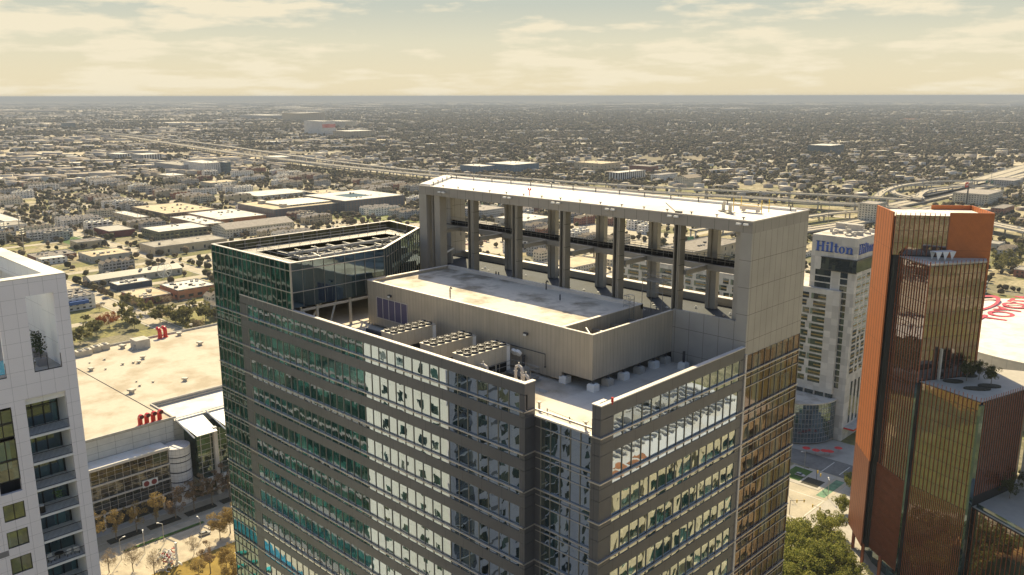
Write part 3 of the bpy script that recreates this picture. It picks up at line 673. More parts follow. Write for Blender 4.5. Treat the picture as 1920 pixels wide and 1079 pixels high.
M['lawn_gold'] = plain('ochre_lawn', (0.27, 0.185, 0.035), 0.95, 0.2, scale=0.2)
M['lawn_green'] = plain('artificial_green_lawn', (0.055, 0.12, 0.018), 0.95, 0.15)
M['soil_and_shade'] = plain('planting_and_shade_bed', (0.05, 0.045, 0.03), 0.95, 0.4, scale=1.5)
M['paint_line'] = plain('white_road_paint', (0.62, 0.60, 0.54), 0.7, 0.1)
M['gravel'] = plain('pale_gravel', (0.50, 0.43, 0.32), 0.95, 0.15, scale=0.3)
ROADX = [262 + 117 * k for k in range(-1, 9)]        # streets running along X, at these y
ROADY = [-675 - 104 * k for k in range(0, 12)] + [-571]   # streets running along Y
def flat(name, x0, x1, y0, y1, z, mt, kind='structure'):
    s = MB(); s.quad((x0, y0, z), (x1, y0, z), (x1, y1, z), (x0, y1, z)); return tag(s.build(name, mt), kind=kind)
for y in ROADX: flat('street', -1830, -490, y - 6, y + 6, .012, M['asphalt_light'])
for x in ROADY: flat('street', x - 5.5, x + 5.5, 130, 1190, .016, M['asphalt_light'])
for y in ROADX:
    for sgn in (-1, 1): s = MB(); s.box(-1830, -490, y + sgn * 7.6 - .9, y + sgn * 7.6 + .9, 0, .12); tag(s.build('pavement', M['paving']), kind='structure')
# avenue in front of the convention hall, park and plaza
flat('avenue', -331, -318.6, -60, 420, .012, M['asphalt_light']); flat('promenade', -335.6, -331, -60, 420, .02, M['paving'])
flat('park_plaza', -318.2, -289, -60, 260, .024, M['gravel']); flat('park_lawn', -288.9, -165, 95, 300, .006, M['lawn']); flat('ochre_lawn', -289, -250, 95, 150, .014, M['lawn_gold']); flat('park_lawn', -318.2, -165, -60, 94.9, .012, M['lawn'])
for (x0, x1, y0, y1) in ((-318.5, -318.2, -60, 300), (-331.2, -330.9, -60, 420)):
    s = MB(); s.box(x0, x1, y0, y1, 0, .13); tag(s.build('kerb', M['concrete']), kind='structure')
flat('avenue_marking', -318.6 - 5.9, -318.6 - 5.75, -60, 300, .020, M['paint_line'])
# park ground between the towers (seen mirrored in the facades)
flat('park_lawn', -164.9, 40, 62, 300, .010, M['lawn']); flat('garden_path', -160, -40, 160, 172, .03, M['gravel']); flat('garden_path', -120, -108, 100, 290, .036, M['gravel']); flat('garden_path', -60, 30, 225, 240, .034, M['gravel'])
flat('park_lawn', -98, 160, -200, 61.9, .009, M['soil_and_shade']); flat('planting_and_shade_bed', -98, 40, 62.1, 150, .013, M['soil_and_shade']); flat('garden_path', -98, 160, 20, 30, .03, M['gravel']); flat('garden_path', -60, -48, -200, 19.9, .032, M['gravel'])  # soil-coloured sheets added out of view to dim window reflections; bed stands for shade
def oval(name, x, y, rx, ry, z, mt, rot=0.0):
    s = MB(); P = [(rx * math.cos(2 * math.pi * k / 28), ry * math.sin(2 * math.pi * k / 28) * (1 + .15 * math.sin(4 * math.pi * k / 28 + 1))) for k in range(28)]
    P = [(x + a * math.cos(rot) - b * math.sin(rot), y + a * math.sin(rot) + b * math.cos(rot), z) for a, b in P]; i = len(s.v); s.v += P; s.f.append(tuple(range(28))); s.m.append(0); return tag(s.build(name, mt), kind='structure')
M['lawn_bright'] = plain('olive_green_lawn', (0.15, 0.17, 0.045), .95, .2, scale=.15)
oval('playground_surface', -103, 252, 26, 17, .040, plain('ochre_play_surface', (0.42, 0.25, 0.09), .9, .1), .3); oval('play_lawn', -103, 253, 15, 9, .046, M['lawn_green'], .3)
oval('meadow', -180, 212, 44, 26, .038, M['lawn_bright'], .5); oval('gravel_court', -196, 232, 22, 8, .044, M['paving'], .4); oval('meadow', -210, 180, 36, 18, .042, M['lawn_bright'], 1.1); oval('gravel_court', -165, 190, 26, 5, .048, M['gravel'], .9)
# crossing beside the hotel
flat('street', -330, 60, 362, 378, .020, M['asphalt']); flat('street', -158, -138, 200, 361.9, .024, M['asphalt_light'])
flat('street', -190, -158.1, 300, 340, .022, M['asphalt_light']); flat('pavement', -137.9, -90, 286, 361, .05, M['paving']); flat('pavement', -230, -120, 378.1, 402, .05, M['paving'])
flat('bicycle_lane', -143.5, -139.6, 337, 358, .032, plain('green_lane_paint', (0.12, 0.24, 0.14), 0.8, 0.3, scale=.4))
for (x0, x1, y0, y1) in ((-158, -138, 311.6, 312), (-158, -138, 334.2, 334.6), (-157.6, -157.2, 312, 334), (-138.8, -138.4, 312, 334), (-138, -137.6, 364, 376), (-145, -144.6, 364, 376), (-152.5, -152.1, 362, 376)): flat('crosswalk_line', x0, x1, y0, y1, .034, M['paint_line'])
s = MB(); s.box(-165, -144.6, 342, 360.5, 0, .15); tag(s.build('traffic_island', M['paving']), kind='structure')
flat('planting_strip', -163.5, -155, 345, 359, .156, M['lawn_green']); flat('planting_strip', -154, -146, 344, 352, .156, M['soil_and_shade'])

# ================================================================== LEFT WHITE TOWER (and the same complex seen mirrored)
M['white_panel'] = panel('white_facade_panels', (0.86, 0.81, 0.83), 1.43, 1.59, offu=0.2, offz=0.53, w=0.03, rough=0.35, dark=0.55, var=0.02)
M['white_panel2'] = panel('white_facade_panels_side', (0.86, 0.85, 0.82), 2.4, 3.18, w=0.04, rough=0.5, dark=0.6, var=0.03)
M['grey_strip'] = plain('grey_facade_strip', (0.24, 0.23, 0.24), 0.5, 0.05)
M['apt_glass'] = glass('dark_apartment_glass', (0.72, 0.82, 0.84), (0.01, 0.03, 0.035), (0.05, 0.12, 0.12), refl=0.17, cell=(1.2, 3.18), wave=0.0012)
M['frame_black'] = plain('black_window_frames', (0.02, 0.02, 0.022), 0.4, 0.1)
LX, LY = -99.3, 31.42
white = thing('residential_tower', 'white panelled residential tower with balconies and a rooftop pool at the left edge', 'apartment tower', (LX, LY, 0))
winv = Matrix.Translation((-LX, -LY, 0))
def wp(mb, name, mt, p=None):
    o = mb.build(name, mt); o.parent = p or white
    if p is None: o.matrix_parent_inverse = winv
    return o
FL = [127.08 + 3.18 * k for k in range(3)] + [127.08 - 3.18 * k for k in range(1, 39)]
FL = sorted([z for z in FL if z > 12], reverse=True)     # balcony floor levels
s = MB()
YL = -12
# +X face, solid parts around openings
s.box(LX - .45, LX, 30.0, LY, 5, 151.0); s.box(LX - .45, LX, 24.42, 25.83, 5, 140.55); s.box(LX - .45, LX, 25.83, 30.0, 137.75, 140.55)
s.box(LX - .45, LX, YL, 24.42, 137.3, 140.55); s.box(LX - .45, LX, 25.83, 27.15, 140.55, 149.1) ; s.box(LX - .45, LX, 24.42, 25.83, 140.56, 149.1); s.box(LX - .45, LX, YL, 30.0, 149.1, 151.0)
s.box(LX - .45, LX, YL, 22.3, 5, 137.29)
for T in FL[2:]:
    s.box(LX - .45, LX, 22.3, 24.42, T - .72 , T + .50)
wp(s, 'facade', M['white_panel'])
s = MB()
s.box(-122, LX - .46, LY - .45, LY, 5, 151.0); s.box(-122, -121.6, YL, LY - .46, 5, 151); s.box(-122, LX - .46, YL, YL + .4, 5, 151)
wp(s, 'side_facade', M['white_panel2'])
s = MB()
for T in FL[4:]:
    s.box(LX - .02, LX + .012, 19.6, 22.28, T - .25, T + .42)
wp(s, 'grey_strip', M['grey_strip'])
for T in FL[2:34]:
    s = MB()
    for (a, b_) in ((17.6, 19.3), (13.6, 15.2), (3.2, 4.6), (-3.0, -1.4), (-9.0, -7.2)): s.box(LX - .02, LX + .03, a, b_, T + .6, T + 2.5)
    s.box(LX - .02, LX + .03, 6.5, 11.4, T + .05, T + 2.95); wp(s, 'window', M['apt_glass'])
s = MB(); s.box(-121.5, -103.2, YL + .4, LY - .5, 5, 140.4); wp(s, 'core', M['grey_strip'])
# roof frame and terrace
s = MB(); s.box(-121.5, LX - .46, YL + .41, LY - .46, 140.41, 140.55); wp(s, 'pool_terrace_floor', M['paving'])
s = MB(); s.box(-122.05, LX + .02, LY - 1.9, LY + .02, 151.0, 151.12); s.box(LX - 1.4, LX + .02, YL, LY - 1.91, 151.0, 151.12); wp(s, 'coping', M['roof_clean'])
s = MB(); s.box(-121.9, LX - 1.0, LY - 1.7, LY - .5, 149.1, 150.98); s.box(LX - 1.3, LX - .47, YL, LY - 1.72, 149.1, 150.98); s.box(-104.4, LX - .5, LY - 1.3, LY - .46, 140.56, 149.09); s.box(-112.6, -104.41, LY - .8, LY - .46, 140.56, 149.09); wp(s, 'roof_frame', M['white_panel2'])
s = MB(); s.box(-106.5, LX - 1.6, 20.0, 27.6, 140.56, 140.60); wp(s, 'swimming_pool', plain('turquoise_pool_water', (0.06, 0.46, 0.55), 0.05, 0.1))
s = MB()
for y0, y1 in ((27.2, 29.95), (YL, 24.4)):
    n = max(2, int((y1 - y0) / .93))
    for k in range(n + 1): s.box(LX - .12, LX - .06, y0 + (y1 - y0) * k / n - .03, y0 + (y1 - y0) * k / n + .03, 140.56, 142.2)
    s.box(LX - .12, LX - .06, y0, y1, 140.56, 140.66)
for k in range(8): s.box(-108 - k * 1.4, -107.94 - k * 1.4, LY - .9, LY - .84, 140.56, 142.3)
s.box(-119, -107.9, LY - .9, LY - .85, 142.3, 142.36)
wp(s, 'terrace_railing', M['frame_black'])
for (x, y, sc, lab) in ((-101.6, 28.6, 1.0, 'small potted tree nearest the corner on the rooftop pool terrace'), (-105.8, 29.4, .85, 'second potted tree deeper inside the rooftop pool terrace')):
    t = thing('potted_tree', lab, 'potted tree', (x, y, 140.56)); s = MB(); s.box(-.45, .45, -.45, .45, 0, .8); s.build('planter', M['grey_strip'], t)
    s = MB(); s.tube([(0, 0, .8), (.05, 0, 2.2 * sc)], .05, 5); s.build('trunk', M['frame_black'], t)
    s = MB()
    for k in range(160):
        a = rnd.uniform(0, 6.28); r = rnd.uniform(0, .7); z = rnd.uniform(1.3, 3.4) * sc; c = Vector((r * math.cos(a), r * math.sin(a), z)); u = Vector((rnd.gauss(0, 1), rnd.gauss(0, 1), rnd.gauss(0, 1))).normalized() * .14; v = u.orthogonal().normalized() * .1
        s.quad(*[tuple(c + p) for p in (u, v, -u, -v)])
    s.build('crown', plain('dark_leaves', (0.05, 0.07, 0.03), .8, .3), t)
def sunbed(x, y, z, rz, label, mt, group):
    t = thing('sun_lounger', label, 'sun lounger', (x, y, z), rz, group); s = MB(); s.box(-.33, .33, -.95, .45, .22, .32); s.quad((-.33, .45, .32), (.33, .45, .32), (.33, 1.0, .72), (-.33, 1.0, .72)); s.build('cushion', mt, t)
    s = MB(); [s.box(a, a + .05, b, b + .05, 0, .22) for a in (-.3, .25) for b in (-.85, .35)]; s.build('leg', M['frame_black'], t); return t
lb = sunbed(-101.3, 26.9, 140.60, 1.57, 'white lounger nearest the glass rail on the rooftop pool terrace', M['white'], 'white pool loungers')
for (x, y, lab) in ((-103.6, 28.0, 'white lounger between the two potted trees of the pool terrace'), (-105.6, 27.2, 'white lounger further inside the rooftop pool terrace'), (-108.4, 28.6, 'white lounger deepest inside the pool terrace')): copy_tree(lb, (x, y, 140.6), 1.57, lab)
# balconies
for k, T in enumerate(FL[:16]):
    s = MB(); s.box(LX - 3.6, LX + .06, 25.85, 29.98, T - .26, T); sl = wp(s, 'balcony_floor', M['white'] if k else M['white'])
    s = MB()
    s.box(LX - .02, LX + .03, 25.87, 29.96, T + 1.02, T + 1.08); s.box(LX - .02, LX + .03, 25.87, 29.96, T + .08, T + .12)
    for j in range(33): y = 25.88 + j * .1265; s.box(LX - .01, LX + .01, y, y + .022, T + .1, T + 1.03)
    o = s.build('balcony_rail', M['frame_black'], sl)
    ztop = (FL[k - 1] - .27) if k else 137.0
    s = MB(); s.quad((LX - 3.2, 25.85, T), (LX - 3.2, 29.98, T), (LX - 3.2, 29.98, ztop), (LX - 3.2, 25.85, ztop)); w = wp(s, 'balcony_window', M['apt_glass'])
    s = MB()
    for y in (25.9, 27.2, 28.4, 29.85): s.box(LX - 3.19, LX - 3.08, y - .05, y + .05, T, ztop)
    s.box(LX - 3.19, LX - 3.08, 25.9, 29.9, T + 2.25, T + 2.33); s.build('window_frame', M['frame_black'], w)
s = MB(); s.box(LX - 3.6, LX - .46, 29.98, 30.03, 10, 137.7); s.box(LX - 3.6, LX - .46, 25.78, 25.84, 10, 137.7); s.box(LX - .9, LX - .44, 25.85, 29.98, 137.0, 137.74); wp(s, 'recess_wall', M['white_panel2'])
for k, T in enumerate(FL):
    if k > 14: break
    if k < 2: zb, zt = T - .72 + (.0 if k else 0), 0
    if k == 0: zb, zt = T + .5, 137.1
    elif k == 1: zb, zt = T - 1.3, T + 2.9 + .5
    elif k == 2: continue
    else: zb, zt = T + .5, T + 3.18 - .72
    s = MB(); s.quad((LX - .12, 22.3, zb), (LX - .12, 24.42, zb), (LX - .12, 24.42, zt), (LX - .12, 22.3, zt)); w = wp(s, 'window', M['apt_glass'])
    s = MB(); s.box(LX - .11, LX - .03, 22.3, 22.37, zb, zt); s.box(LX - .11, LX - .03, 24.35, 24.42, zb, zt); s.box(LX - .11, LX - .03, 23.33, 23.40, zb + .07, zt - .07)
    s.box(LX - .11, LX - .03, 22.38, 24.34, zb, zb + .07); s.box(LX - .11, LX - .03, 22.38, 24.34, zt - .07, zt)
    if k < 2: s.box(LX - .10, LX - .02, 22.38, 24.34, (zb + zt) / 2 - .1, (zb + zt) / 2 + .1)
    s.build('window_frame', M['frame_black'], w)
def bchair(x, y, z, rz, label, mt):
    t = thing('balcony_chair', label, 'chair', (x, y, z), rz, None); q = MB(); q.box(-.28, .28, -.28, .28, .36, .44); q.build('seat', mt, t)
    q = MB(); [q.box(-.28 + k * .125, -.20 + k * .125, .24, .28, .44, .95) for k in range(5)]; q.build('backrest', mt, t)
    for a in (-.25, .2):
        for b_ in (-.25, .2): q = MB(); q.box(a, a + .05, b_, b_ + .05, 0, .36); q.build('leg', M['frame_black'], t)
    return t
def btable(x, y, z, r, h, label, mt):
    t = thing('balcony_table', label, 'table', (x, y, z)); q = MB(); q.cyl(0, 0, h - .05, h, r, 14); q.build('table_top', mt, t); q = MB(); q.cyl(0, 0, 0, h - .05, .05, 6); q.build('leg', M['frame_black'], t)
bchair(-100.2, 26.6, FL[5], 1.9, 'white slatted chair on the left end of the fourth balcony from the top', M['white'])
bchair(-100.3, 28.4, FL[5], -1.2, 'white slatted chair right of the table on the fourth balcony', M['white'])
bchair(-100.2, 29.4, FL[5], -2.0, 'white slatted chair at the right end of the fourth balcony', M['white'])
btable(-100.3, 27.5, FL[5], .5, .72, 'round dark table between white chairs on the fourth balcony', M['frame_black'])
bchair(-100.2, 28.9, FL[7], -1.4, 'pale chair at the right end of the sixth balcony from the top', M['concrete'])
bchair(-100.3, 27.4, FL[7], 1.2, 'pale chair left of the table on the sixth balcony', M['concrete'])
btable(-100.3, 28.2, FL[7], .35, .5, 'small dark table between two pale chairs on the sixth balcony', M['frame_black'])
t_ = thing('balcony_bench', 'pale slatted bench on the fifth balcony from the top', 'bench', (-100.3, 27.9, FL[6]), 0); q = MB()
for k in range(12): q.box(-.35, .35, -1.2 + k * .2, -1.06 + k * .2, .4, .46)
q.build('seat', M['concrete'], t_); q = MB(); q.box(-.3, .3, -1.1, -1.0, 0, .39); q.box(-.3, .3, 1.0, 1.1, 0, .39); q.build('frame', M['frame_black'], t_)
t_ = thing('balcony_barrel_seat', 'round wicker seat with white cushion on the second balcony from the top', 'seat', (-100.2, 26.3, FL[3]), 0); q = MB(); q.cyl(0, 0, 0, .8, .38, 12); q.build('body', M['frame_black'], t_); q = MB(); q.cyl(0, 0, .8, .92, .3, 12); q.build('cushion', M['white'], t_)
t_ = thing('hanging_plant', 'bright green hanging plant on the second balcony from the top', 'plant', (-100.2, 28.2, FL[3] + 1.7), 0); q = MB()
for k in range(90): c = Vector((rnd.gauss(0, .18), rnd.gauss(0, .2), rnd.gauss(0, .22))); q.quad(*[tuple(c + p) for p in (Vector((.07, 0, .05)), Vector((0, .07, -.03)), Vector((-.07, 0, -.05)), Vector((0, -.07, .03)))])
q.build('leaves', plain('bright_leaves', (0.16, 0.30, 0.03), .8, .3), t_); q = MB(); q.tube([(0, 0, .2), (0, 0, 1.1)], .015, 4); q.build('cord', M['frame_black'], t_)
# side windows (seen mirrored) on the +Y face
s = MB()
for T in FL:
    for x in (-102.4, -106.0, -111.5, -116.4): s.box(x - .75, x + .75, LY - .01, LY + .015, T + .7, T + 2.3)
wp(s, 'side_window', M['apt_glass'])
# green glass block, and the pool deck in front of it, behind the camera side
gt = thing('glass_residential_block', 'green glass residential block beyond the left edge, mirrored in the tower facade', 'apartment tower', (-170, 10, 0))
def gp(mb, name, mt):
    o = mb.build(name, mt); o.parent = gt; o.matrix_parent_inverse = Matrix.Translation((170, -10, 0)); return o
s = MB(); s.box(-235, -122.2, 5, 24.9, 0, 136); gp(s, 'glazing', glass('teal_glass', (0.30, 0.42, 0.40), (0.006, 0.03, 0.026), (0.03, 0.12, 0.10), refl=0.12, cell=(2.6, 3.3)))
s = MB()
for k in range(28): z = 20 + k * 4.1; s.box(-235, -122.2, 24.91, 25.5 if k % 3 == 0 else 25.05, z, z + .5)
gp(s, 'floor_edge', M['grey_strip'])
deck = thing('podium_building', 'podium with a pool deck beyond the left edge, mirrored in the tower facade', 'building', (-165, 35, 0))
s = MB(); s.box(-235, -123, 25.6, 46, 0, 69); o = s.build('podium_wall', M['concrete']); o.parent = deck; o.matrix_parent_inverse = Matrix.Translation((165, -35, 0))
s = MB(); s.box(-235, -123, 25.6, 46, 69.004, 69.1); o = s.build('pool_deck_paving', plain('cream_deck', (0.62, 0.54, 0.42), .8, .1)); o.parent = deck; o.matrix_parent_inverse = Matrix.Translation((165, -35, 0))
s = MB(); s.prism([(-190, 30), (-175, 28.5), (-150, 31), (-135, 29.5), (-133, 31.5), (-150, 33.6), (-172, 32), (-190, 33)], 69.11, 69.2); s.prism([(-205, 41), (-190, 40), (-175, 43), (-180, 45.5), (-205, 45)], 69.11, 69.2); o = s.build('swimming_pool', plain('blue_pool_water', (0.05, 0.28, 0.42), 0.1, .2)); o.parent = deck; o.matrix_parent_inverse = Matrix.Translation((165, -35, 0))
tq = plain('turquoise_cushion', (0.04, 0.50, 0.52), .8, .1); first = None; K = 0
for gx in range(14):
    for gy in range(3):
        x, y = -205 + gx * 5.6 + rnd.uniform(-.4, .4), 36.5 + gy * 3.1
        if first is None: first = sunbed(x, y, 69.1, .4, 'turquoise lounger on the mirrored pool deck', tq, 'turquoise pool deck loungers')
        else: copy_tree(first, (x, y, 69.1), .4 + rnd.uniform(-.1, .1), scale=(1.7, 1.7, 1.5))
        if gx % 4 == 3 and gy == 1: continue
# cream apartment tower beyond the right edge, mirrored in the right-hand facade
M['cream_wall'] = plain('cream_render', (0.62, 0.52, 0.34), .8, .08)
ct = thing('cream_apartment_tower', 'cream apartment tower with a white roof beyond the right edge, mirrored in the facade', 'apartment tower', (0, 118, 0))
cinv = Matrix.Translation((0, -118, 0))
def cp(mb, name, mt): o = mb.build(name, mt); o.parent = ct; o.matrix_parent_inverse = cinv; return o
s = MB(); s.box(-15.6, 14, 95, 150, 0, 108.9); cp(s, 'core', M['apt_glass'])
s = MB()
for y in (95, 101.5, 110.2, 118.6, 126, 134, 141.6, 148.5): s.box(-16.2, -15.55, y, y + 1.5, 0, 108)
for k in range(30):
    z = 106.2 - k * 3.4; s.box(-16.0 - (.5 if k % 2 else 0), -15.58, 96.55, 110.1, z, z + 1.0); s.box(-15.95, -15.58, 111.75, 125.9, z + .2, z + .9); s.box(-16.3, -15.58, 127.55, 148.4, z, z + 1.1)
cp(s, 'facade_piers', M['cream_wall'])
s = MB(); s.box(-16.8, 14.5, 94.5, 150.5, 108.91, 110.0); cp(s, 'roof', M['roof_clean'])
s = MB()
for k in range(6): y = 96.5 + k * 2.9; s.box(-15.6 + k % 2, -13.6 + k % 2, y, y + 2.2, 110.004, 110.06)
cp(s, 'terracotta_pavers', plain('terracotta_pavers', (0.42, 0.17, 0.07), .9, .2))
s = MB()
for k in range(16): s.box(-8 + (k % 4) * 4, -6 + (k % 4) * 4, 100 + (k // 4) * 11, 104 + (k // 4) * 11, 110.004, 111.6)
for k in range(26): s.box(-11.5, 2, 97 + k * 2, 97.4 + k * 2, 110.004, 110.5)
cp(s, 'roof_units', M['concrete'])

# ================================================================== ORANGE-FINNED OFFICE BUILDING
M['orange'] = panel('terracotta_ribs', (0.50, 0.145, 0.035), 0.52, 17.0, w=0.10, rough=0.55, dark=0.42, var=0.06, metal=0.1)
M['orange_weave'] = panel('terracotta_lattice', (0.27, 0.085, 0.035), 0.40, 0.62, w=0.10, rough=0.6, dark=0.5, var=0.08)
M['fin'] = plain('terracotta_fin', (0.34, 0.10, 0.045), 0.5, 0.1)
M['glass_or'] = glass('bronze_mirror_glass', (0.62, 0.57, 0.55), (0.03, 0.02, 0.016), (0.06, 0.05, 0.045), refl=0.36, cell=(1.5, 4.2), wave=0.002)
org = thing('finned_office_building', 'faceted office building with orange ribs and mirror glass', 'office building', (-98, 300, 0))
oinv = Matrix.Translation((98, -300, 0))
def op_(mb, name, mt, p=None):
    o = mb.build(name, mt); o.parent = p or org
    if p is None: o.matrix_parent_inverse = oinv
    return o
def finwall(P0, P1, z0, z1, step, gm, depth=.16, fw=.15, top=1.2, storey=4.2, low=None, skip=None):
    A = Vector(P0); B = Vector(P1); d = (B - A); Lh = d.length; d.normalize(); nv = Vector((d.y, -d.x)); n = max(1, round(Lh / step))
    s = MB()
    zz = z0; lv = []
    while zz < z1 - .1: lv.append((zz, min(zz + storey, z1))); zz += storey
    for (a, c) in lv:
        for k in range(n):
            q = []
            for (t_, z) in ((k, a), (k + 1, a), (k + 1, c), (k, c)):
                p = A + d * Lh * t_ / n + nv * rnd.uniform(-.006, .006); q.append((p.x, p.y, z))
            s.quad(*q)
    w = op_(s, 'glazing', gm)
    s = MB()
    for (a, c) in lv: s.obox((A + B) / 2 + nv * .04, d, nv, Lh, .06, c - .05, c + .05)
    op_(s, 'transom', M['frame_black'], w)
    for k in range(n + 1):
        p = A + d * Lh * k / n + nv * (depth / 2 + .05)
        s = MB(); s.obox(p, d, nv, fw, depth, z0, z1 + top); op_(s, 'fin', M['fin'])
    if low:
        s = MB()
        for k in range(n):
            for j in (1, 2): p = A + d * Lh * (k + j / 3) / n + nv * (depth / 2 + .05); s.obox(p, d, nv, fw * .8, depth, z0, low)
        op_(s, 'lower_fins', plain('pale_terracotta_fin', (0.44, 0.20, 0.10), .6, .1))
Np = (-107.0, 295.0)
NF = (-118.3, 309.8)
s = MB(); dd = Vector((NF[0] - Np[0], NF[1] - Np[1])).normalized(); nn = Vector((-dd.y, dd.x)) * -1
s.obox(((Np[0] + NF[0]) / 2 - nn.x * -.25, (Np[1] + NF[1]) / 2 - nn.y * -.25), dd, nn, 18.6, .5, 41, 131.6); op_(s, 'ribbed_screen', M['orange'])
s = MB(); s.obox(((Np[0] + NF[0]) / 2 - nn.x * -.2, (Np[1] + NF[1]) / 2 - nn.y * -.2), dd, nn, 18.4, .4, 7, 40.9); op_(s, 'lattice_screen', M['orange_weave'])
s = MB(); s.prism([(-105.9, 295.6), (-91.9, 304.5), (-81.2, 312.9), (-93, 329.6), (-103.6, 321), (-117, 309.3)], 7, 130.0); op_(s, 'core', M['black'])
s = MB(); s.prism([(-106.2, 295.7), (-92.1, 304.7), (-81.4, 312.8), (-93, 329.3), (-103.6, 320.8), (-117.2, 309.3)], 130.01, 130.2); op_(s, 'roof', M['roof_clean'])
finwall((-106.2, 295.2), (-91.9, 304.2), 117, 130.6, 1.5, M['glass_or'], depth=.35, top=.9)
for (a, b_, z0) in (((-91.9, 304.2), (-80.9, 312.8), 112), ((-80.9, 312.8), (-92.8, 329.8), 80), ((-92.8, 329.8), (-103.6, 321.4), 112)):
    A = Vector(a); B = Vector(b_); d = (B - A).normalized(); s = MB(); s.obox((A + B) / 2, d, Vector((d.y, -d.x)), (B - A).length, .4, z0, 131.8); op_(s, 'ribbed_screen', M['orange'])
# lower, nearer volume: faces A and B with terrace on top
finwall((-105.0, 296.9), (-90.6, 286.0), 41, 116.2, 1.38, M['glass_or'], top=1.6); finwall((-105.0, 296.9), (-90.6, 286.0), 7, 41, .62, M['glass_or'], fw=.16, top=0)
finwall((-90.6, 286.0), (-79.3, 305.0), 46, 116.2, 1.75, M['glass_or'], top=1.6)
s = MB(); s.prism([(-104.8, 297.0), (-90.6, 286.3), (-79.5, 305.1), (-81.5, 311), (-92.0, 303.6), (-104.5, 295.9 + 1.6)], 7, 116.1); op_(s, 'core', M['black'])
s = MB(); s.prism([(-105.0, 297.3), (-90.55, 286.2), (-79.35, 305.1), (-81.4, 312), (-92.0, 303.8)], 116.3, 116.6); s.obox((-84.9, 295.5), Vector((.511, .859)), Vector((.859, -.511)), 22, .2, 116.6, 117.0); op_(s, 'terrace_floor', M['concrete'])
for (x, y, z0, z1) in ((-105.55, 296.6, 7, 116.6), (-90.3, 285.4, 7, 77), (-68.9, 278.0, 5, 77)):
    s = MB(); s.obox((x, y), Vector((.79, -.61)), Vector((.61, .79)), 1.1, 1.2, z0, z1); op_(s, 'dark_slot', M['glass_blue'])
# podium: faces C, D, G
finwall((-89.2, 285.6), (-69.3, 278.6), 41, 77.4, 1.55, M['glass_or'], top=1.6); finwall((-89.2, 285.6), (-69.3, 278.6), 5, 41, .70, M['glass_or'], fw=.16, top=0)
finwall((-68.7, 278.9), (-62.6, 302.0), 46, 77.4, 1.3, M['glass_or'], depth=.12, fw=.16, top=1.6)
s = MB(); s.prism([(-89.0, 286), (-69.2, 279.0), (-63.0, 302.0), (-66, 322), (-81, 316), (-80, 305)], 5, 77.3); op_(s, 'core', M['black'])
s = MB(); s.prism([(-90.0, 286.1), (-69.2, 278.9), (-62.8, 302.0), (-66, 323), (-81, 316), (-79, 305)], 77.4, 77.6); op_(s, 'terrace_floor', M['paving'])
s = MB()
for (px, py, rx, ry) in ((1787, 716, 3.2, 1.9), (1832, 730, 4.2, 1.7), (1855, 725, 3.6, 1.9), (1815, 705, 3, 2)):
    x, y = at(px, py, 77.6); s.prism([(x + rx * math.cos(a) * .8 - ry * math.sin(a) * .6, y + rx * math.cos(a) * .6 + ry * math.sin(a) * .8) for a in [2 * math.pi * k / 16 for k in range(16)]], 77.6, 78.0)
op_(s, 'planting_and_shade_bed', M['soil_and_shade'])
s = MB(); s.obox((-86.0, 291.5), Vector((.511, .859)), Vector((.859, -.511)), .6, .8, 77.6, 88.5); op_(s, 'terrace_column', M['concrete'])
finwall((-68.3, 279.4), (-44.0, 266.0), 5, 20, 1.6, M['glass_or'], fw=.14, top=1.0); finwall((-68.3, 279.4), (-44.0, 266.0), 20, 42.2, 1.6, M['glass_or'], fw=.08, top=.2)
s = MB(); s.prism([(-68.2, 279.8), (-44, 266.4), (-40, 330), (-66, 335), (-63, 302.5)], 5, 42.3); op_(s, 'core', M['black'])
s = MB(); s.prism([(-68.3, 279.7), (-43.9, 266.3), (-40, 330), (-66, 335), (-62.9, 302.2)], 42.4, 42.6); op_(s, 'terrace_floor', M['paving'])
s = MB(); A = Vector((-68.2, 279.7)); B = Vector((-44, 266.4)); d = (B - A).normalized(); s.obox((A + B) / 2 + Vector((.3, .6)), d, Vector((d.y, -d.x)), 26, .08, 42.6, 44.0)
op_(s, 'glass_balustrade', M['apt_glass'])
s = MB(); s.box(-61.4, -45, 304, 305.5, 42.6, 77); op_(s, 'stone_wall', M['concrete'])
for (x, y) in ((-106.6, 296.2), (-113.5, 304.5), (-98.5, 291.3)):
    s = MB(); s.box(x - .5, x + .5, y - .5, y + .5, 0, 8); op_(s, 'street_column', M['fin'])
s = MB(); s.prism([(-104, 299), (-92, 290), (-80, 306), (-92, 326), (-112, 309)], 0, 6.9); op_(s, 'lobby_glazing', M['apt_glass'])
# folded white canopy on the upper terrace
cn = MB(); o0 = Vector((-92.0, 294.6, 116.6)); u = Vector((.56, .83, 0)); v = Vector((-.83, .56, 0))
H = 3.0
for k in range(3):
    a = o0 + u * (k * 2.6); 
    top = [a + Vector((0, 0, H)), a + u * 2.4 + Vector((0, 0, H)), a + u * 2.4 + v * 3 + Vector((0, 0, H)), a + v * 3 + Vector((0, 0, H))]
    cn.quad(*[tuple(p) for p in top])
    for (p, q) in ((top[0], top[1]), (top[3], top[2])):
        m_ = (p + q) / 2; f = Vector((m_.x, m_.y, 116.6)); cn.tri(tuple(p), tuple(q), tuple(f + (q - m_) * -.15))
tag(cn.build('terrace_canopy', M['white']), 'folded white canopy standing on the upper terrace of the orange building', 'canopy')

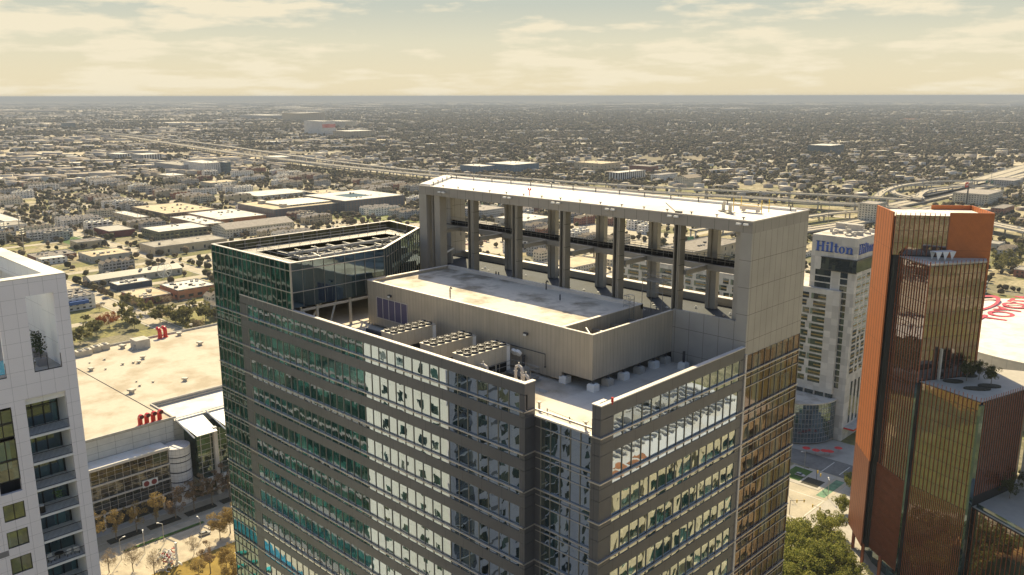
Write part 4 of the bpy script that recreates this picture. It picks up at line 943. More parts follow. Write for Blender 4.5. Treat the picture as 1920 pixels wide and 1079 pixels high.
# ================================================================== HOTEL WITH THE BLUE SIGN
hot = thing('hotel', 'beige checkered hotel tower with a blue sign behind the orange building', 'hotel', (-172, 415, 0))
hinv = Matrix.Translation((172, -415, 0))
def hp(mb, name, mt, p=None):
    o = mb.build(name, mt); o.parent = p or hot
    if p is None: o.matrix_parent_inverse = hinv
    return o
M['hotel_wall'] = panel('checkered_stone_panels', (0.66, 0.62, 0.57), 3.2, 3.3, w=0.05, rough=.7, dark=.7, tone=.75)
M['hotel_dark'] = glass('hotel_glass', (0.5, 0.58, 0.62), (0.012, 0.02, 0.025), (0.05, 0.06, 0.05), refl=0.10, cell=(1.7, 3.3))
M['yellow_panel'] = plain('ochre_panels', (0.33, 0.22, 0.07), .7, .08); M['green_panel'] = plain('sage_panels', (0.19, 0.22, 0.15), .7, .08)
HN = (-161.0, 402.6)
s = MB(); s.box(-183.7, HN[0], HN[1], 432, 0, 103.2); hp(s, 'tower_wall', M['hotel_wall'])
s = MB(); s.box(-183.2, -161.5, 403.1, 431.5, 103.21, 103.25); hp(s, 'roof', M['roof']); 
for i in range(26): s = MB(); x, y = rnd.uniform(-181, -164), rnd.uniform(405, 429); h = rnd.uniform(.6, 2); s.box(x, x + rnd.uniform(.6, 2.5), y, y + rnd.uniform(.6, 2.5), 103.26, 103.26 + h); hp(s, 'rooftop_unit', M['concrete'])
s = MB(); s.box(-183.7, -170, 428.5, 431.9, 103.26, 106); s.box(-176, -168, 424, 424.5, 103.26, 106.5)
hp(s, 'roof_screen_wall', M['concrete'])
s = MB(); s.box(-178.2, HN[0] + .5, HN[1] - .5, HN[1] - .02, 86.6, 92.3); s.box(HN[0] + .02, HN[0] + .5, HN[1] - .01, 431, 86.6, 92.3); hp(s, 'lounge_glazing', M['hotel_dark'])
s = MB(); s.box(-178.4, HN[0] + .8, HN[1] - .8, HN[1] - .02, 92.31, 92.7); s.box(HN[0] + .02, HN[0] + .8, HN[1] - .01, 431, 92.31, 92.7); s.box(-178.4, HN[0] + .7, HN[1] - .7, HN[1] - .02, 86.1, 86.59); hp(s, 'lounge_canopy', M['frame_black'])
for z0, z1 in ((83.2, 86.0), (80.0, 82.6), (76.9, 79.4)):
    s = MB(); s.box(-181.0, -173.0, HN[1] - .06, HN[1] - .01, z0, z1); hp(s, 'window', M['hotel_dark'])
for k in range(18):
    z = 83.2 - k * 3.3
    s = MB(); s.box(-168.2, -164.6, HN[1] - .06, HN[1] - .01, z, z + 2.7); hp(s, 'window', M['hotel_dark'])
# wing
s = MB(); s.box(-302, -166.8, 400.5, 418, 24, 76.8); hp(s, 'wing_wall', M['hotel_wall'])
s = MB(); s.box(-301, -183.8, 401, 431, 76.81, 76.9); hp(s, 'wing_roof', M['roof']); s = MB(); s.box(-302, -183.8, 418.01, 431, 0, 76.8); hp(s, 'rear_wing_wall', M['hotel_wall'])
s = MB(); s.box(-302, -167.2, 401.2, 417.5, 0, 23.98); hp(s, 'podium_glazing', M['hotel_dark'])
s = MB()
for k in range(24): s.box(-171 - k * 5.4, -170.2 - k * 5.4, 400.5, 401.15, 0, 23.97)
for z in (8, 13, 17.5, 21): s.box(-302, -171, 400.9, 401.15, z, z + .35)
hp(s, 'podium_band', M['trim'])
ww = yy = gg = None
HM = [M['hotel_dark'], M['yellow_panel'], M['green_panel']]
def bay(x0, x1, z, w, fn):
    pass
for k in range(12):
    z = 71.2 - k * 3.9
    if z < 27: break
    x = -173.5; j = 0; q = MB()
    while x > -298:
        W = (6.4, 3.4, 5.2)[j % 3]
        q.box(x - W, x, 400.44, 400.49, z, z + 2.9)
        if (k + j) % 2 == 0: q.box(x - W - 1.2, x - W - .02, 400.42, 400.47, z, z + 2.9, 2)
        q.box(x - W * (1 if (j + k) % 3 else .6), x, 400.38, 400.43, z + 1.1, z + 1.75, 1)
        x -= W + (2.4, 3.4, 1.8)[(j + k) % 3]; j += 1
    hp(q, 'window_row', HM)
for k in range(17):
    z = 81.5 - k * 3.9
    if z < 34: break
    y = 405.5; j = 0; q = MB()
    while y < 429:
        W = (4.5, 2.6, 3.6)[j % 3]; q.box(HN[0] + .01, HN[0] + .06, y, y + W, z, z + 2.9); q.box(HN[0] + .07, HN[0] + .12, y, y + W, z + 1.1, z + 1.75, 1); y += W + (1.8, 2.6, 1.4)[(j + k) % 3]; j += 1
    hp(q, 'window_row', HM)
# rounded glass drum at its foot
dm = MB(); dm2 = MB(); cx, cy, r, zt = -185.5, 401.2, 20.5, 21.0
n = 40; ang = [math.pi * 1.02 + (math.pi * 1.0) * k / n for k in range(n + 1)]
for k in range(n):
    a0, a1 = ang[k], ang[k + 1]
    for j in range(8):
        z0, z1 = 1 + j * 2.5, 1 + (j + 1) * 2.5
        dm.quad((cx + r * math.cos(a0), cy + r * math.sin(a0), z0), (cx + r * math.cos(a1), cy + r * math.sin(a1), z0), (cx + r * math.cos(a1), cy + r * math.sin(a1), z1), (cx + r * math.cos(a0), cy + r * math.sin(a0), z1))
for k in range(n + 1):
    a = ang[k]; dm2.tube([(cx + (r + .06) * math.cos(a), cy + (r + .06) * math.sin(a), .5), (cx + (r + .06) * math.cos(a), cy + (r + .06) * math.sin(a), zt + .2)], .09, 4)
for j in range(9): dm2.tube([(cx + (r + .06) * math.cos(a), cy + (r + .06) * math.sin(a), 1 + j * 2.5) for a in ang], .09, 4)
hp(dm, 'drum_glazing', M['glass_blue']); hp(dm2, 'drum_mullions', M['trim'])
s = MB(); s.prism([(cx + (r + .4) * math.cos(a), cy + (r + .4) * math.sin(a)) for a in ang], zt, zt + .6); hp(s, 'drum_roof', M['roof'])
s = MB(); s.box(-161.9, -156, 405, 430, 6.2, 6.8); hp(s, 'entrance_canopy', M['concrete']); s = MB(); s.box(-155.98, -155.8, 405, 430, 6.1, 6.9); s.box(-161, -155.8, 404.7, 404.98, 6.1, 6.9); hp(s, 'canopy_edge', M['red'])
s = MB()
for y in (409, 413.5, 418): s.box(HN[0] + .01, HN[0] + .06, y, y + 2.0, 8, 30)
hp(s, 'tall_window', M['hotel_dark'])
# sign lettering with slab serifs
def letters(mb, text, org_, ux, h, dep, nv):
    """serif capitals and lowercase built from strokes: H i l t o n"""
    X = 0.0; u = Vector(ux); nv = Vector(nv)
    def bx(x0, x1, z0, z1):
        P = []
        for (xx, zz) in ((x0, z0), (x1, z0), (x1, z1), (x0, z1)):
            p = Vector(org_) + u * (xx * h) + Vector((0, 0, zz * h)); P.append(p)
        f = [p + nv * dep for p in P]; i = len(mb.v); mb.v += [tuple(p) for p in P + f]
        mb.f += [(i + 4, i + 5, i + 6, i + 7), (i, i + 1, i + 5, i + 4), (i + 1, i + 2, i + 6, i + 5), (i + 2, i + 3, i + 7, i + 6), (i + 3, i, i + 4, i + 7)]; mb.m += [0] * 5
    def ring(cx_, cz, ro, rz_, w, wz, a0=0, a1=2 * math.pi, n=26):
        for k in range(n):
            t0, t1 = a0 + (a1 - a0) * k / n, a0 + (a1 - a0) * (k + 1) / n; P = []
            for (t_, rr, zz) in ((t0, ro, rz_), (t1, ro, rz_), (t1, ro - w, rz_ - wz), (t0, ro - w, rz_ - wz)):
                P.append(Vector(org_) + u * ((cx_ + rr * math.cos(t_)) * h) + Vector((0, 0, (cz + zz * math.sin(t_)) * h)))
            f = [p + nv * dep for p in P]; i = len(mb.v); mb.v += [tuple(p) for p in P + f]
            mb.f += [(i + 4, i + 5, i + 6, i + 7), (i, i + 1, i + 5, i + 4), (i + 2, i + 3, i + 7, i + 6)]; mb.m += [0] * 3
    for ch in text:
        if ch == 'H':
            for x in (.10, .62): bx(X + x, X + x + .20, 0, 1); bx(X + x - .09, X + x + .29, 0, .07); bx(X + x - .09, X + x + .29, .93, 1)
            bx(X + .30, X + .62, .46, .56); X += 1.00
        elif ch == 'i': bx(X + .08, X + .27, 0, .66); bx(X, X + .35, 0, .07); bx(X, X + .1, .59, .66); ring(X + .175, .85, .12, .12, .12, .12); X += .42
        elif ch == 'l': bx(X + .08, X + .27, 0, 1); bx(X, X + .35, 0, .07); bx(X, X + .1, .93, 1); X += .42
        elif ch == 't': bx(X + .09, X + .28, .06, .9); bx(X, X + .42, .58, .66); ring(X + .28, .14, .19, .14, .19 * .4, .08, math.pi * 1.1, math.pi * 2, 10); X += .48
        elif ch == 'o': ring(X + .30, .33, .30, .345, .17, .07); X += .68
        elif ch == 'n':
            bx(X + .08, X + .27, 0, .62); bx(X, X + .35, 0, .07); bx(X, X + .1, .59, .66)
            bx(X + .47, X + .66, 0, .45); bx(X + .39, X + .74, 0, .07); ring(X + .42, .42, .24, .24, .16, .08, 0, math.pi * .95, 14); X += .8
M['sign_blue'] = plain('blue_sign_letters', (0.02, 0.09, 0.42), .4, .03)
s = MB(); letters(s, 'Hilton', (-181.6, HN[1] - .05, 95.2), (1, 0, 0), 5.0, .35, (0, -1, 0)); hp(s, 'sign', M['sign_blue'])
s = MB(); letters(s, 'Hilton', (HN[0] + .05, 404.2, 95.2), (0, 1, 0), 5.0, .35, (1, 0, 0)); hp(s, 'sign', M['sign_blue'])
# forecourt: red umbrellas and hedges
um = None
for i, (px, py, lab) in enumerate(((1512, 840, 'red parasol leftmost by the curved glass foot of the hotel'), (1530, 844, 'red parasol second from the left in front of the hotel drum'), (1546, 845, 'red parasol in the middle of the hotel forecourt'), (1556, 846, 'red parasol right of the middle one on the forecourt'), (1572, 840, 'red parasol nearest the hotel entrance canopy'))):
    x, y = at(px, py, 2.5)
    t = thing('parasol', lab, 'parasol', (x, y, 0), 0, 'red forecourt parasols'); s = MB(); n = 8
    for k in range(n):
        a0, a1 = 2 * math.pi * k / n, 2 * math.pi * (k + 1) / n; s.tri((2 * math.cos(a0), 2 * math.sin(a0), 2.4), (2 * math.cos(a1), 2 * math.sin(a1), 2.4), (0, 0, 3.1))
    s.build('canopy', M['red_sign'], t); s = MB(); s.cyl(0, 0, 0, 3.0, .05, 6); s.build('pole', M['dark_steel'], t)

# ================================================================== ARENA
ar = thing('arena', 'round arena with a white domed roof and big red lettering at the right edge', 'arena', (-98, 582, 0))
ac = (-98, 582); rx, ry, rzr = 88, 88, 32.5
s = MB(); n = 96
for k in range(n):
    a0, a1 = 2 * math.pi * k / n, 2 * math.pi * (k + 1) / n
    c0, s0, c1, s1 = math.cos(a0), math.sin(a0), math.cos(a1), math.sin(a1)
    for j in range(8):
        f0, f1 = 1 - j / 8, 1 - (j + 1) / 8; z0, z1 = rzr + 3.2 * (1 - f0 ** 2), rzr + 3.2 * (1 - f1 ** 2)
        if j < 7: s.quad((rx * f0 * c0, ry * f0 * s0, z0), (rx * f0 * c1, ry * f0 * s1, z0), (rx * f1 * c1, ry * f1 * s1, z1), (rx * f1 * c0, ry * f1 * s0, z1))
        else: s.tri((rx * f0 * c0, ry * f0 * s0, z0), (rx * f0 * c1, ry * f0 * s1, z0), (0, 0, z1))
s.build('roof', roofmat('arena_roof_membrane', (0.74, 0.72, 0.66), .1, seam=4), ar, True)
s = MB()
for k in range(n):
    a0, a1 = 2 * math.pi * k / n, 2 * math.pi * (k + 1) / n
    for (r0, z0, r1, z1) in ((1.0, rzr, 1.0, 22), (1.0, 22, 1.05, 20), (1.05, 20, 1.05, 12)):
        s.quad((rx * r0 * math.cos(a1), ry * r0 * math.sin(a1), z0), (rx * r0 * math.cos(a0), ry * r0 * math.sin(a0), z0), (rx * r1 * math.cos(a0), ry * r1 * math.sin(a0), z1), (rx * r1 * math.cos(a1), ry * r1 * math.sin(a1), z1))
s.build('drum_wall', panel('arena_wall_panels', (0.60, 0.56, 0.47), 6, 4.5, w=.12, dark=.6, rough=.7, obj=True), ar)
s = MB(); s.box(-60, 90, -100, 60, 0, 13); s.build('brick_base', winwall('tan_brick_base', (0.40, 0.28, 0.17), (0.16, 0.17, 0.15), 14, 13, .5, .45), ar)
s = MB(); s.box(-59, 89, -99, 59, 13.004, 13.05); s.build('base_roof', M['roof'], ar)
for i in range(14): s = MB(); x, y = rnd.uniform(-50, 30), rnd.uniform(-98, -89); s.box(x, x + 4, y, y + 2.5, 13.06, 15); s.build('rooftop_unit', M['concrete'], ar)
def roof_text(txt, x, y, size, z, parent, mt, extrude=.12):
    cu = bpy.data.curves.new('roof_lettering', 'FONT'); cu.body = txt; cu.size = size; cu.extrude = extrude; cu.offset = .018 * size; cu.space_character = 1.08
    o = bpy.data.objects.new('roof_lettering', cu); col.objects.link(o); bpy.context.view_layer.update()
    dg = bpy.context.evaluated_depsgraph_get(); me = bpy.data.meshes.new_from_object(o.evaluated_get(dg)); bpy.data.objects.remove(o)
    ob = bpy.data.objects.new('roof_lettering', me); col.objects.link(ob); me.materials.append(mt); ob.parent = parent; ob.location = (x - ac[0], y - ac[1], z); ob.rotation_euler = (0, 0, math.pi / 2 + .0); return ob
roof_text('TOYOTA', -134.5, 567, 20.5, 35.2, ar, M['red']); roof_text('CENTER', -110.5, 569, 20.5, 35.8, ar, M['red'])
s = MB(); n = 60; c0 = (-62, 30)
for k in range(n):
    a0, a1 = 2 * math.pi * k / n, 2 * math.pi * (k + 1) / n; P = []
    for (a, r0) in ((a0, 1), (a1, 1), (a1, .78), (a0, .78)): P.append((c0[0] + 9 * r0 * math.cos(a), c0[1] + 30 * r0 * math.sin(a), 35.1))
    s.quad(*P[::-1])
s.build('roof_emblem_ring', M['red'], ar)

# ================================================================== CONVENTION HALL
hall = thing('convention_hall', 'long low convention hall with a vast cream roof and white cladding', 'convention centre', (-400, 150, 0))
vinv = Matrix.Translation((400, -150, 0))
def vp(mb, name, mt, p=None):
    o = mb.build(name, mt); o.parent = p or hall
    if p is None: o.matrix_parent_inverse = vinv
    return o
M['hall_wall'] = panel('white_wall_panels', (0.58, 0.56, 0.53), 7.0, 2.75, w=.10, rough=.5, dark=.25, offz=1.0)
M['hall_roof'] = roofmat('cream_hall_roof', (0.52, 0.46, 0.36), .30, seam=0, scale=.06)
s = MB(); s.box(-475, -344.2, -80, 144.6, 0, 34.9); s.box(-475, -368, 144.6, 330, 0, 34.9); s.box(-368, -345.8, 144.62, 330, 0, 33.2); vp(s, 'hall_wall', M['hall_wall'])
s = MB(); s.box(-475.2, -344.0, -80, 144.8, 34.91, 35.1); s.box(-475.2, -368, 144.81, 330, 34.91, 35.1); vp(s, 'main_roof', M['hall_roof'])
s = MB(); s.box(-367.9, -345.6, 144.85, 330, 33.21, 33.4); vp(s, 'lower_roof', M['roof_clean'])
s = MB(); s.box(-344.6, -343.9, -80, 146, 35.11, 35.9); s.box(-475.3, -474.6, -80, 330, 35.11, 36.2); s.box(-368.3, -367.6, 146, 330, 35.11, 35.8); s.box(-367.5, -345, 144.9, 145.6, 33.41, 35.7)
for dy in (0, 1.2): s.box(-368.0, -367.6 + .4 * dy, 146, 330, 33.5 + dy * .5, 33.9 + dy * .5)
vp(s, 'roof_edge', M['concrete'])
s = MB(); s.tube([(*at(142, 690, 35.15), 35.15), (*at(290, 772, 35.15), 35.15)], .22, 4); vp(s, 'roof_seam', M['dark_steel'])
# front office range with gridded glazing
s = MB(); s.box(-343.9, -336.0, -80, 138, 0, 26.0); vp(s, 'front_range_core', M['black'])
s = MB(); s.box(-343.9, -335.7, -80, 138.2, 26.01, 26.5); vp(s, 'front_range_roof', M['roof_clean'])
s = MB()
for zb in (6.0, 12.4, 18.8):
    for j in range(3 if zb < 18 else 3):
        z = zb + 1.0 + j * 1.8
        for k in range(40):
            y = 137.6 - (k + 1) * 3.1
            s.box(-336.0, -335.95, y + .08, y + 3.02, z + .07, z + 1.73)
vp(s, 'gridded_windows', glass('office_grid_glass', (.5, .52, .5), (0.012, 0.014, 0.016), (0.06, 0.05, 0.04), refl=.14, cell=(3.1, 1.8)))
s = MB()
for z in (6.0, 12.4, 18.8, 25.4): s.box(-335.99, -335.5, -80, 138.2, z, z + .62)
for k in range(41): y = 137.6 - k * 3.1; s.box(-335.94, -335.86, y - .05, y + .05, 6.7, 25.4)
for z in (8.75, 10.55, 15.15, 16.95, 21.55, 23.35): s.box(-335.93, -335.87, 14, 137.6, z - .04, z + .04)
vp(s, 'facade_grid', M['coping'])
s = MB()
for k in range(9): y = 134 - k * 12; s.box(-335.9, -335.2, y - .3, y + .3, 0, 6)
vp(s, 'ground_floor_column', M['white'])
sg = MB(); sg.box(-335.45, -335.3, 126.0, 132.4, 12.2, 15.2); w = vp(sg, 'sign_board', M['white'])
for y in (127.6, 130.8):
    sg = MB(); sg.tube([(-335.29, y, 13.7), (-335.2, y, 13.7)], 1.15, 20); sg.build('sign_roundel', plain('maroon_roundel', (0.22, 0.03, 0.03), .5, .05), w)
# banded round stair drum
dc = (-338.0, 142.8); r = 5.2; s = MB(); s2 = MB(); n = 40
pts = [(dc[0] + r * math.cos(2 * math.pi * k / n), dc[1] + r * math.sin(2 * math.pi * k / n)) for k in range(n)]
zb = [(25.5, 21.8), (21.3, 19.4), (18.9, 15.0), (14.4, 10.6), (10.0, 6.2), (5.6, 0)]
for a, b_ in zb: s.prism(pts, b_, a)
s2.prism([(dc[0] + 4.9 * math.cos(2 * math.pi * k / n), dc[1] + 4.9 * math.sin(2 * math.pi * k / n)) for k in range(n)], 0, 25.3)
vp(s, 'stair_drum', panel('white_drum_panels', (0.66, 0.64, 0.64), 2.2, 1.9, w=.08, dark=.35, rough=.45)); vp(s2, 'drum_glazing', M['black'])
# glazed concourse with sloping canopies on brackets
s = MB(); s.box(-345.5, -333.5, 149.5, 330, 8.5, 29.5); vp(s, 'concourse_glazing', glass('green_concourse_glass', (.45, .55, .45), (0.02, 0.03, 0.02), (0.05, 0.09, 0.06), refl=.25, cell=(3.4, 2.4)))
s = MB()
for k in range(40): y = 151 + k * 4.4; s.box(-333.49, -333.3, y, y + .18, 8.5, 29.5)
for z in (11, 13.6, 16.2, 18.8, 21.4, 24.0, 26.6): s.box(-333.49, -333.35, 149.5, 330, z, z + .12)
for y in (156.5, 182): s.box(-333.2, -331.6, y, y + 1.6, 0, 31)
vp(s, 'concourse_frame', M['coping'])
s = MB()
for k in range(12):
    y = 147.0 + k * 14.0
    s.quad((-346, y, 33.0), (-329.5, y + 1, 30.2), (-329.5, y + 10.2, 30.2), (-346, y + 11.6, 33.0)); s.quad((-346, y + 11.6, 32.7), (-329.5, y + 10.2, 29.9), (-329.5, y + 1, 29.9), (-346, y, 32.7))
    s.box(-329.6, -329.4, y + 1, y + 10.2, 29.9, 30.2)
    s.tube([(-346, y - .6, 34.0), (-328.5, y - .6, 30.2)], .35, 4); s.tube([(-346, y - .6, 34.0), (-346, y + 12.4, 34.0)], .22, 4)
vp(s, 'sloping_canopy', M['white'])
s = MB(); s.box(-345.5, -331.0, 149.5, 330, 7.9, 8.45); s.box(-331.3, -331.0, 149.5, 330, 8.45, 9.4)
for k in range(50): s.box(-331.5, -331.1, 150 + k * 3.0, 150.5 + k * 3.0, 3.8, 7.9)
s.box(-331.6, -331.0, 149.5, 330, 3.3, 3.8); vp(s, 'terrace_slab', M['white'])
# roof equipment (each lifts away)
def red_pipe(x, y, z, rz, label, n=4, h=5.0, dia=.95, grp='red ship-like vent pipes on the hall roof'):
    t = thing('vent_cowl', label, 'vent cowl', (x, y, z), rz, grp); s = MB()
    pts = [(0, 0, 0), (0, 0, h * .62)] + [(1.5 - 1.5 * math.cos(a), 0, h * .62 + 1.5 * math.sin(a)) for a in [math.pi * .5 * k / 6 for k in range(1, 7)]] + [(2.4, 0, h * .62 + 1.45)]
    s.tube(pts, dia, 18, cap=False); s.build('pipe', M['red'], t, True)
    s = MB(); p = pts[-1]; s.tube([(p[0] - .25, 0, p[2]), (p[0] - .2, 0, p[2])], dia * .9, 18); s.build('mouth', plain('dark_red_inside', (0.12, 0.012, 0.01), .7, .1), t)
    s = MB(); s.cyl(0, 0, 0, .3, dia + .35, 18); s.build('base_ring', M['red'], t); return t
labs = ('red vent cowl nearest the street end of the row of four', 'second red vent cowl from the near end in the row of four', 'third red vent cowl from the near end in the row of four', 'red vent cowl farthest along the row of four at the hall roof edge')
p0 = red_pipe(-345.8, 131.6, 35.1, 0, labs[0])
for k in (1, 2, 3): copy_tree(p0, (-345.8, 131.6 + 2.75 * k, 35.1), 0, labs[k])
copy_tree(p0, (-470.5, 195.0, 35.1), math.pi, 'left one of two red vent cowls at the far side of the hall roof', (1.15, 1.15, 1.15)); copy_tree(p0, (-471.0, 198.4, 35.1), math.pi, 'right one of two red vent cowls at the far side of the hall roof', (1.15, 1.15, 1.15))
s = MB(); x, y = at(262, 655, 35.1); s.box(x - 7, x + 1, y - 2, y + 5.6, 35.11, 40.0); s.box(x - 7.1, x + 1.1, y - 2.1, y + 5.7, 40.0, 40.15); s.tube([(x - 1, y - 2.1, 37.8), (x + 1, y - 5, 35.2)], .3, 5)
tag(s.build('roof_hut', M['concrete']), 'boxy white stair hut standing on the cream hall roof near the two red cowls', 'roof hut')
cu_ = None
for i, (px, py) in enumerate(((150, 665), (163, 662), (180, 656), (196, 652))):
    x, y = at(px, py, 36); t = thing('condenser_unit', 'cream condenser unit with fans crowded at the far edge of the hall roof', 'condenser', (x, y, 35.1), 0, 'condenser units on the hall roof')
    s = MB(); s.box(-2.4, 2.4, -2.1, 2.1, 0, 3); s.build('casing', M['chiller'], t); s = MB(); s.cyl(-1.1, 0, 3, 3.3, 1.0, 12); s.cyl(1.2, 0, 3, 3.3, 1.0, 12); s.build('fan', M['dark_steel'], t)
hv = None
hoods = [(171, 694, 1.3), (230, 652, 1.6), (268, 672, 1.3), (262, 678, .8), (250, 680, .7), (230, 683, .8), (336, 628, 1.5), (375, 646, 1.5), (347, 713, 1.3), (287, 716, .6), (262, 723, .7), (256, 715, .5), (247, 736, 1.6), (196, 674, .7), (168, 680, .5), (198, 692, .6), (260, 680, 1.0), (358, 610, .9)]
for i, (px, py, sc) in enumerate(hoods):
    x, y = at(px, py, 35.5); lab = 'squat tan exhaust hood on the cream hall roof'
    if hv is None:
        hv = thing('exhaust_hood', lab, 'exhaust hood', (x, y, 35.1), .2, 'exhaust hoods on the hall roof'); s = MB(); s.box(-.7, .7, -.7, .7, 0, 1.0); s.build('curb', M['concrete'], hv); s = MB(); s.box(-1.3, 1.3, -1.1, 1.1, 1.0, 1.7); s.build('hood', M['chiller'], hv); hv.scale = (sc * .75,) * 3
    else: copy_tree(hv, (x, y, 35.1), rnd.uniform(0, 1.5), scale=(sc * .75,) * 3)

# ================================================================== TREES
def islandmat(name, pal, rough=0.9, scale=0.0, trans=0.0):
    mt, t, b = newmat(name); g = t.nodes.new('ShaderNodeNewGeometry'); r = t.nodes.new('ShaderNodeValToRGB'); t.links.new(g.outputs['Random Per Island'], r.inputs[0]); c = r.color_ramp
    n = len(pal); c.elements[0].color = (*pal[0], 1); c.elements[0].position = 0; c.elements[1].color = (*pal[-1], 1); c.elements[1].position = 1
    for k in range(1, n - 1): e = c.elements.new(k / (n - 1)); e.color = (*pal[k], 1)
    colr = r.outputs[0]
    if scale: colr = mixc(t, rng(t, noise(t, scale, 3), .35, .65), colr, mixc(t, 0.55, colr, (0.02, 0.02, 0.01)))
    t.links.new(colr, b.inputs['Base Color']); b.inputs['Roughness'].default_value = rough
    b.inputs['Specular IOR Level'].default_value = .2
    tr = t.nodes.new('ShaderNodeBsdfTranslucent'); t.links.new(colr, tr.inputs[0]); mx = t.nodes.new('ShaderNodeMixShader'); mx.inputs[0].default_value = trans; t.links.new(b.outputs[0], mx.inputs[1]); t.links.new(tr.outputs[0], mx.inputs[2]); t.links.new(mx.outputs[0], t.nodes['Material Output'].inputs[0])
    return mt
LEAF = {
 'oak': islandmat('evergreen_oak_leaves', [(0.10, 0.115, 0.025), (0.20, 0.22, 0.05), (0.32, 0.32, 0.075), (0.42, 0.38, 0.11)], trans=.4),
 'gold': islandmat('golden_autumn_leaves', [(0.20, 0.14, 0.07), (0.38, 0.27, 0.10), (0.48, 0.36, 0.14), (0.32, 0.23, 0.11)], trans=.4),
 'brown': islandmat('dry_brown_leaves', [(0.17, 0.12, 0.08), (0.30, 0.21, 0.13), (0.40, 0.28, 0.16)], trans=.4),
 'bare': islandmat('bare_twigs', [(0.16, 0.12, 0.085), (0.30, 0.235, 0.16), (0.40, 0.31, 0.21)], trans=.4),
 'green': islandmat('dark_evergreen_leaves', [(0.05, 0.058, 0.018), (0.10, 0.105, 0.035), (0.17, 0.165, 0.055)], trans=.4),
 'rust': islandmat('rust_red_leaves', [(0.20, 0.06, 0.02), (0.40, 0.14, 0.04)], trans=.4),
 'olive': islandmat('olive_leaves', [(0.10, 0.10, 0.04), (0.18, 0.17, 0.065), (0.27, 0.24, 0.10)], trans=.4),
}
BARK = plain('pale_bark', (0.22, 0.18, 0.13), .9, .25, scale=2)
def make_tree(kind, h, rad, leaves, size, seed, label, group, name='street_tree', dense=1.0):
    rr = random.Random(seed); t = thing(name, label, 'tree', (0, 0, -500), 0, group); s = MB()
    th = h * (.32 if kind != 'oak' else .25); s.tube([(0, 0, 0), (rr.uniform(-.1, .1), rr.uniform(-.1, .1), th), (rr.uniform(-.3, .3), rr.uniform(-.3, .3), h * .8)], h * .022, 6, r2=h * .006)
    tips = []; nl = 9
    for k in range(nl):
        a = 2 * math.pi * k / nl + rr.uniform(-.4, .4); z0 = th * rr.uniform(.8, 1.9); R_ = rad * rr.uniform(.5, .95); z1 = z0 + h * rr.uniform(.18, .45)
        z1 = min(z1, h * .95)
        m_ = (R_ * .5 * math.cos(a), R_ * .5 * math.sin(a), (z0 + z1) / 2 - h * .02); e = (R_ * math.cos(a), R_ * math.sin(a), z1)
        s.tube([(0, 0, z0), m_, e], h * .010, 4, r2=h * .003); tips += [m_, e]
    tips.append((0, 0, h * .9)); s.build('trunk', BARK, t)
    s = MB()
    clumps = []
    for k in range(int(16 * dense) + 10):
        b = rr.choice(tips); clumps.append((Vector(b) + Vector((rr.gauss(0, rad * .22), rr.gauss(0, rad * .22), rr.gauss(0, h * .07))), rr.uniform(.16, .34) * rad))
    for k in range(leaves):
        c, cr_ = rr.choice(clumps); d = Vector((rr.gauss(0, 1), rr.gauss(0, 1), rr.gauss(0, .8))); d = d.normalized() * cr_ * rr.uniform(.5, 1.05) ** .5
        p = c + d
        if p.z < th * .7: continue
        nrm = (d.normalized() + Vector((rr.gauss(0, .6), rr.gauss(0, .6), rr.gauss(0, .6)))).normalized(); u = nrm.orthogonal().normalized(); a = rr.uniform(0, 6.28); w = nrm.cross(u); u, w = u * math.cos(a) + w * math.sin(a), w * math.cos(a) - u * math.sin(a); sz = size * rr.uniform(.6, 1.3)
        if kind == 'bare': s.quad(*[tuple(p + q) for q in (u * sz * 2.2, w * sz * .12, -u * sz * 2.2, -w * sz * .12)])
        else: s.quad(*[tuple(p + q) for q in (u * sz, w * sz * .7, -u * sz, -w * sz * .7)])
    s.build('crown', LEAF[kind], t); return t
def place(proto, x, y, z=0, sc=1.0, label=None):
    c = copy_tree(proto, (x, y, z), rnd.uniform(0, 6.28), label, (sc * rnd.uniform(.92, 1.08),) * 2 + (sc,)); return c
gold = [make_tree('gold', 13.5, 4.6, 2600, .20, 10 + k, 'golden autumn street tree along the avenue by the convention hall', 'avenue street trees', dense=.9) for k in range(3)]
brown = [make_tree('brown', 14, 4.6, 3600, .20, 20 + k, 'dense brown autumn street tree along the avenue by the convention hall', 'avenue street trees') for k in range(2)]
bare = [make_tree('bare', 10, 4.5, 1500, .26, 30 + k, 'leafless park tree on the pale plaza', 'bare park trees', 'park_tree') for k in range(2)]
big = [make_tree('gold', 13, 5.6, 5200, .22, 40 + k, 'big ochre park tree beside the green glass corner of the tower', 'ochre park trees', 'park_tree', 1.6) for k in range(2)]
oak = [make_tree('oak', 10.5, 5.6, 7000, .24, 50 + k, 'broad evergreen oak beside the crossing', 'evergreen oaks below the tower', 'oak_tree', 1.9) for k in range(3)]
proto_done = set()
def put(protos, x, y, z=0, sc=1.0, label=None):
    p = rnd.choice(protos)
    if p.name not in proto_done:
        proto_done.add(p.name); p.location = (x, y, z); p.scale = (sc, sc, sc); p.rotation_euler = (0, 0, rnd.uniform(0, 6.28))
        if label: p['label'] = label
        return p
    return place(p, x, y, z, sc, label)
ords = ['first', 'second', 'third', 'fourth', 'fifth', 'sixth', 'seventh']
for k in range(-1, 14):
    y = 109.5 + 8 * k - (0 if k else 0); pr = gold if k < 3 else brown
    put(pr, -323.7, y, 0.02, rnd.uniform(.92, 1.08), ('golden' if k < 3 else 'brown') + ' autumn street tree in the avenue planter, %s from the white tower' % ords[k + 1] if k < 6 else None)
s = MB()
for k in range(0, 9): s.box(-325.4, -321.6, 106.4 + 15.7 * k, 119.2 + 15.7 * k, .014, .35)
tag(s.build('avenue_planters', M['soil_and_shade']), kind='structure')
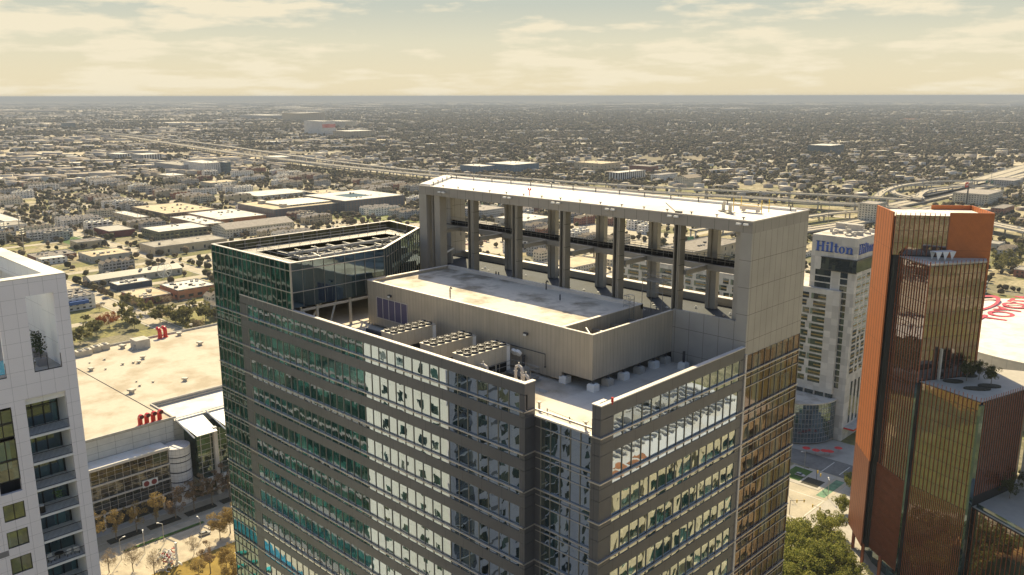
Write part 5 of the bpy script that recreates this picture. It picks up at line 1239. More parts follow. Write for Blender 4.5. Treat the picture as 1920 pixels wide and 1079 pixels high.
flat('hedge_strip', -313.2, -311.6, 108, 140, .4, M['lawn_green'])
for (px, py, pr, sc, lab) in ((250, 1072, bare, 1.0, 'bare brown tree on the plaza left of the sculpture'), (290, 1078, bare, .9, 'bare tree just left of the metal sculpture'), (205, 1074, bare, .85, 'thin bare tree nearest the white tower on the plaza'),
        (364, 1040, bare, .75, 'small bare tree standing between sculpture and parked van'), (413, 1012, big, .8, 'ochre tree with full crown beside the green glass corner'), (432, 1000, big, .85, 'ochre tree partly hidden by the green glass corner'),
        (395, 1075, brown, .8, 'brown leafed tree at the edge of the ochre lawn'), (425, 1070, big, .7, 'low ochre tree at the bottom edge beside the glass corner'), (440, 1095, big, .8, 'ochre tree lowest beside the glass corner'), (375, 1100, gold, .8, 'golden tree at the bottom edge on the ochre lawn')):
    x, y = at(px, py, 0); put(pr, x, y, 0.02, sc, lab)
for (px, py, sc, lab) in ((1510, 1010, 1.0, 'oak behind the crossing with pale green crown'), (1560, 985, .75, 'slender oak nearest the orange building pavement'), (1580, 945, .6, 'small oak nearest the bicycle lane'), (1540, 1045, 1.1, 'big oak in the middle of the oak cluster'), (1490, 1060, 1.15, 'oak hugging the brown glass corner of the tower'), (1580, 1040, .7, 'oak beside the orange street column'), (1555, 1085, 1.1, 'oak at the bottom edge, right of centre of the cluster'), (1505, 1105, 1.2, 'oak at the bottom edge by the brown glass'), (1595, 1075, .8, 'oak at the bottom edge nearest the orange fins'), (1610, 1110, .9, 'oak hidden lowest by the orange building'), (1460, 1100, 1.1, 'oak mostly hidden behind the brown glass corner'), (1598, 905, .6, 'dark oak beside the lattice screen of the orange building'), (1530, 1075, 1.1, 'oak low in the middle of the oak cluster'), (1480, 1020, .9, 'oak nearest the brown glass corner, upper one'), (1545, 1010, .9, 'oak in the upper middle of the cluster'), (1572, 1062, .9, 'oak right of the middle of the cluster'), (1520, 1040, 1.0, 'oak left of the middle of the cluster')):
    x, y = at(px, py, 4); put(oak, x, y, 0.03, sc * 1.25, lab)
dk = [make_tree('green', 8.5, 3.6, 3800, .17, 60 + k, 'dark terrace tree', 'terrace trees', 'terrace_tree', 1.5) for k in range(2)]
for (px, py, z, sc, lab) in ((1790, 700, 77.8, .85, 'dark tree nearest the black recess on the podium terrace'), (1812, 715, 77.8, .75, 'dark tree in the middle of the podium terrace'), (1835, 712, 77.8, .8, 'dark tree behind the long planting bed of the podium terrace'), (1858, 722, 77.8, .8, 'rightmost dark tree on the podium terrace'), (1800, 690, 77.8, .8, 'dark tree at the back of the podium terrace'),
        (1893, 935, 42.6, .8, 'dark tree on the shaded low terrace at the right edge'), (1870, 925, 42.6, .7, 'dark tree left on the shaded low terrace'), (1915, 915, 42.6, .8, 'dark tree cut by the right picture edge on the low terrace')):
    x, y = at(px, py, z); put(dk, x, y, z, sc, lab)
for (px, py, k) in ((1785, 470, 0), (1800, 474, 1), (1770, 462, 2)):
    x, y = at(px, py, 117); put(dk, x, y, 116.7, .32, ['bushy plant left of the orange box on the upper terrace', 'bushy plant right against the orange box on the upper terrace', 'smallest bushy plant on the upper terrace'][k])
# sculpture: tangle of white metal parts
for i, (x, y) in enumerate(((-80, 10), (-70, 45), (-52, 30), (-40, 5), (-30, 48), (-15, 20), (-85, 40), (-20, -20), (-66, -15), (0, 40), (-90, -5), (15, 10))):
    put(oak, x, y, .03, rnd.uniform(.9, 1.3), 'park oak below the camera side of the white tower')['group'] = 'park oaks out of frame'
lamp = thing('street_lamp', 'grey street lamp on the plaza edge nearest the white tower', 'street lamp', (*at(228, 1050), 0), 0, 'plaza street lamps'); s = MB(); s.tube([(0, 0, 0), (0, 0, 8.5)], .12, 6); s.build('post', M['steel'], lamp); s = MB(); s.tube([(0, 0, 8.5), (0, 1.6, 8.8)], .08, 5); s.box(-.2, .2, 1.3, 2.2, 8.75, 8.95); s.build('lamp_head', M['white'], lamp)
for (px, py, lab) in ((272, 1038, 'street lamp between the avenue and the metal sculpture'), (378, 1010, 'street lamp beside the parked car at the plaza'), (308, 1020, 'street lamp behind the metal sculpture'), (1552, 935, 'street lamp at the corner of the green bicycle lane'), (1478, 930, 'street lamp beside the brown glass corner of the tower'), (1508, 880, 'street lamp on the planted traffic island')): copy_tree(lamp, (*at(px, py), 0), rnd.uniform(0, 3), lab)
sg_ = thing('traffic_signal', 'dark traffic signal pole on the corner nearest the oak cluster', 'traffic signal', (*at(1545, 985), 0), 0, 'traffic signals at the crossing'); s = MB(); s.tube([(0, 0, 0), (0, 0, 6.5)], .12, 6); s.tube([(0, 0, 6.2), (-6, 1, 6.6)], .08, 5); s.build('mast', M['dark_steel'], sg_)
for dx in (-2.5, -5.6): s = MB(); s.box(dx - .2, dx + .2, .5, .9, 5.6, 6.9); s.build('signal_head', M['yellow'], sg_)
copy_tree(sg_, (*at(1530, 905), 0), 2.4, 'dark traffic signal pole beside the planted traffic island')
copy_tree(sg_, (*at(1480, 965), 0), 4.0, 'dark traffic signal pole at the crossing corner beside the brown glass')
sc_ = thing('metal_sculpture', 'tall tangled sculpture of white and coloured metal on the pale plaza', 'sculpture', (*at(322, 1060, 0), 0))
parts = [MB(), MB(), MB(), MB()]
for k in range(60):
    m_ = rnd.choice([0, 0, 0, 0, 1, 2, 3]); x, y = rnd.gauss(-.5, 1.6), rnd.gauss(-1, 1.6); z = rnd.uniform(.3, 6.5); r = rnd.uniform(.4, 1.0); a = rnd.uniform(0, 6.28); b_ = rnd.uniform(0, 3.1)
    pts = []
    for j in range(9):
        t_ = j / 8 * 5.2; p = Vector((r * math.cos(t_), r * math.sin(t_), 0)); p.rotate(Matrix.Rotation(b_, 3, 'X')); p.rotate(Matrix.Rotation(a, 3, 'Z')); pts.append((x + p.x, y + p.y, max(.2, z + p.z)))
    parts[m_].tube(pts, rnd.uniform(.12, .26), 5)
for z in range(6): parts[0].tube([(1.4 + rnd.uniform(-.2, .2), 1.6, z * 1.5), (1.4 + rnd.uniform(-.3, .3), 1.6, z * 1.5 + 1.6)], .45, 7)
for p, mt, nm in zip(parts, (M['white'], M['red'], plain('sculpture_green', (.04, .16, .08), .5), M['concrete']), ('white_tangle', 'red_pieces', 'green_pieces', 'grey_pieces')): p.build(nm, mt, sc_)

# ================================================================== CARS
CARC = [('white', (0.75, 0.75, 0.73)), ('black', (0.02, 0.02, 0.022)), ('silver', (0.42, 0.42, 0.42)), ('grey', (0.12, 0.12, 0.13)), ('red', (0.35, 0.02, 0.02)), ('blue', (0.03, 0.07, 0.22))]
M['car_glass'] = plain('car_window_glass', (0.02, 0.025, 0.03), .1, .05); M['tyre'] = plain('tyre_rubber', (0.02, 0.02, 0.02), .9, .05)
cars = []
for nm, c in CARC:
    t = thing('parked_car', nm + ' car', 'car', (0, 0, -500)); s = MB()
    prof = [(-2.2, .35), (2.2, .35), (2.25, .75), (1.1, .95), (-2.0, 1.0), (-2.25, .7)]
    def ext(mb, prof, w0, w1=None):
        i = len(mb.v); n = len(prof); w1 = w1 or w0
        mb.v += [(p[0], -w0, p[1]) for p in prof] + [(p[0], w0, p[1]) for p in prof]
        for k in range(n): mb.f.append((i + k, i + (k + 1) % n, i + n + (k + 1) % n, i + n + k)); mb.m.append(0)
        mb.f.append(tuple(i + k for k in reversed(range(n)))); mb.f.append(tuple(i + n + k for k in range(n))); mb.m += [0, 0]
    ext(s, prof, .9); ext(s, [(-1.5, 1.42), (-1.6, 1.38), (.3, 1.38), (.2, 1.44)], .72); mt = newmat(nm + '_car_paint'); mt[2].inputs['Base Color'].default_value = (*c, 1); mt[2].inputs['Roughness'].default_value = .25; mt[2].inputs['Coat Weight'].default_value = .5
    s.build('body', mt[0], t); s = MB(); ext(s, [(-1.95, .98), (1.0, .96), (.25, 1.40), (-1.55, 1.40)], .78); s.build('windows', M['car_glass'], t)
    s = MB()
    for x in (-1.4, 1.4):
        for y in (-.82, .62): s.tube([(x, y, .33), (x, y + .2, .33)], .33, 10)
    s.build('wheels', M['tyre'], t); cars.append(t)
car_used = [False] * 6; ncar = 0
def put_car(x, y, z, rz, where, label=None):
    global ncar
    k = rnd.choices(range(6), (5, 3, 4, 3, 1, 1))[0]; t = cars[k]
    lab = label or ('small %s car %s' % (CARC[k][0], where)); ncar += 1
    if not car_used[k]: car_used[k] = True; c = t; c.location = (x, y, z); c.rotation_euler = (0, 0, rz)
    else: c = copy_tree(t, (x, y, z), rz)
    c['label'] = lab; c['group'] = '%s cars %s' % (CARC[k][0], where); return c

# ================================================================== CITY BEYOND
def proj(x, y, z=0):
    v = CAMM.T @ np.array([x, y, z - CH]); return (960 + 1594 * v[0] / -v[2], 539.5 - 1594 * v[1] / -v[2]) if v[2] < 0 else (-9e9, 9e9)
TAKEN = []
def free(x0, x1, y0, y1, pad=3):
    for a in TAKEN:
        if x0 - pad < a[1] and x1 + pad > a[0] and y0 - pad < a[3] and y1 + pad > a[2]: return False
    return True
W = {}
def wall(name, c, c2=(0.035, 0.04, 0.045), du=4.0, dz=3.2, wu=.4, wz=.45, offz=0.0): W[name] = winwall(name, c, c2, du, dz, wu, wz, offz); return W[name]
wall('cream_wall', (0.60, 0.55, 0.44)); wall('grey_wall', (0.38, 0.37, 0.36)); wall('white_wall', (0.76, 0.73, 0.68), du=5); wall('brown_wall', (0.22, 0.15, 0.10)); wall('brick_wall', (0.26, 0.11, 0.07)); wall('blue_wall', (0.12, 0.20, 0.27), du=5, wu=.5)
wall('tan_shed', (0.48, 0.40, 0.27), du=14, dz=7, wu=.16, wz=.5); wall('grey_shed', (0.42, 0.40, 0.35), du=11, dz=6, wu=.2, wz=.5); wall('navy_shed', (0.045, 0.065, 0.10), du=30, dz=9, wu=.05, wz=.3); wall('maroon_shed', (0.16, 0.035, 0.03), du=30, dz=9, wu=.05, wz=.3)
wall('orange_shed', (0.42, 0.17, 0.07), du=60, dz=20, wu=.03, wz=.3); wall('orange_shop', (0.44, 0.20, 0.10), du=8, dz=6, wu=.55, wz=.4); wall('olive_wall', (0.20, 0.19, 0.10), du=6, dz=4.4, wu=.6, wz=.5); wall('apt_brown', (0.16, 0.13, 0.12), (0.10, 0.14, 0.16), du=5.5, dz=3.1, wu=.5, wz=.55); wall('slab_white', (0.60, 0.60, 0.58), (0.03, 0.03, 0.035), du=7, dz=40, wu=.5, wz=.9, offz=2)
wall('glass_wall', (0.10, 0.15, 0.17), (0.03, 0.05, 0.07), du=3, dz=3.4, wu=.8, wz=.6)
Rf = {'tan': roofmat('tan_gravel_roof', (0.56, 0.46, 0.30), .25, 0, .08), 'white': roofmat('white_flat_roof', (0.70, 0.67, 0.60), .15, 0, .08), 'grey': roofmat('grey_flat_roof', (0.34, 0.31, 0.26), .35, 4, .08), 'dark': roofmat('weathered_flat_roof', (0.24, 0.21, 0.18), .4, 0, .2), 'metal': panel('ribbed_metal_roof', (0.33, 0.30, 0.25), 1.2, 0, w=.1, dark=.7, rough=.6), 'shingle': plain('brown_shingles', (0.26, 0.21, 0.155), .9, .2, scale=.4), 'shingle2': plain('grey_shingles', (0.34, 0.30, 0.26), .9, .2, scale=.4)}
def block_building(name, label, cat, x0, x1, y0, y1, h, wm, rm, group=None, gable=False, units=6, parapet=True, extra=None):
    x0, x1 = min(x0, x1), max(x0, x1); y0, y1 = min(y0, y1), max(y0, y1)
    TAKEN.append((x0, x1, y0, y1))
    t = thing(name, label, cat, ((x0 + x1) / 2, (y0 + y1) / 2, 0), 0, group); w, l = (x1 - x0) / 2, (y1 - y0) / 2
    s = MB(); s.box(-w, w, -l, l, 0, h)
    if gable: s.tri((-w, -l, h), (w, -l, h), (0, -l, h + w * .28)); s.tri((w, l, h), (-w, l, h), (0, l, h + w * .28))
    s.build('wall', wm, t); s = MB()
    if gable:
        r = h + w * .28; e = .5; g = .25
        s.quad((w + e, -l - e, h - .05), (w + e, l + e, h - .05), (0, l + e, r + g), (0, -l - e, r + g)); s.quad((-w - e, l + e, h - .05), (-w - e, -l - e, h - .05), (0, -l - e, r + g), (0, l + e, r + g))
    else:
        s.box(-w + .3, w - .3, -l + .3, l - .3, h + .01, h + .1)
    ro = s.build('roof', rm, t)
    if parapet and not gable:
        s = MB(); p = .7
        s.box(-w - .02, w + .02, -l - .02, -l + .28, h + .01, h + p); s.box(-w - .02, w + .02, l - .28, l + .02, h + .01, h + p); s.box(-w - .02, -w + .28, -l + .281, l - .281, h + .01, h + p); s.box(w - .28, w + .02, -l + .281, l - .281, h + .01, h + p); s.build('parapet', M['concrete'], ro)
    for k in range(units):
        s = MB(); ux, uy = rnd.uniform(-w * .75, w * .75), rnd.uniform(-l * .85, l * .85); a, b_ = rnd.uniform(.6, 1.5), rnd.uniform(.6, 1.6); zt = h if not gable else h + (w - abs(ux)) * .28; s.box(ux - a, ux + a, uy - b_, uy + b_, zt + .11, zt + rnd.uniform(.9, 1.9)); s.build('rooftop_unit', rnd.choice((M['steel'], M['concrete'], M['dark_steel'])), ro)
    if extra: extra(t, w, l, h, ro)
    return t
def pxb(name, label, cat, near, left, right, top, wm, rm, **kw):
    """building from the ground positions of its near, left and right corners"""
    n = at(*near); l = at(*left); r = at(*right)
    rr = ray(near[0], top); h = CH + rr[2] * math.hypot(*n) / math.hypot(rr[0], rr[1])
    return block_building(name, label, cat, l[0], n[0], n[1], r[1], max(3.5, h), wm, rm, **kw)
def garage_top(t, w, l, h, ro):
    s = MB(); s.box(-w * .55, w * .7, -l * .55, l * .85, h + .12, h + 2.4); s.build('raised_parking_deck', M['chiller'], ro)
    s = MB()
    for k in range(14): y = -l * .5 + k * l * .094; s.box(w * .7, w * .7 + .1, y, y + l * .07, h + .9, h + 1.9)
    s.build('deck_opening', M['black'], ro); s = MB(); s.box(w * .55, w * .74, -l * .62, -l * .5, h + .12, h + 5); s.box(-w * .62, -w * .4, -l * .62, -l * .5, h + .12, h + 5); s.build('stair_tower', M['chiller'], ro)
def court(t, w, l, h, ro):
    s = MB(); s.box(-w * .4, w * .4, -l * .4, l * .3, h + .12, h + .2); s.build('courtyard_void', M['glass_blue'], ro)
def twobox(t, w, l, h, ro): pass
pxb('gabled_warehouse', 'long grey gabled warehouse with ribbed metal roof near the small ferris wheel', 'warehouse', (172.5, 540), (152.5, 534), (320, 507), 527, W['grey_shed'], Rf['metal'], gable=True)
pxb('navy_warehouse', 'dark navy warehouse with a pale roof in front of the long gabled one', 'warehouse', (221.7, 547), (206, 541), (292, 539), 536, W['navy_shed'], Rf['white'])
pxb('restaurant', 'brick restaurant with a tan roof at the street corner below the navy warehouse', 'restaurant', (263, 575), (230, 561), (317, 563), 561, W['brick_wall'], Rf['tan'], units=10)
pxb('shop_row', 'orange shop row with a white roof full of cooling units', 'shop', (335, 564), (305, 551), (401, 550), 546, W['orange_shop'], Rf['white'], units=16)
def awning(t, w, l, h, ro):
    s = MB(); s.box(w + .05, w + 4, -l, l * .4, h * .5, h * .75); s.build('blue_awning', plain('blue_awning', (0.02, 0.10, 0.35), .6, .1), t)
pxb('blue_awning_building', 'low shop with a bright blue awning just right of the white tower', 'shop', (130, 585), (120, 570), (172, 573), 560, W['white_wall'], Rf['dark'], extra=awning, units=14)
pxb('tan_warehouse', 'square warehouse with a bright tan roof between street trees', 'warehouse', (174, 495), (146, 486), (246, 484), 483, W['grey_shed'], Rf['tan'])
pxb('white_shed', 'small plain white shed in front of the brown roofed building', 'shed', (79, 498), (68, 494), (125, 491), 488, W['white_wall'], Rf['white'], units=0)
pxb('brown_roofed_building', 'low building with patchy brown roof left of the tan roofed warehouse', 'warehouse', (69, 491), (52, 484), (140, 480), 484, W['brick_wall'], Rf['dark'], units=12)
pxb('large_tan_warehouse', 'largest tan warehouse with wide flat roof beside the main street', 'warehouse', (291.7, 480), (266, 471), (423, 461), 465, W['tan_shed'], Rf['grey'], units=4)
pxb('maroon_warehouse', 'maroon warehouse with pale metal roof beside the substation', 'warehouse', (206, 447), (183, 438), (252, 441), 435, W['maroon_shed'], Rf['metal'], gable=False, units=0)
pxb('olive_building', 'olive two storey building with a tan roof and dark windows', 'building', (299, 452), (279, 442), (378, 437), 436, W['olive_wall'], Rf['white'], units=3)
pxb('orange_store', 'large orange walled store with a white roof', 'store', (413, 424), (367, 409), (489, 412), 413, W['orange_shed'], Rf['white'], units=9)
pxb('orange_store_annex', 'lower annex with white roof attached before the orange store', 'store', (385, 433), (331, 417), (414, 427), 422, W['brown_wall'], Rf['white'], units=14)
pxb('terrace_house_row', 'long grey terrace of gabled houses behind the green lawn', 'terraced houses', (425, 447), (411, 439), (542, 429), 431, W['cream_wall'], Rf['shingle2'], gable=True, units=0)
pxb('garage_apartments', 'big brown apartment block with a raised cream parking deck on its roof', 'apartment block', (515, 414), (468, 399), (625, 396), 394, W['apt_brown'], Rf['tan'], units=4, extra=garage_top)
pxb('courtyard_apartments', 'big brown apartment block with a dark courtyard opening in its roof', 'apartment block', (647.6, 402), (600, 386), (732, 385), 378, W['apt_brown'], Rf['white'], units=8, extra=court)
pxb('white_roofed_warehouse', 'long warehouse with a bright white roof behind the garage apartments', 'warehouse', (484, 375), (465, 366), (567, 363), 369, W['grey_shed'], Rf['white'], units=0)
pxb('colonnade_building', 'brown building with a row of white columns and cluttered tan roof', 'building', (312, 412), (265, 396), (391, 399), 402, W['brown_wall'], Rf['tan'], units=16)
pxb('tan_block', 'boxy tan three storey block above the olive building', 'building', (258, 420), (231, 407), (275, 416), 409, W['tan_shed'], Rf['white'], units=0)
pxb('far_left_white_warehouse', 'white roofed warehouse cut by the left picture edge above the white tower', 'warehouse', (12, 424), (-40, 404), (36, 418), 417, W['white_wall'], Rf['white'], units=0)
pxb('dark_low_block', 'low dark block with a tan roof behind the courtyard apartments', 'building', (612, 372), (584, 364), (650, 366), 366, W['navy_shed'], Rf['tan'], units=8)
# farther landmarks
pxb('striped_office', 'white office slab with black vertical stripes, the left one of the pair', 'office building', (222, 301), (205, 298), (240, 299), 290, W['slab_white'], Rf['white'], units=0)
pxb('striped_office', 'white office slab with black vertical stripes, the right one of the pair', 'office building', (268, 304), (255, 301), (304, 302), 291, W['slab_white'], Rf['white'], units=0)
pxb('hospital', 'long white hospital with window grid and dark end tower', 'hospital', (384, 327), (360, 321), (422, 325), 307, W['white_wall'], Rf['white'], units=3)
pxb('dark_end_tower', 'dark blue slab at the right end of the hospital', 'building', (424, 326), (419, 324), (431, 325), 305, W['glass_wall'], Rf['white'], units=0)
pxb('grey_office_wing', 'grey office wing left of the white hospital', 'office building', (340, 324), (312, 316), (380, 322), 311, W['grey_wall'], Rf['grey'], units=3)
pxb('far_dark_block', 'lone dark blue tower block beyond the freeway at the far left', 'office building', (128, 243), (120, 242), (142, 242.6), 231, W['glass_wall'], Rf['dark'], units=0)
for i, (a, b_, c, d, tp_, wn, lb_) in enumerate(((564, 559, 573, 230, 213, 'tan_shed', 'left one of two tan silo towers on the skyline'), (585, 580, 594, 229, 212, 'tan_shed', 'right one of two tan silo towers on the skyline'), (605, 575, 625, 255, 228, 'white_wall', 'white silo block with a faded red band below the two tan towers'), (655, 632, 720, 260, 247, 'tan_shed', 'wide tan campus block right of the red banded silos'), (640, 625, 662, 240, 228, 'cream_wall', 'cream campus block behind the red banded silos'), (500, 466, 545, 225, 217, 'grey_wall', 'long grey campus block left of the tan silo towers'), (520, 500, 590, 305, 296, 'white_wall', 'white hotel with dark glass centre below the far freeway'))):
    t = pxb('silo_block' if i < 3 else 'campus_block', lb_, 'building', (a, d), (b_, d - (2 if i < 6 else 3)), (c, d - (1.2 if i < 6 else 2)), tp_, W[wn], Rf['white'], units=0)
    if i == 2:
        s = MB(); bb = t.children[0].dimensions
        me = t.children[0].data; xs = [v.co.x for v in me.vertices]; ys = [v.co.y for v in me.vertices]; zs = [v.co.z for v in me.vertices]; X = max(xs); Yl = max(ys); Z = max(zs)
        for k in range(12): y = -Yl + (k + .3) * 2 * Yl / 12; s.box(X + .1, X + .6, y, y + Yl * .11, Z * .55, Z * .8)
        s.build('red_band', M['red'], t)
pxb('blue_apartments', 'long blue apartment block beyond the roof frame, the longer of two blue ones', 'apartment block', (962, 326), (941, 319), (1030, 323), 310, W['blue_wall'], Rf['white'], units=4)
pxb('blue_apartments', 'short blue apartment block left of the longer blue one', 'apartment block', (902, 327), (880, 322), (934, 325), 313, W['blue_wall'], Rf['white'], units=3)
pxb('tan_apartments', 'tan apartment block right of the long blue one', 'apartment block', (1128, 322), (1098, 316), (1184, 320), 308, W['tan_shed'], Rf['tan'], units=4)
pxb('piered_building', 'white piered building with blue bays just above the roof frame', 'building', (1160, 342), (1153, 339), (1209, 336), 325, W['slab_white'], Rf['white'], units=3)
pxb('red_brick_block', 'red brick block between the piered building and tan apartments', 'building', (1218, 327), (1200, 322), (1232, 325), 313, W['brick_wall'], Rf['dark'], units=0)
pxb('white_terrace', 'white terraced houses right of the piered building', 'terraced houses', (1237, 341), (1232, 338), (1284, 338), 329, W['white_wall'], Rf['shingle2'], units=0)
pxb('church_block', 'cream pointed block with brick gables above the right part of the roof frame', 'building', (1290, 350), (1276, 346), (1320, 347), 335, W['cream_wall'], Rf['shingle'], gable=True, units=0)
pxb('glass_office', 'blue glass office block among the trees above the hotel', 'office building', (1556, 291), (1541, 286), (1580, 288), 274, W['glass_wall'], Rf['white'], units=0)
pxb('white_hotel_block', 'tall pale block with oval window marks touching the orange building', 'building', (1640, 420), (1625, 412), (1668, 416), 384, W['cream_wall'], Rf['shingle2'], units=0)
pxb('orange_roof_hall', 'low far hall with an orange roof on the right skyline', 'hall', (1712, 229), (1697, 228), (1724, 228.4), 224, W['cream_wall'], plain('orange_roof_tiles', (0.45, 0.17, 0.05), .8, .1), units=0)
pxb('right_apartments', 'cream apartment row right of the freeway ramps near the billboard', 'apartment block', (1850, 386), (1818, 372), (1915, 380), 366, W['cream_wall'], Rf['shingle2'], units=0)
pxb('right_apartments', 'grey gabled apartment row behind the cream one at the right edge', 'apartment block', (1900, 352), (1872, 345), (1960, 350), 340, W['grey_wall'], Rf['shingle2'], units=0)
pxb('brick_shed_row', 'low brick building at the right edge above the orange box', 'building', (1880, 404), (1872, 397), (1990, 404), 392, W['brick_wall'], Rf['dark'], units=0)
pxb('grey_lot_shed', 'grey shed among trees right of the orange box', 'shed', (1872, 470), (1858, 462), (1893, 466), 459, W['grey_shed'], Rf['grey'], units=0)
pxb('frame_view_store', 'wide white roofed store seen through the roof frame', 'store', (984, 428), (960, 415), (1045, 420), 416, W['grey_shed'], Rf['white'], units=4)
pxb('frame_view_flats', 'grey flats seen through the second opening of the roof frame', 'apartment block', (905, 412), (886, 402), (945, 405), 396, W['grey_wall'], Rf['shingle2'], units=3)
pxb('striped_wall_hall', 'hall with tan striped wall seen through the rightmost frame opening', 'hall', (1300, 500), (1275, 480), (1400, 478), 474, W['tan_shed'], Rf['dark'], units=10)
# townhouse and house prototypes
def gabled_row(n, wm, rm, seed, uw=6.2, dp=12, h=9.5):
    rr = random.Random(seed); t = thing('townhouse_row', 'x', 'townhouses', (0, 0, -500)); s = MB(); q = MB(); g = MB(); Lh = n * uw
    for k in range(n):
        y0 = -Lh / 2 + k * uw; hh = h + rr.choice((0, .6, 1.2)); s.box(-dp / 2, dp / 2, y0, y0 + uw - .02, 0, hh)
        p = hh + 2.0
        s.tri((dp / 2, y0, hh), (dp / 2, y0 + uw - .02, hh), (dp / 2, y0 + uw / 2, p)); s.tri((-dp / 2, y0 + uw - .02, hh), (-dp / 2, y0, hh), (-dp / 2, y0 + uw / 2, p))
        q.quad((dp / 2 + .3, y0 - .05, hh - .1), (dp / 2 + .3, y0 + uw / 2, p + .12), (-dp / 2 - .3, y0 + uw / 2, p + .12), (-dp / 2 - .3, y0 - .05, hh - .1)); q.quad((dp / 2 + .3, y0 + uw / 2, p + .12), (dp / 2 + .3, y0 + uw, hh - .1), (-dp / 2 - .3, y0 + uw, hh - .1), (-dp / 2 - .3, y0 + uw / 2, p + .12))
        for z in (1.0, 4.2, 7.2):
            for yy in (1.0, 3.7): g.box(dp / 2 + .01, dp / 2 + .06, y0 + yy, y0 + yy + 1.3, z, z + 1.6)
    s.build('wall', wm, t); q.build('roof', rm, t); g.build('windows', M['car_glass'], t); return t
def flat_row(n, wm, rm, seed, uw=6.5, dp=13, h=10.5):
    rr = random.Random(seed); t = thing('townhouse_row', 'x', 'townhouses', (0, 0, -500)); s = MB(); q = MB(); g = MB(); Lh = n * uw
    for k in range(n):
        y0 = -Lh / 2 + k * uw; hh = h + rr.choice((0, 1.4)); s.box(-dp / 2, dp / 2, y0, y0 + uw - .02, 0, hh); q.box(-dp / 2 + .2, dp / 2 - .2, y0 + .2, y0 + uw - .22, hh + .01, hh + .1); q.box(-1.5, 1.5, y0 + 1, y0 + 4, hh + .11, hh + 2.4)
        for z in (1.0, 4.4, 7.8): g.box(dp / 2 + .01, dp / 2 + .06, y0 + 1.0, y0 + 5.2, z, z + 1.8)
    s.build('wall', wm, t); q.build('roof', rm, t); g.build('windows', M['car_glass'], t); return t
def cottage(wm, rm, w=9, l=13, h=3.6):
    t = thing('house', 'x', 'house', (0, 0, -500)); s = MB(); s.box(-w / 2, w / 2, -l / 2, l / 2, 0, h); s.tri((-w / 2, -l / 2, h), (w / 2, -l / 2, h), (0, -l / 2, h + 2.6)); s.tri((w / 2, l / 2, h), (-w / 2, l / 2, h), (0, l / 2, h + 2.6)); s.build('wall', wm, t)
    s = MB(); e = .5; s.quad((w / 2 + e, -l / 2 - e, h - .3), (w / 2 + e, l / 2 + e, h - .3), (0, l / 2 + e, h + 2.75), (0, -l / 2 - e, h + 2.75)); s.quad((-w / 2 - e, l / 2 + e, h - .3), (-w / 2 - e, -l / 2 - e, h - .3), (0, -l / 2 - e, h + 2.75), (0, l / 2 + e, h + 2.75)); s.build('roof', rm, t); return t
TH = [('cream gabled', gabled_row(6, W['cream_wall'], Rf['shingle'], 1)), ('white gabled', gabled_row(8, W['white_wall'], Rf['shingle2'], 2)), ('grey gabled', gabled_row(5, W['grey_wall'], Rf['shingle'], 3)), ('brown gabled', gabled_row(7, W['tan_shed'], Rf['shingle2'], 4)), ('white flat roofed', flat_row(5, W['white_wall'], Rf['white'], 5)), ('grey flat roofed', flat_row(4, W['grey_wall'], Rf['grey'], 6)), ('brick gabled', gabled_row(5, W['brick_wall'], Rf['shingle'], 7))]
HS = [('cream', cottage(W['cream_wall'], Rf['shingle'])), ('white', cottage(W['white_wall'], Rf['shingle2'], 10, 12)), ('grey', cottage(W['grey_wall'], Rf['shingle'], 8, 15)), ('pale roofed', cottage(W['cream_wall'], Rf['grey'], 10, 14))]
used = set()
def zone(x, y):
    px, py = proj(x, y)
    a = 'left' if px < 420 else ('behind the roof frame' if px < 1480 else 'right')
    return a
def put_row(lst, x, y, rz, kind):
    nm, t = rnd.choice(lst); d = math.hypot(x, y); b = 'nearer' if d < 1350 else ('middle distance' if d < 1900 else 'farther')
    z = zone(x, y)
    lab = '%s %s, %s city, %s' % (nm, kind, b, z)
    if t.name in used: c = copy_tree(t, (x, y, 0), rz)
    else: used.add(t.name); c = t; c.location = (x, y, 0); c.rotation_euler = (0, 0, rz)
    c['label'] = lab; c['group'] = '%s %ss %s %s' % (nm, kind, b, z); return c
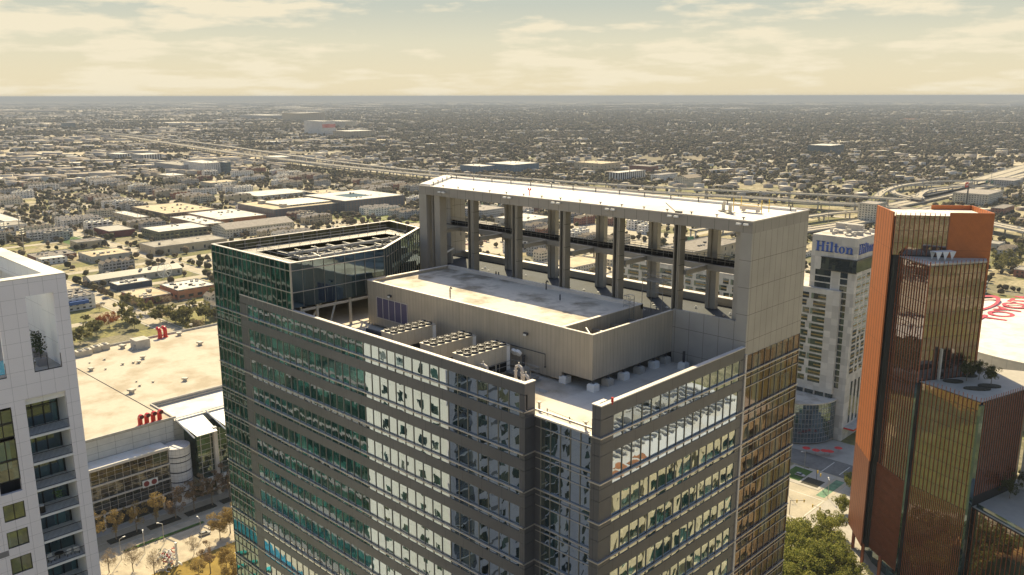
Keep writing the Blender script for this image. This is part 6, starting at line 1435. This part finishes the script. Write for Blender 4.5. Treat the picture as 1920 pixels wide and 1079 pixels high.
# freeway centre lines (ground positions), used to keep houses off them too
def path(pts, z):
    P = [Vector((*at(a, b, z), z)) for a, b in pts]; o = []
    P = [P[0] * 2 - P[1]] + P + [P[-1] * 2 - P[-2]]
    for k in range(1, len(P) - 2):
        n = max(2, int((P[k + 1] - P[k]).length / 22))
        for j in range(n):
            t = j / n; a, b, c, d = P[k - 1:k + 3]
            o.append(.5 * ((2 * b) + (c - a) * t + (2 * a - 5 * b + 4 * c - d) * t * t + (3 * b - a - 3 * c + d) * t ** 3))
    o.append(P[-2]); return o
FW = [
 ('elevated freeway running from the far left behind the roof frame', path([(60, 240), (120, 243.5), (200, 251), (300, 266), (400, 281), (500, 295), (600, 307), (700, 318), (800, 328), (900, 336), (1000, 344), (1100, 352), (1250, 362), (1400, 370), (1560, 381), (1640, 385), (1760, 400), (1960, 440)], 11), 11, 26),
 ('second parallel freeway deck just above the first, towards the horizon', path([(180, 247), (300, 259), (400, 271), (500, 285), (600, 299), (700, 311), (800, 321), (900, 329), (1000, 336), (1100, 343), (1250, 352), (1400, 359), (1560, 366), (1700, 374)], 15), 15, 16),
 ('curved flyover ramp passing left of the white hotel sign', path([(1300, 432), (1420, 416), (1500, 408), (1560, 400), (1620, 396), (1680, 396)], 9), 9, 12),
 ('long curved ramp sweeping round the right interchange', path([(1640, 372), (1662, 356), (1700, 346), (1760, 340), (1830, 339), (1880, 338), (1960, 342)], 10), 10, 12),
 ('inner hairpin ramp of the right interchange', path([(1880, 350), (1800, 350), (1740, 357), (1722, 368), (1730, 374), (1690, 366), (1672, 358), (1690, 349), (1760, 346)], 8), 8, 11),
 ('wide freeway running off towards the upper right edge', path([(1700, 376), (1760, 362), (1820, 346), (1870, 330), (1960, 304)], 3), 3, 44),
 ('wide lower freeway on the right side, second carriageway', path([(1640, 392), (1740, 372), (1830, 352), (1900, 334), (1980, 314)], 3), 3, 30),
 ('low freeway beyond the roof frame openings', path([(1040, 560), (1150, 520), (1250, 484), (1340, 462), (1450, 440), (1560, 424), (1640, 410), (1760, 388)], 4), 4, 24)]
fwpts = []
for lab, P, z, wd in FW:
    t = thing('freeway_viaduct', lab, 'freeway', (P[0].x, P[0].y, 0)); s = MB(); b1 = MB(); pr = MB(); off = Vector((P[0].x, P[0].y, 0)); pl = MB()
    for k in range(len(P) - 1):
        a, c = P[k] - off, P[k + 1] - off; d0 = (P[min(k + 1, len(P) - 1)] - P[max(k - 1, 0)]).normalized(); d1 = (P[min(k + 2, len(P) - 1)] - P[k]).normalized(); n0 = Vector((-d0.y, d0.x, 0)); n1 = Vector((-d1.y, d1.x, 0)); h = wd / 2; zz = Vector((0, 0, 1))
        A, B, Cc, D = a - n0 * h, c - n1 * h, c + n1 * h, a + n0 * h
        s.quad(tuple(A), tuple(B), tuple(Cc), tuple(D)); s.quad(*[tuple(p - zz * 1.4) for p in (D, Cc, B, A)])
        for (e0, e1) in ((A, B), (D, Cc)):
            b1.quad(tuple(e0 - zz * 1.4), tuple(e1 - zz * 1.4), tuple(e1 + zz * 1.0), tuple(e0 + zz * 1.0)); b1.quad(tuple(e0 * .999 + a * .001 + zz * 1.0), tuple(e1 * .999 + c * .001 + zz * 1.0), tuple(e1 * .97 + c * .03 + zz * 1.0), tuple(e0 * .97 + a * .03 + zz * 1.0))
        if wd > 20: pl.quad(tuple(a - n0 * .3 + zz * .02), tuple(c - n1 * .3 + zz * .02), tuple(c - n1 * .3 + zz * .9), tuple(a - n0 * .3 + zz * .9))
        if z > 5 and k % 2 == 0:
            for sg in (-.33, .33): pr.obox((a + n0 * wd * sg), (1, 0), (0, 1), 1.6, 1.6, -z, -1.5 + 0)
        fwpts.append((P[k].x, P[k].y, wd / 2))
        P_ = P[k]; 
        if proj(P_.x, P_.y)[0] > -100 and rnd.random() < (.75 if P_.length < 2600 else .2) and ncar < 190:
            off_ = rnd.uniform(-.38, .38) * wd; q = P_ + n0 * off_; put_car(q.x, q.y, z + .02, math.atan2(d0.y, d0.x), 'driving on the freeways')
    for mb in (s, b1, pr, pl): mb.v = [(v[0], v[1], v[2]) for v in mb.v]
    s.build('deck', M['asphalt_light'], t); b1.build('barrier', M['concrete'], t)
    if pr.v: 
        pr.v = [(v[0], v[1], v[2] + 0 if v[2] > -z + .01 else v[2]) for v in pr.v]
        o = pr.build('pier', M['concrete'], t); o.location = (0, 0, z)
    if pl.v: pl.build('median_barrier', M['concrete'], t)
fwa = np.array(fwpts)
def clear_fw(x, y, pad=8): return bool(np.all((fwa[:, 0] - x) ** 2 + (fwa[:, 1] - y) ** 2 > (fwa[:, 2] + pad + 10) ** 2))
# blocks
ntown = nhouse = nware = 0
treespots = []
cols = [(-571 - 104 * k - 98, -571 - 104 * k - 6) for k in range(0, 12)] + [(-565, -500), (-480, -400), (-390, -300), (-290, -190)]
rows = [(145 + 8, 145 + 102)] + [(145 + 117 * k + 9, 145 + 117 * (k + 1) - 9) for k in range(1, 9)]
lots = []
for (bx0, bx1) in cols:
    for (by0, by1) in rows:
        cxx, cyy = (bx0 + bx1) / 2, (by0 + by1) / 2
        if bx0 > -500 and by0 < 470: continue
        px, py = proj(cxx, cyy)
        if px < -60 or px > 1980 or py > 640: continue
        d = math.hypot(cxx, cyy); r = rnd.random()
        if d < 1180:
            if r < .42:
                x = bx0 + 3
                while x < bx1 - 14:
                    w = rnd.uniform(16, 42); y = by0 + 2; w = min(w, bx1 - x - 2)
                    while y < by1 - 16:
                        l = min(rnd.uniform(18, 55), by1 - y - 2)
                        if free(x, x + w, y, y + l) and rnd.random() < .62 and clear_fw(x + w / 2, y + l / 2, max(w, l) / 2):
                            wn = rnd.choice(('tan_shed', 'grey_shed', 'white_wall', 'brick_wall', 'cream_wall', 'brown_wall')); rn = rnd.choice(('tan', 'white', 'grey', 'dark', 'white')); nware += 1
                            block_building('warehouse', '%s low building with %s roof, nearer city blocks, %s' % (wn.split('_')[0], rn, zone(x, y)), 'warehouse', x, x + w, y, y + l, rnd.uniform(4, 8), W[wn], Rf[rn], group='%s low buildings with %s roof %s' % (wn.split('_')[0], rn, zone(x, y)), gable=rnd.random() < .15, units=rnd.choice((0, 2, 4)))
                        y += l + rnd.uniform(3, 14)
                    x += w + rnd.uniform(4, 16)
            elif r < .74: lots.append((bx0, bx1, by0, by1))
            else:
                for k in range(3):
                    x = bx0 + 14 + k * 30; y = cyy + rnd.uniform(-15, 15)
                    if free(x - 7, x + 7, y - 24, y + 24) and clear_fw(x, y, 26) and x < bx1 - 8: put_row(TH, x, y, rnd.choice((0, math.pi)), 'townhouse row'); TAKEN.append((x - 7, x + 7, y - 26, y + 26)); ntown += 1
            nt_ = 34
        else:
            if r < .60:
                for k in range(4):
                    x = bx0 + 12 + k * 23
                    for y in (by0 + 24, by1 - 24):
                        if free(x - 7, x + 7, y - 24, y + 24) and clear_fw(x, y, 26) and rnd.random() < .8 and ntown < 150: put_row(TH, x, y, rnd.choice((0, math.pi)), 'townhouse row'); TAKEN.append((x - 7, x + 7, y - 26, y + 26)); ntown += 1
            elif r < .8:
                for k in range(10):
                    x, y = rnd.uniform(bx0 + 8, bx1 - 8), rnd.uniform(by0 + 10, by1 - 10)
                    if free(x - 7, x + 7, y - 9, y + 9) and clear_fw(x, y, 12) and nhouse < 260: put_row(HS, x, y, rnd.choice((0, math.pi / 2)), 'house'); TAKEN.append((x - 6, x + 6, y - 8, y + 8)); nhouse += 1
            elif r < .92:
                w, l = rnd.uniform(30, 70), rnd.uniform(30, 80)
                if free(cxx - w / 2, cxx + w / 2, cyy - l / 2, cyy + l / 2) and clear_fw(cxx, cyy, 45): wn = rnd.choice(('white_wall', 'tan_shed', 'grey_shed', 'apt_brown', 'cream_wall')); block_building('large_building', 'large %s flat roofed block, farther city blocks, %s' % (wn.split('_')[0], zone(cxx, cyy)), 'building', cxx - w / 2, cxx + w / 2, cyy - l / 2, cyy + l / 2, rnd.uniform(7, 15), W[wn], Rf[rnd.choice(('white', 'tan', 'grey'))], group='large %s blocks %s' % (wn.split('_')[0], zone(cxx, cyy)), units=3)
            nt_ = 60
        for k in range(nt_):
            x, y = (rnd.uniform(bx0, bx1), rnd.choice((by0 + 1, by1 - 1))) if rnd.random() < .4 else (rnd.uniform(bx0, bx1), rnd.uniform(by0, by1)); treespots.append((x, y, d))
for (bx0, bx1, by0, by1) in lots:
    if free(bx0 + 4, bx1 - 4, by0 + 4, by1 - 4, 0) and clear_fw((bx0 + bx1) / 2, (by0 + by1) / 2, 30):
        flat('parking_lot', bx0 + 4, bx1 - 4, by0 + 4, by1 - 4, .03, rnd.choice((M['asphalt_light'], M['gravel'], M['gravel'])))
        TAKEN.append((bx0 + 10, bx1 - 10, by0 + 10, by1 - 10)) if rnd.random() < .4 else None
        for k in range(int(rnd.uniform(6, 26))):
            if ncar > 285: break
            x = bx0 + 12 + rnd.randint(0, 3) * 19; y = by0 + 12 + rnd.randint(0, 26) * 3; put_car(x, y, .04, 0, 'standing in the parking lots')
for (px, py, lab) in ((338, 566, 'white car at the kerb of the orange shop row'), (347, 564, 'silver car at the kerb of the shops'), (362, 562, 'dark car before the shop row'), (355, 578, 'grey car in the pale lot below the shops'), (365, 575, 'white car in the pale lot below the shops'), (352, 572, 'black car in the pale lot'), (197, 562, 'white car on the cross street by the navy warehouse'), (192, 570, 'white van on the cross street corner'), (385, 556, 'dark car at the right end of the shop kerb')):
    put_car(*at(px, py), .05, 1.57, 'by the shops')
for (px, py, rz) in ((384, 1003, 1.45), (1500, 893, 0)): put_car(*at(px, py), .05, rz, 'near the plaza')
# big car parks seen through the roof frame
flat('parking_lot', -800, -640, 650, 770, .034, M['gravel']); flat('parking_lot', -760, -560, 790, 900, .034, M['asphalt_light']); flat('parking_lot', -600, -430, 600, 700, .034, M['gravel'])
flat('green_field', -1010, -940, 860, 960, .036, M['lawn_green']); flat('green_field', -1060, -905, 700, 800, .036, plain('fresh_lawn', (0.16, 0.18, 0.035), .95, .2, scale=.1)); flat('green_field', -1120, -1040, 345, 375, .036, M['lawn_green'])
# middle-distance trees as things (nearest 280), the rest as one mass
mid = []
for k in range(3): mid.append(('olive green evergreen', make_tree('olive', 8.5, 4.8, 420, .75, 70 + k, 'x', 'g', 'tree', 1.2)))
for k in range(2): mid.append(('leafless brown', make_tree('bare', 9, 5, 420, .75, 80 + k, 'x', 'g', 'tree', 1.2)))
mid.append(('brown leaved', make_tree('brown', 8, 4.2, 420, .6, 90, 'x', 'g', 'tree', 1.2)))
treespots = [q for q in treespots if free(q[0], q[0], q[1], q[1], 1.5) and clear_fw(q[0], q[1], 2)]
treespots.sort(key=lambda q: math.hypot(q[0], q[1]))
for i, (x, y, d) in enumerate(treespots[:270]):
    nm, t = rnd.choices(mid, (3, 3, 2, 4, 4, 2))[0]; sc = rnd.uniform(.6, 1.15); z = zone(x, y)
    if t.name in used: c = place(t, x, y, 0, sc)
    else: used.add(t.name); c = t; c.location = (x, y, 0); c.scale = (sc, sc, sc)
    c['label'] = '%s tree among the nearer city blocks, %s' % (nm, z); c['group'] = '%s trees %s' % (nm, z)
x, y = at(205, 612, 2); rt = make_tree('rust', 11, 7, 2600, .4, 99, 'large rust red tree behind the far edge of the convention hall roof', None, 'rust_tree', 1.4); rt.location = (x, y, 0)
for i, (px, py) in enumerate(((272, 585), (300, 600), (330, 600), (350, 602), (150, 640), (385, 598), (235, 600), (180, 625), (252, 612))):
    x, y = at(px, py, 2); c = place(mid[i % 3][1], x, y, 0, rnd.uniform(1.2, 1.7), 'dark evergreen just behind the far edge of the hall roof'); c['group'] = 'evergreens behind the hall roof'
for (px, py) in ((1760, 455), (1880, 500), (1895, 505), (1905, 498), (1872, 508), (1890, 485), (1912, 470), (1870, 490), (1900, 420), (1915, 480)):
    x, y = at(px, py, 2); c = place(mid[rnd.randint(0, 2)][1], x, y, 0, rnd.uniform(1.0, 1.5), 'dark evergreen right of the orange building above the arena'); c['group'] = 'evergreens above the arena'
# bulk: vectorised clumps and distant roofs
def ico():
    p = (1 + 5 ** .5) / 2; v = np.array([(-1, p, 0), (1, p, 0), (-1, -p, 0), (1, -p, 0), (0, -1, p), (0, 1, p), (0, -1, -p), (0, 1, -p), (p, 0, -1), (p, 0, 1), (-p, 0, -1), (-p, 0, 1)], float); v /= np.linalg.norm(v[0])
    f = np.array([(0, 11, 5), (0, 5, 1), (0, 1, 7), (0, 7, 10), (0, 10, 11), (1, 5, 9), (5, 11, 4), (11, 10, 2), (10, 7, 6), (7, 1, 8), (3, 9, 4), (3, 4, 2), (3, 2, 6), (3, 6, 8), (3, 8, 9), (4, 9, 5), (2, 4, 11), (6, 2, 10), (8, 6, 7), (9, 8, 1)]); return v, f
g_ = np.random.default_rng(5)
def wedge(n, d0, d1):
    """random spots in the pictured sector"""
    th = g_.uniform(R(134.2 - 36), R(134.2 + 36), n); d = np.sqrt(g_.uniform(d0 ** 2, d1 ** 2, n)); return d * np.cos(th), d * np.sin(th)
def lump(x, y): return np.sin(x * .0043 + 1.3) * np.cos(y * .0051 - .4) + .6 * np.sin(x * .013 - y * .011) + .4 * np.cos(x * .031 + y * .027)
def bulk_mesh(name, V, F, mats, mi=None, label=None):
    me = bpy.data.meshes.new(name); nv, nf = len(V), len(F); k = F.shape[1]
    me.vertices.add(nv); me.vertices.foreach_set('co', V.astype(np.float32).ravel()); me.loops.add(nf * k); me.loops.foreach_set('vertex_index', F.astype(np.int32).ravel()); me.polygons.add(nf); me.polygons.foreach_set('loop_start', np.arange(0, nf * k, k, dtype=np.int32)); me.polygons.foreach_set('loop_total', np.full(nf, k, dtype=np.int32))
    for mt in mats: me.materials.append(mt)
    if mi is not None: me.polygons.foreach_set('material_index', mi.astype(np.int32))
    me.update(calc_edges=True); o = bpy.data.objects.new(name, me); col.objects.link(o); tag(o, label, None, None, 'stuff'); return o
iv, jf = ico(); X_, Y_, R_, H_ = [], [], [], []
tk = np.array(TAKEN)
def keep_mask(x, y, pad):
    m = np.ones(len(x), bool)
    for q in fwpts[::1]: m &= (x - q[0]) ** 2 + (y - q[1]) ** 2 > (q[2] + pad) ** 2
    for a in TAKEN: m &= ~((x > a[0] - 2) & (x < a[1] + 2) & (y > a[2] - 2) & (y < a[3] + 2))
    return m
for (n, d0, d1, r0, r1, th_) in ((20000, 1150, 2300, 2.2, 5.0, -.35), (30000, 2300, 4200, 3.2, 7.0, -.6), (26000, 4200, 8000, 6, 12, -.6), (16000, 8000, 16000, 10, 22, -.7)):
    x, y = wedge(n, d0, d1); yaw_ = (.717 * x + .697 * y) / np.hypot(x, y); opn = np.clip((-.08 - yaw_) / .25, 0, 1); k = (lump(x, y) * 1.3 > th_ - .5 + 1.35 * opn + g_.uniform(-.6, .4, n)); x, y = x[k], y[k]; k = keep_mask(x, y, 14); x, y = x[k], y[k]
    if d1 < 2400:
        inb = (x < -480) & (x > -1830) & (y > 145) & (y < 1190); fx = np.abs((x + 675) % 104); fy = np.abs((y - 262) % 117); onr = inb & ((fx < 7) | (fx > 97) | (fy < 8) | (fy > 109)); x, y = x[~onr], y[~onr]
    r = g_.uniform(r0, r1, len(x)); X_.append(x); Y_.append(y); R_.append(r); H_.append(np.minimum(r * g_.uniform(.7, 1.1, len(x)), 9))
for q in treespots[270:]: X_.append(np.array([q[0]])); Y_.append(np.array([q[1]])); r = rnd.uniform(2.2, 4.2); R_.append(np.array([r])); H_.append(np.array([r]))
X_, Y_, R_, H_ = map(np.concatenate, (X_, Y_, R_, H_)); n = len(X_)
V = iv[None] * g_.uniform(.62, 1.25, (n, 12, 1)); rot = g_.uniform(0, 6.28, n); c_, s_ = np.cos(rot)[:, None], np.sin(rot)[:, None]
vx = (V[..., 0] * c_ - V[..., 1] * s_) * R_[:, None] + X_[:, None]; vy = (V[..., 0] * s_ + V[..., 1] * c_) * R_[:, None] + Y_[:, None]; vz = V[..., 2] * H_[:, None] + H_[:, None] * 1.05
V = np.stack([vx, vy, vz], -1).reshape(-1, 3); F = (jf[None] + (np.arange(n) * 12)[:, None, None]).reshape(-1, 3)
bulk_mesh('distant_trees', V, F, [islandmat('distant_tree_crowns', [(0.06, 0.06, 0.03), (0.15, 0.12, 0.07), (0.23, 0.18, 0.11), (0.11, 0.11, 0.042), (0.30, 0.225, 0.155), (0.17, 0.15, 0.07)], scale=.6, trans=.35)], label='mass of bare brown and evergreen trees spreading over the far city')
# distant small buildings
BX = []
for (n, d0, d1, w0, w1, h0, h1) in ((2600, 1250, 2600, 8, 22, 4, 10), (3200, 2600, 5200, 10, 34, 4, 11), (2200, 5200, 10000, 18, 90, 5, 14), (900, 10000, 24000, 60, 380, 8, 22)):
    x, y = wedge(n, d0, d1); k = keep_mask(x, y, 16); x, y = x[k], y[k]
    if d1 < 2700: ok = ~((x < -480) & (x > -1830) & (y > 145) & (y < 1190)); x, y = x[ok], y[ok]
    yw = (.717 * x + .697 * y) / np.hypot(x, y); op = np.clip((-.08 - yw) / .25, 0, 1); k = g_.uniform(0, 1, len(x)) < .45 + .55 * op; x, y, op = x[k], y[k], op[k]; m = len(x); bs = 1 + 2.2 * op * g_.uniform(0, 1, m) ** 3; BX.append(np.stack([x, y, g_.uniform(w0, w1, m) * bs, g_.uniform(w0, w1, m) * bs, g_.uniform(h0, h1, m), g_.choice([0, 0, .3, -.35], m)], -1))
BX = np.concatenate(BX); n = len(BX); cv = np.array([(-.5, -.5, 0), (.5, -.5, 0), (.5, .5, 0), (-.5, .5, 0), (-.5, -.5, 1), (.5, -.5, 1), (.5, .5, 1), (-.5, .5, 1)], float)
cfs = np.array([(4, 5, 6, 7), (0, 1, 5, 4), (1, 2, 6, 5), (2, 3, 7, 6), (3, 0, 4, 7)]); V = cv[None] * np.stack([BX[:, 2], BX[:, 3], BX[:, 4]], -1)[:, None]; c_, s_ = np.cos(BX[:, 5])[:, None], np.sin(BX[:, 5])[:, None]
V = np.stack([V[..., 0] * c_ - V[..., 1] * s_ + BX[:, 0:1], V[..., 0] * s_ + V[..., 1] * c_ + BX[:, 1:2], V[..., 2]], -1).reshape(-1, 3); F = (cfs[None] + (np.arange(n) * 8)[:, None, None]).reshape(-1, 4); mi = np.tile([0, 1, 1, 1, 1], n)
bulk_mesh('distant_rooftops', V, F, [islandmat('distant_roofs', [(0.72, 0.66, 0.55), (0.30, 0.25, 0.20), (0.22, 0.18, 0.15), (0.46, 0.39, 0.29), (0.26, 0.22, 0.19), (0.78, 0.73, 0.62), (0.34, 0.28, 0.22)]), islandmat('distant_walls', [(0.55, 0.50, 0.42), (0.32, 0.27, 0.21), (0.64, 0.60, 0.53), (0.26, 0.20, 0.16), (0.44, 0.41, 0.37)])], mi, 'countless small houses and sheds scattered through the far city')
for k in range(34):
    x, y = wedge(1, 800, 2600); x, y = float(x[0]), float(y[0]); w, l = rnd.uniform(12, 34), rnd.uniform(15, 55)
    if free(x - w, x + w, y - l, y + l) and clear_fw(x, y, w + 10): flat('green_field', x - w, x + w, y - l, y + l, .040 + k * .0005, bpy.data.materials.get('fresh_lawn'))
# power pylons and substation
poles = [(0, 0)]
pp = None
for i, (px, py) in enumerate(((158, 440), (108, 435), (12, 458), (45, 470), (133, 420), (178, 458), (104, 400), (62, 452), (150, 415), (38, 440))):
    x, y = at(px, py)
    if pp is None:
        pp = thing('power_pole', 'tall steel power pole beside the substation', 'power pole', (x, y, 0), 0, 'power poles by the substation'); s = MB(); s.tube([(0, 0, 0), (0, 0, 38)], .7, 6, r2=.3); s.build('mast', M['steel'], pp); s = MB()
        for z in (28, 32, 36): s.tube([(0, -3.5, z), (0, 3.5, z)], .22, 4)
        s.build('cross_arm', M['steel'], pp)
    else: copy_tree(pp, (x, y, 0), .2 * i, scale=(1, 1, rnd.uniform(.55, .95)))
sb = thing('substation', 'dense electrical substation of grey posts on pale gravel', 'substation', (*at(165, 425), 0)); s = MB()
for i in range(15):
    for j in range(7):
        x, y = -40 + j * 11 + rnd.uniform(-1, 1), -30 + i * 6.5; s.tube([(x, y, 0), (x, y, rnd.uniform(6, 13))], .3, 4)
        if j < 6 and i % 2: s.tube([(x, y, 8), (x + 11, y, 8)], .2, 4)
tag(s.build('busbar_posts', M['steel'], sb), kind='stuff')
s = MB(); s.box(-50, 40, -40, 75, .02, .06); s.build('gravel_yard', M['gravel'], sb)
# small ferris wheel, billboard, freeway masts
x, y = at(310, 522); fwh = thing('ferris_wheel', 'small white spoked wheel standing by the gabled warehouse', 'ferris wheel', (x, y, 0)); s = MB()
for k in range(12): a = 2 * math.pi * k / 12; s.tube([(0, 0, 8), (0, 7 * math.cos(a), 8 + 7 * math.sin(a))], .16, 4)
s.tube([(0, 7 * math.cos(2 * math.pi * k / 24), 8 + 7 * math.sin(2 * math.pi * k / 24)) for k in range(25)], .2, 4); s.build('wheel', M['white'], fwh); s = MB(); s.tube([(1.5, -3, 0), (0, 0, 8), (1.5, 3, 0)], .3, 5); s.build('stand', M['white'], fwh)
x, y = at(1812, 384); bb = thing('billboard', 'tall billboard with a red panel and a grey panel beside the right ramps', 'billboard', (x, y, 0)); s = MB(); s.cyl(0, 0, 0, 30, 1.2, 8); s.build('post', M['dark_steel'], bb)
s = MB(); s.box(-1, 0, -14, -1, 28, 36); s.build('red_panel', M['red'], bb); s = MB(); s.box(-.6, .4, 2, 20, 28, 35); s.build('grey_panel', M['steel'], bb); s = MB(); s.box(.01, .1, -11, -4, 31, 33.4); s.build('panel_lettering', M['white'], bb)
ml = None
for (px, py) in ((1552, 425), (1200, 520), (1640, 300), (1745, 365), (1858, 340), (1100, 440), (1330, 430), (990, 470)):
    x, y = at(px, py)
    if ml is None:
        ml = thing('light_mast', 'tall thin lighting mast beside the freeways', 'light mast', (x, y, 0), 0, 'freeway light masts'); s = MB(); s.tube([(0, 0, 0), (0, 0, 45)], .45, 5, r2=.2); s.build('mast', M['steel'], ml); s = MB(); s.cyl(0, 0, 44.5, 45.2, 1.6, 8); s.build('lamp_ring', M['steel'], ml)
    else: copy_tree(ml, (x, y, 0), 0)
for i, (px, py) in enumerate(((1860, 345), (1850, 344), (1822, 341), (518, 291), (1295, 452))):
    x, y = at(px, py, 8); t = thing('gantry_sign', ['green overhead road sign at the right interchange, right one', 'green overhead road sign at the right interchange, middle one', 'green overhead road sign at the right interchange, left one', 'green overhead sign on the far left freeway', 'green overhead sign seen through the rightmost frame opening'][i], 'road sign', (x, y, 0), 0); s = MB(); s.box(-.3, 0, -6, 6, 9, 13); s.build('panel', plain('green_sign', (0.01, 0.16, 0.09), .5, .05), t); s = MB(); s.cyl(-.6, -5.5, 0, 13, .3, 5); s.cyl(-.6, 5.5, 0, 13, .3, 5); s.build('post', M['steel'], t)
# ================================================================== HAZE
s = MB(); s.box(-52500, 52500, -52500, 52500, -1.0, 176.0); hz = s.build('haze', newmat('haze_air')[0]); tag(hz, kind='stuff')
mt = hz.data.materials[0]; t = mt.node_tree; t.nodes.remove(t.nodes['Principled BSDF']); pv = t.nodes.new('ShaderNodeVolumePrincipled'); pv.inputs['Color'].default_value = (0.47, 0.525, 0.61, 1); pv.inputs['Density'].default_value = 0.00009; pv.inputs['Anisotropy'].default_value = 0.0
t.links.new(pv.outputs[0], t.nodes['Material Output'].inputs['Volume'])
# prototypes that were never placed
dead = []
for o in list(scene.objects):
    if o.parent is None and o.location.z < -400: dead += [o] + list(o.children_recursive)
for o in dead[::-1]: bpy.data.objects.remove(o)
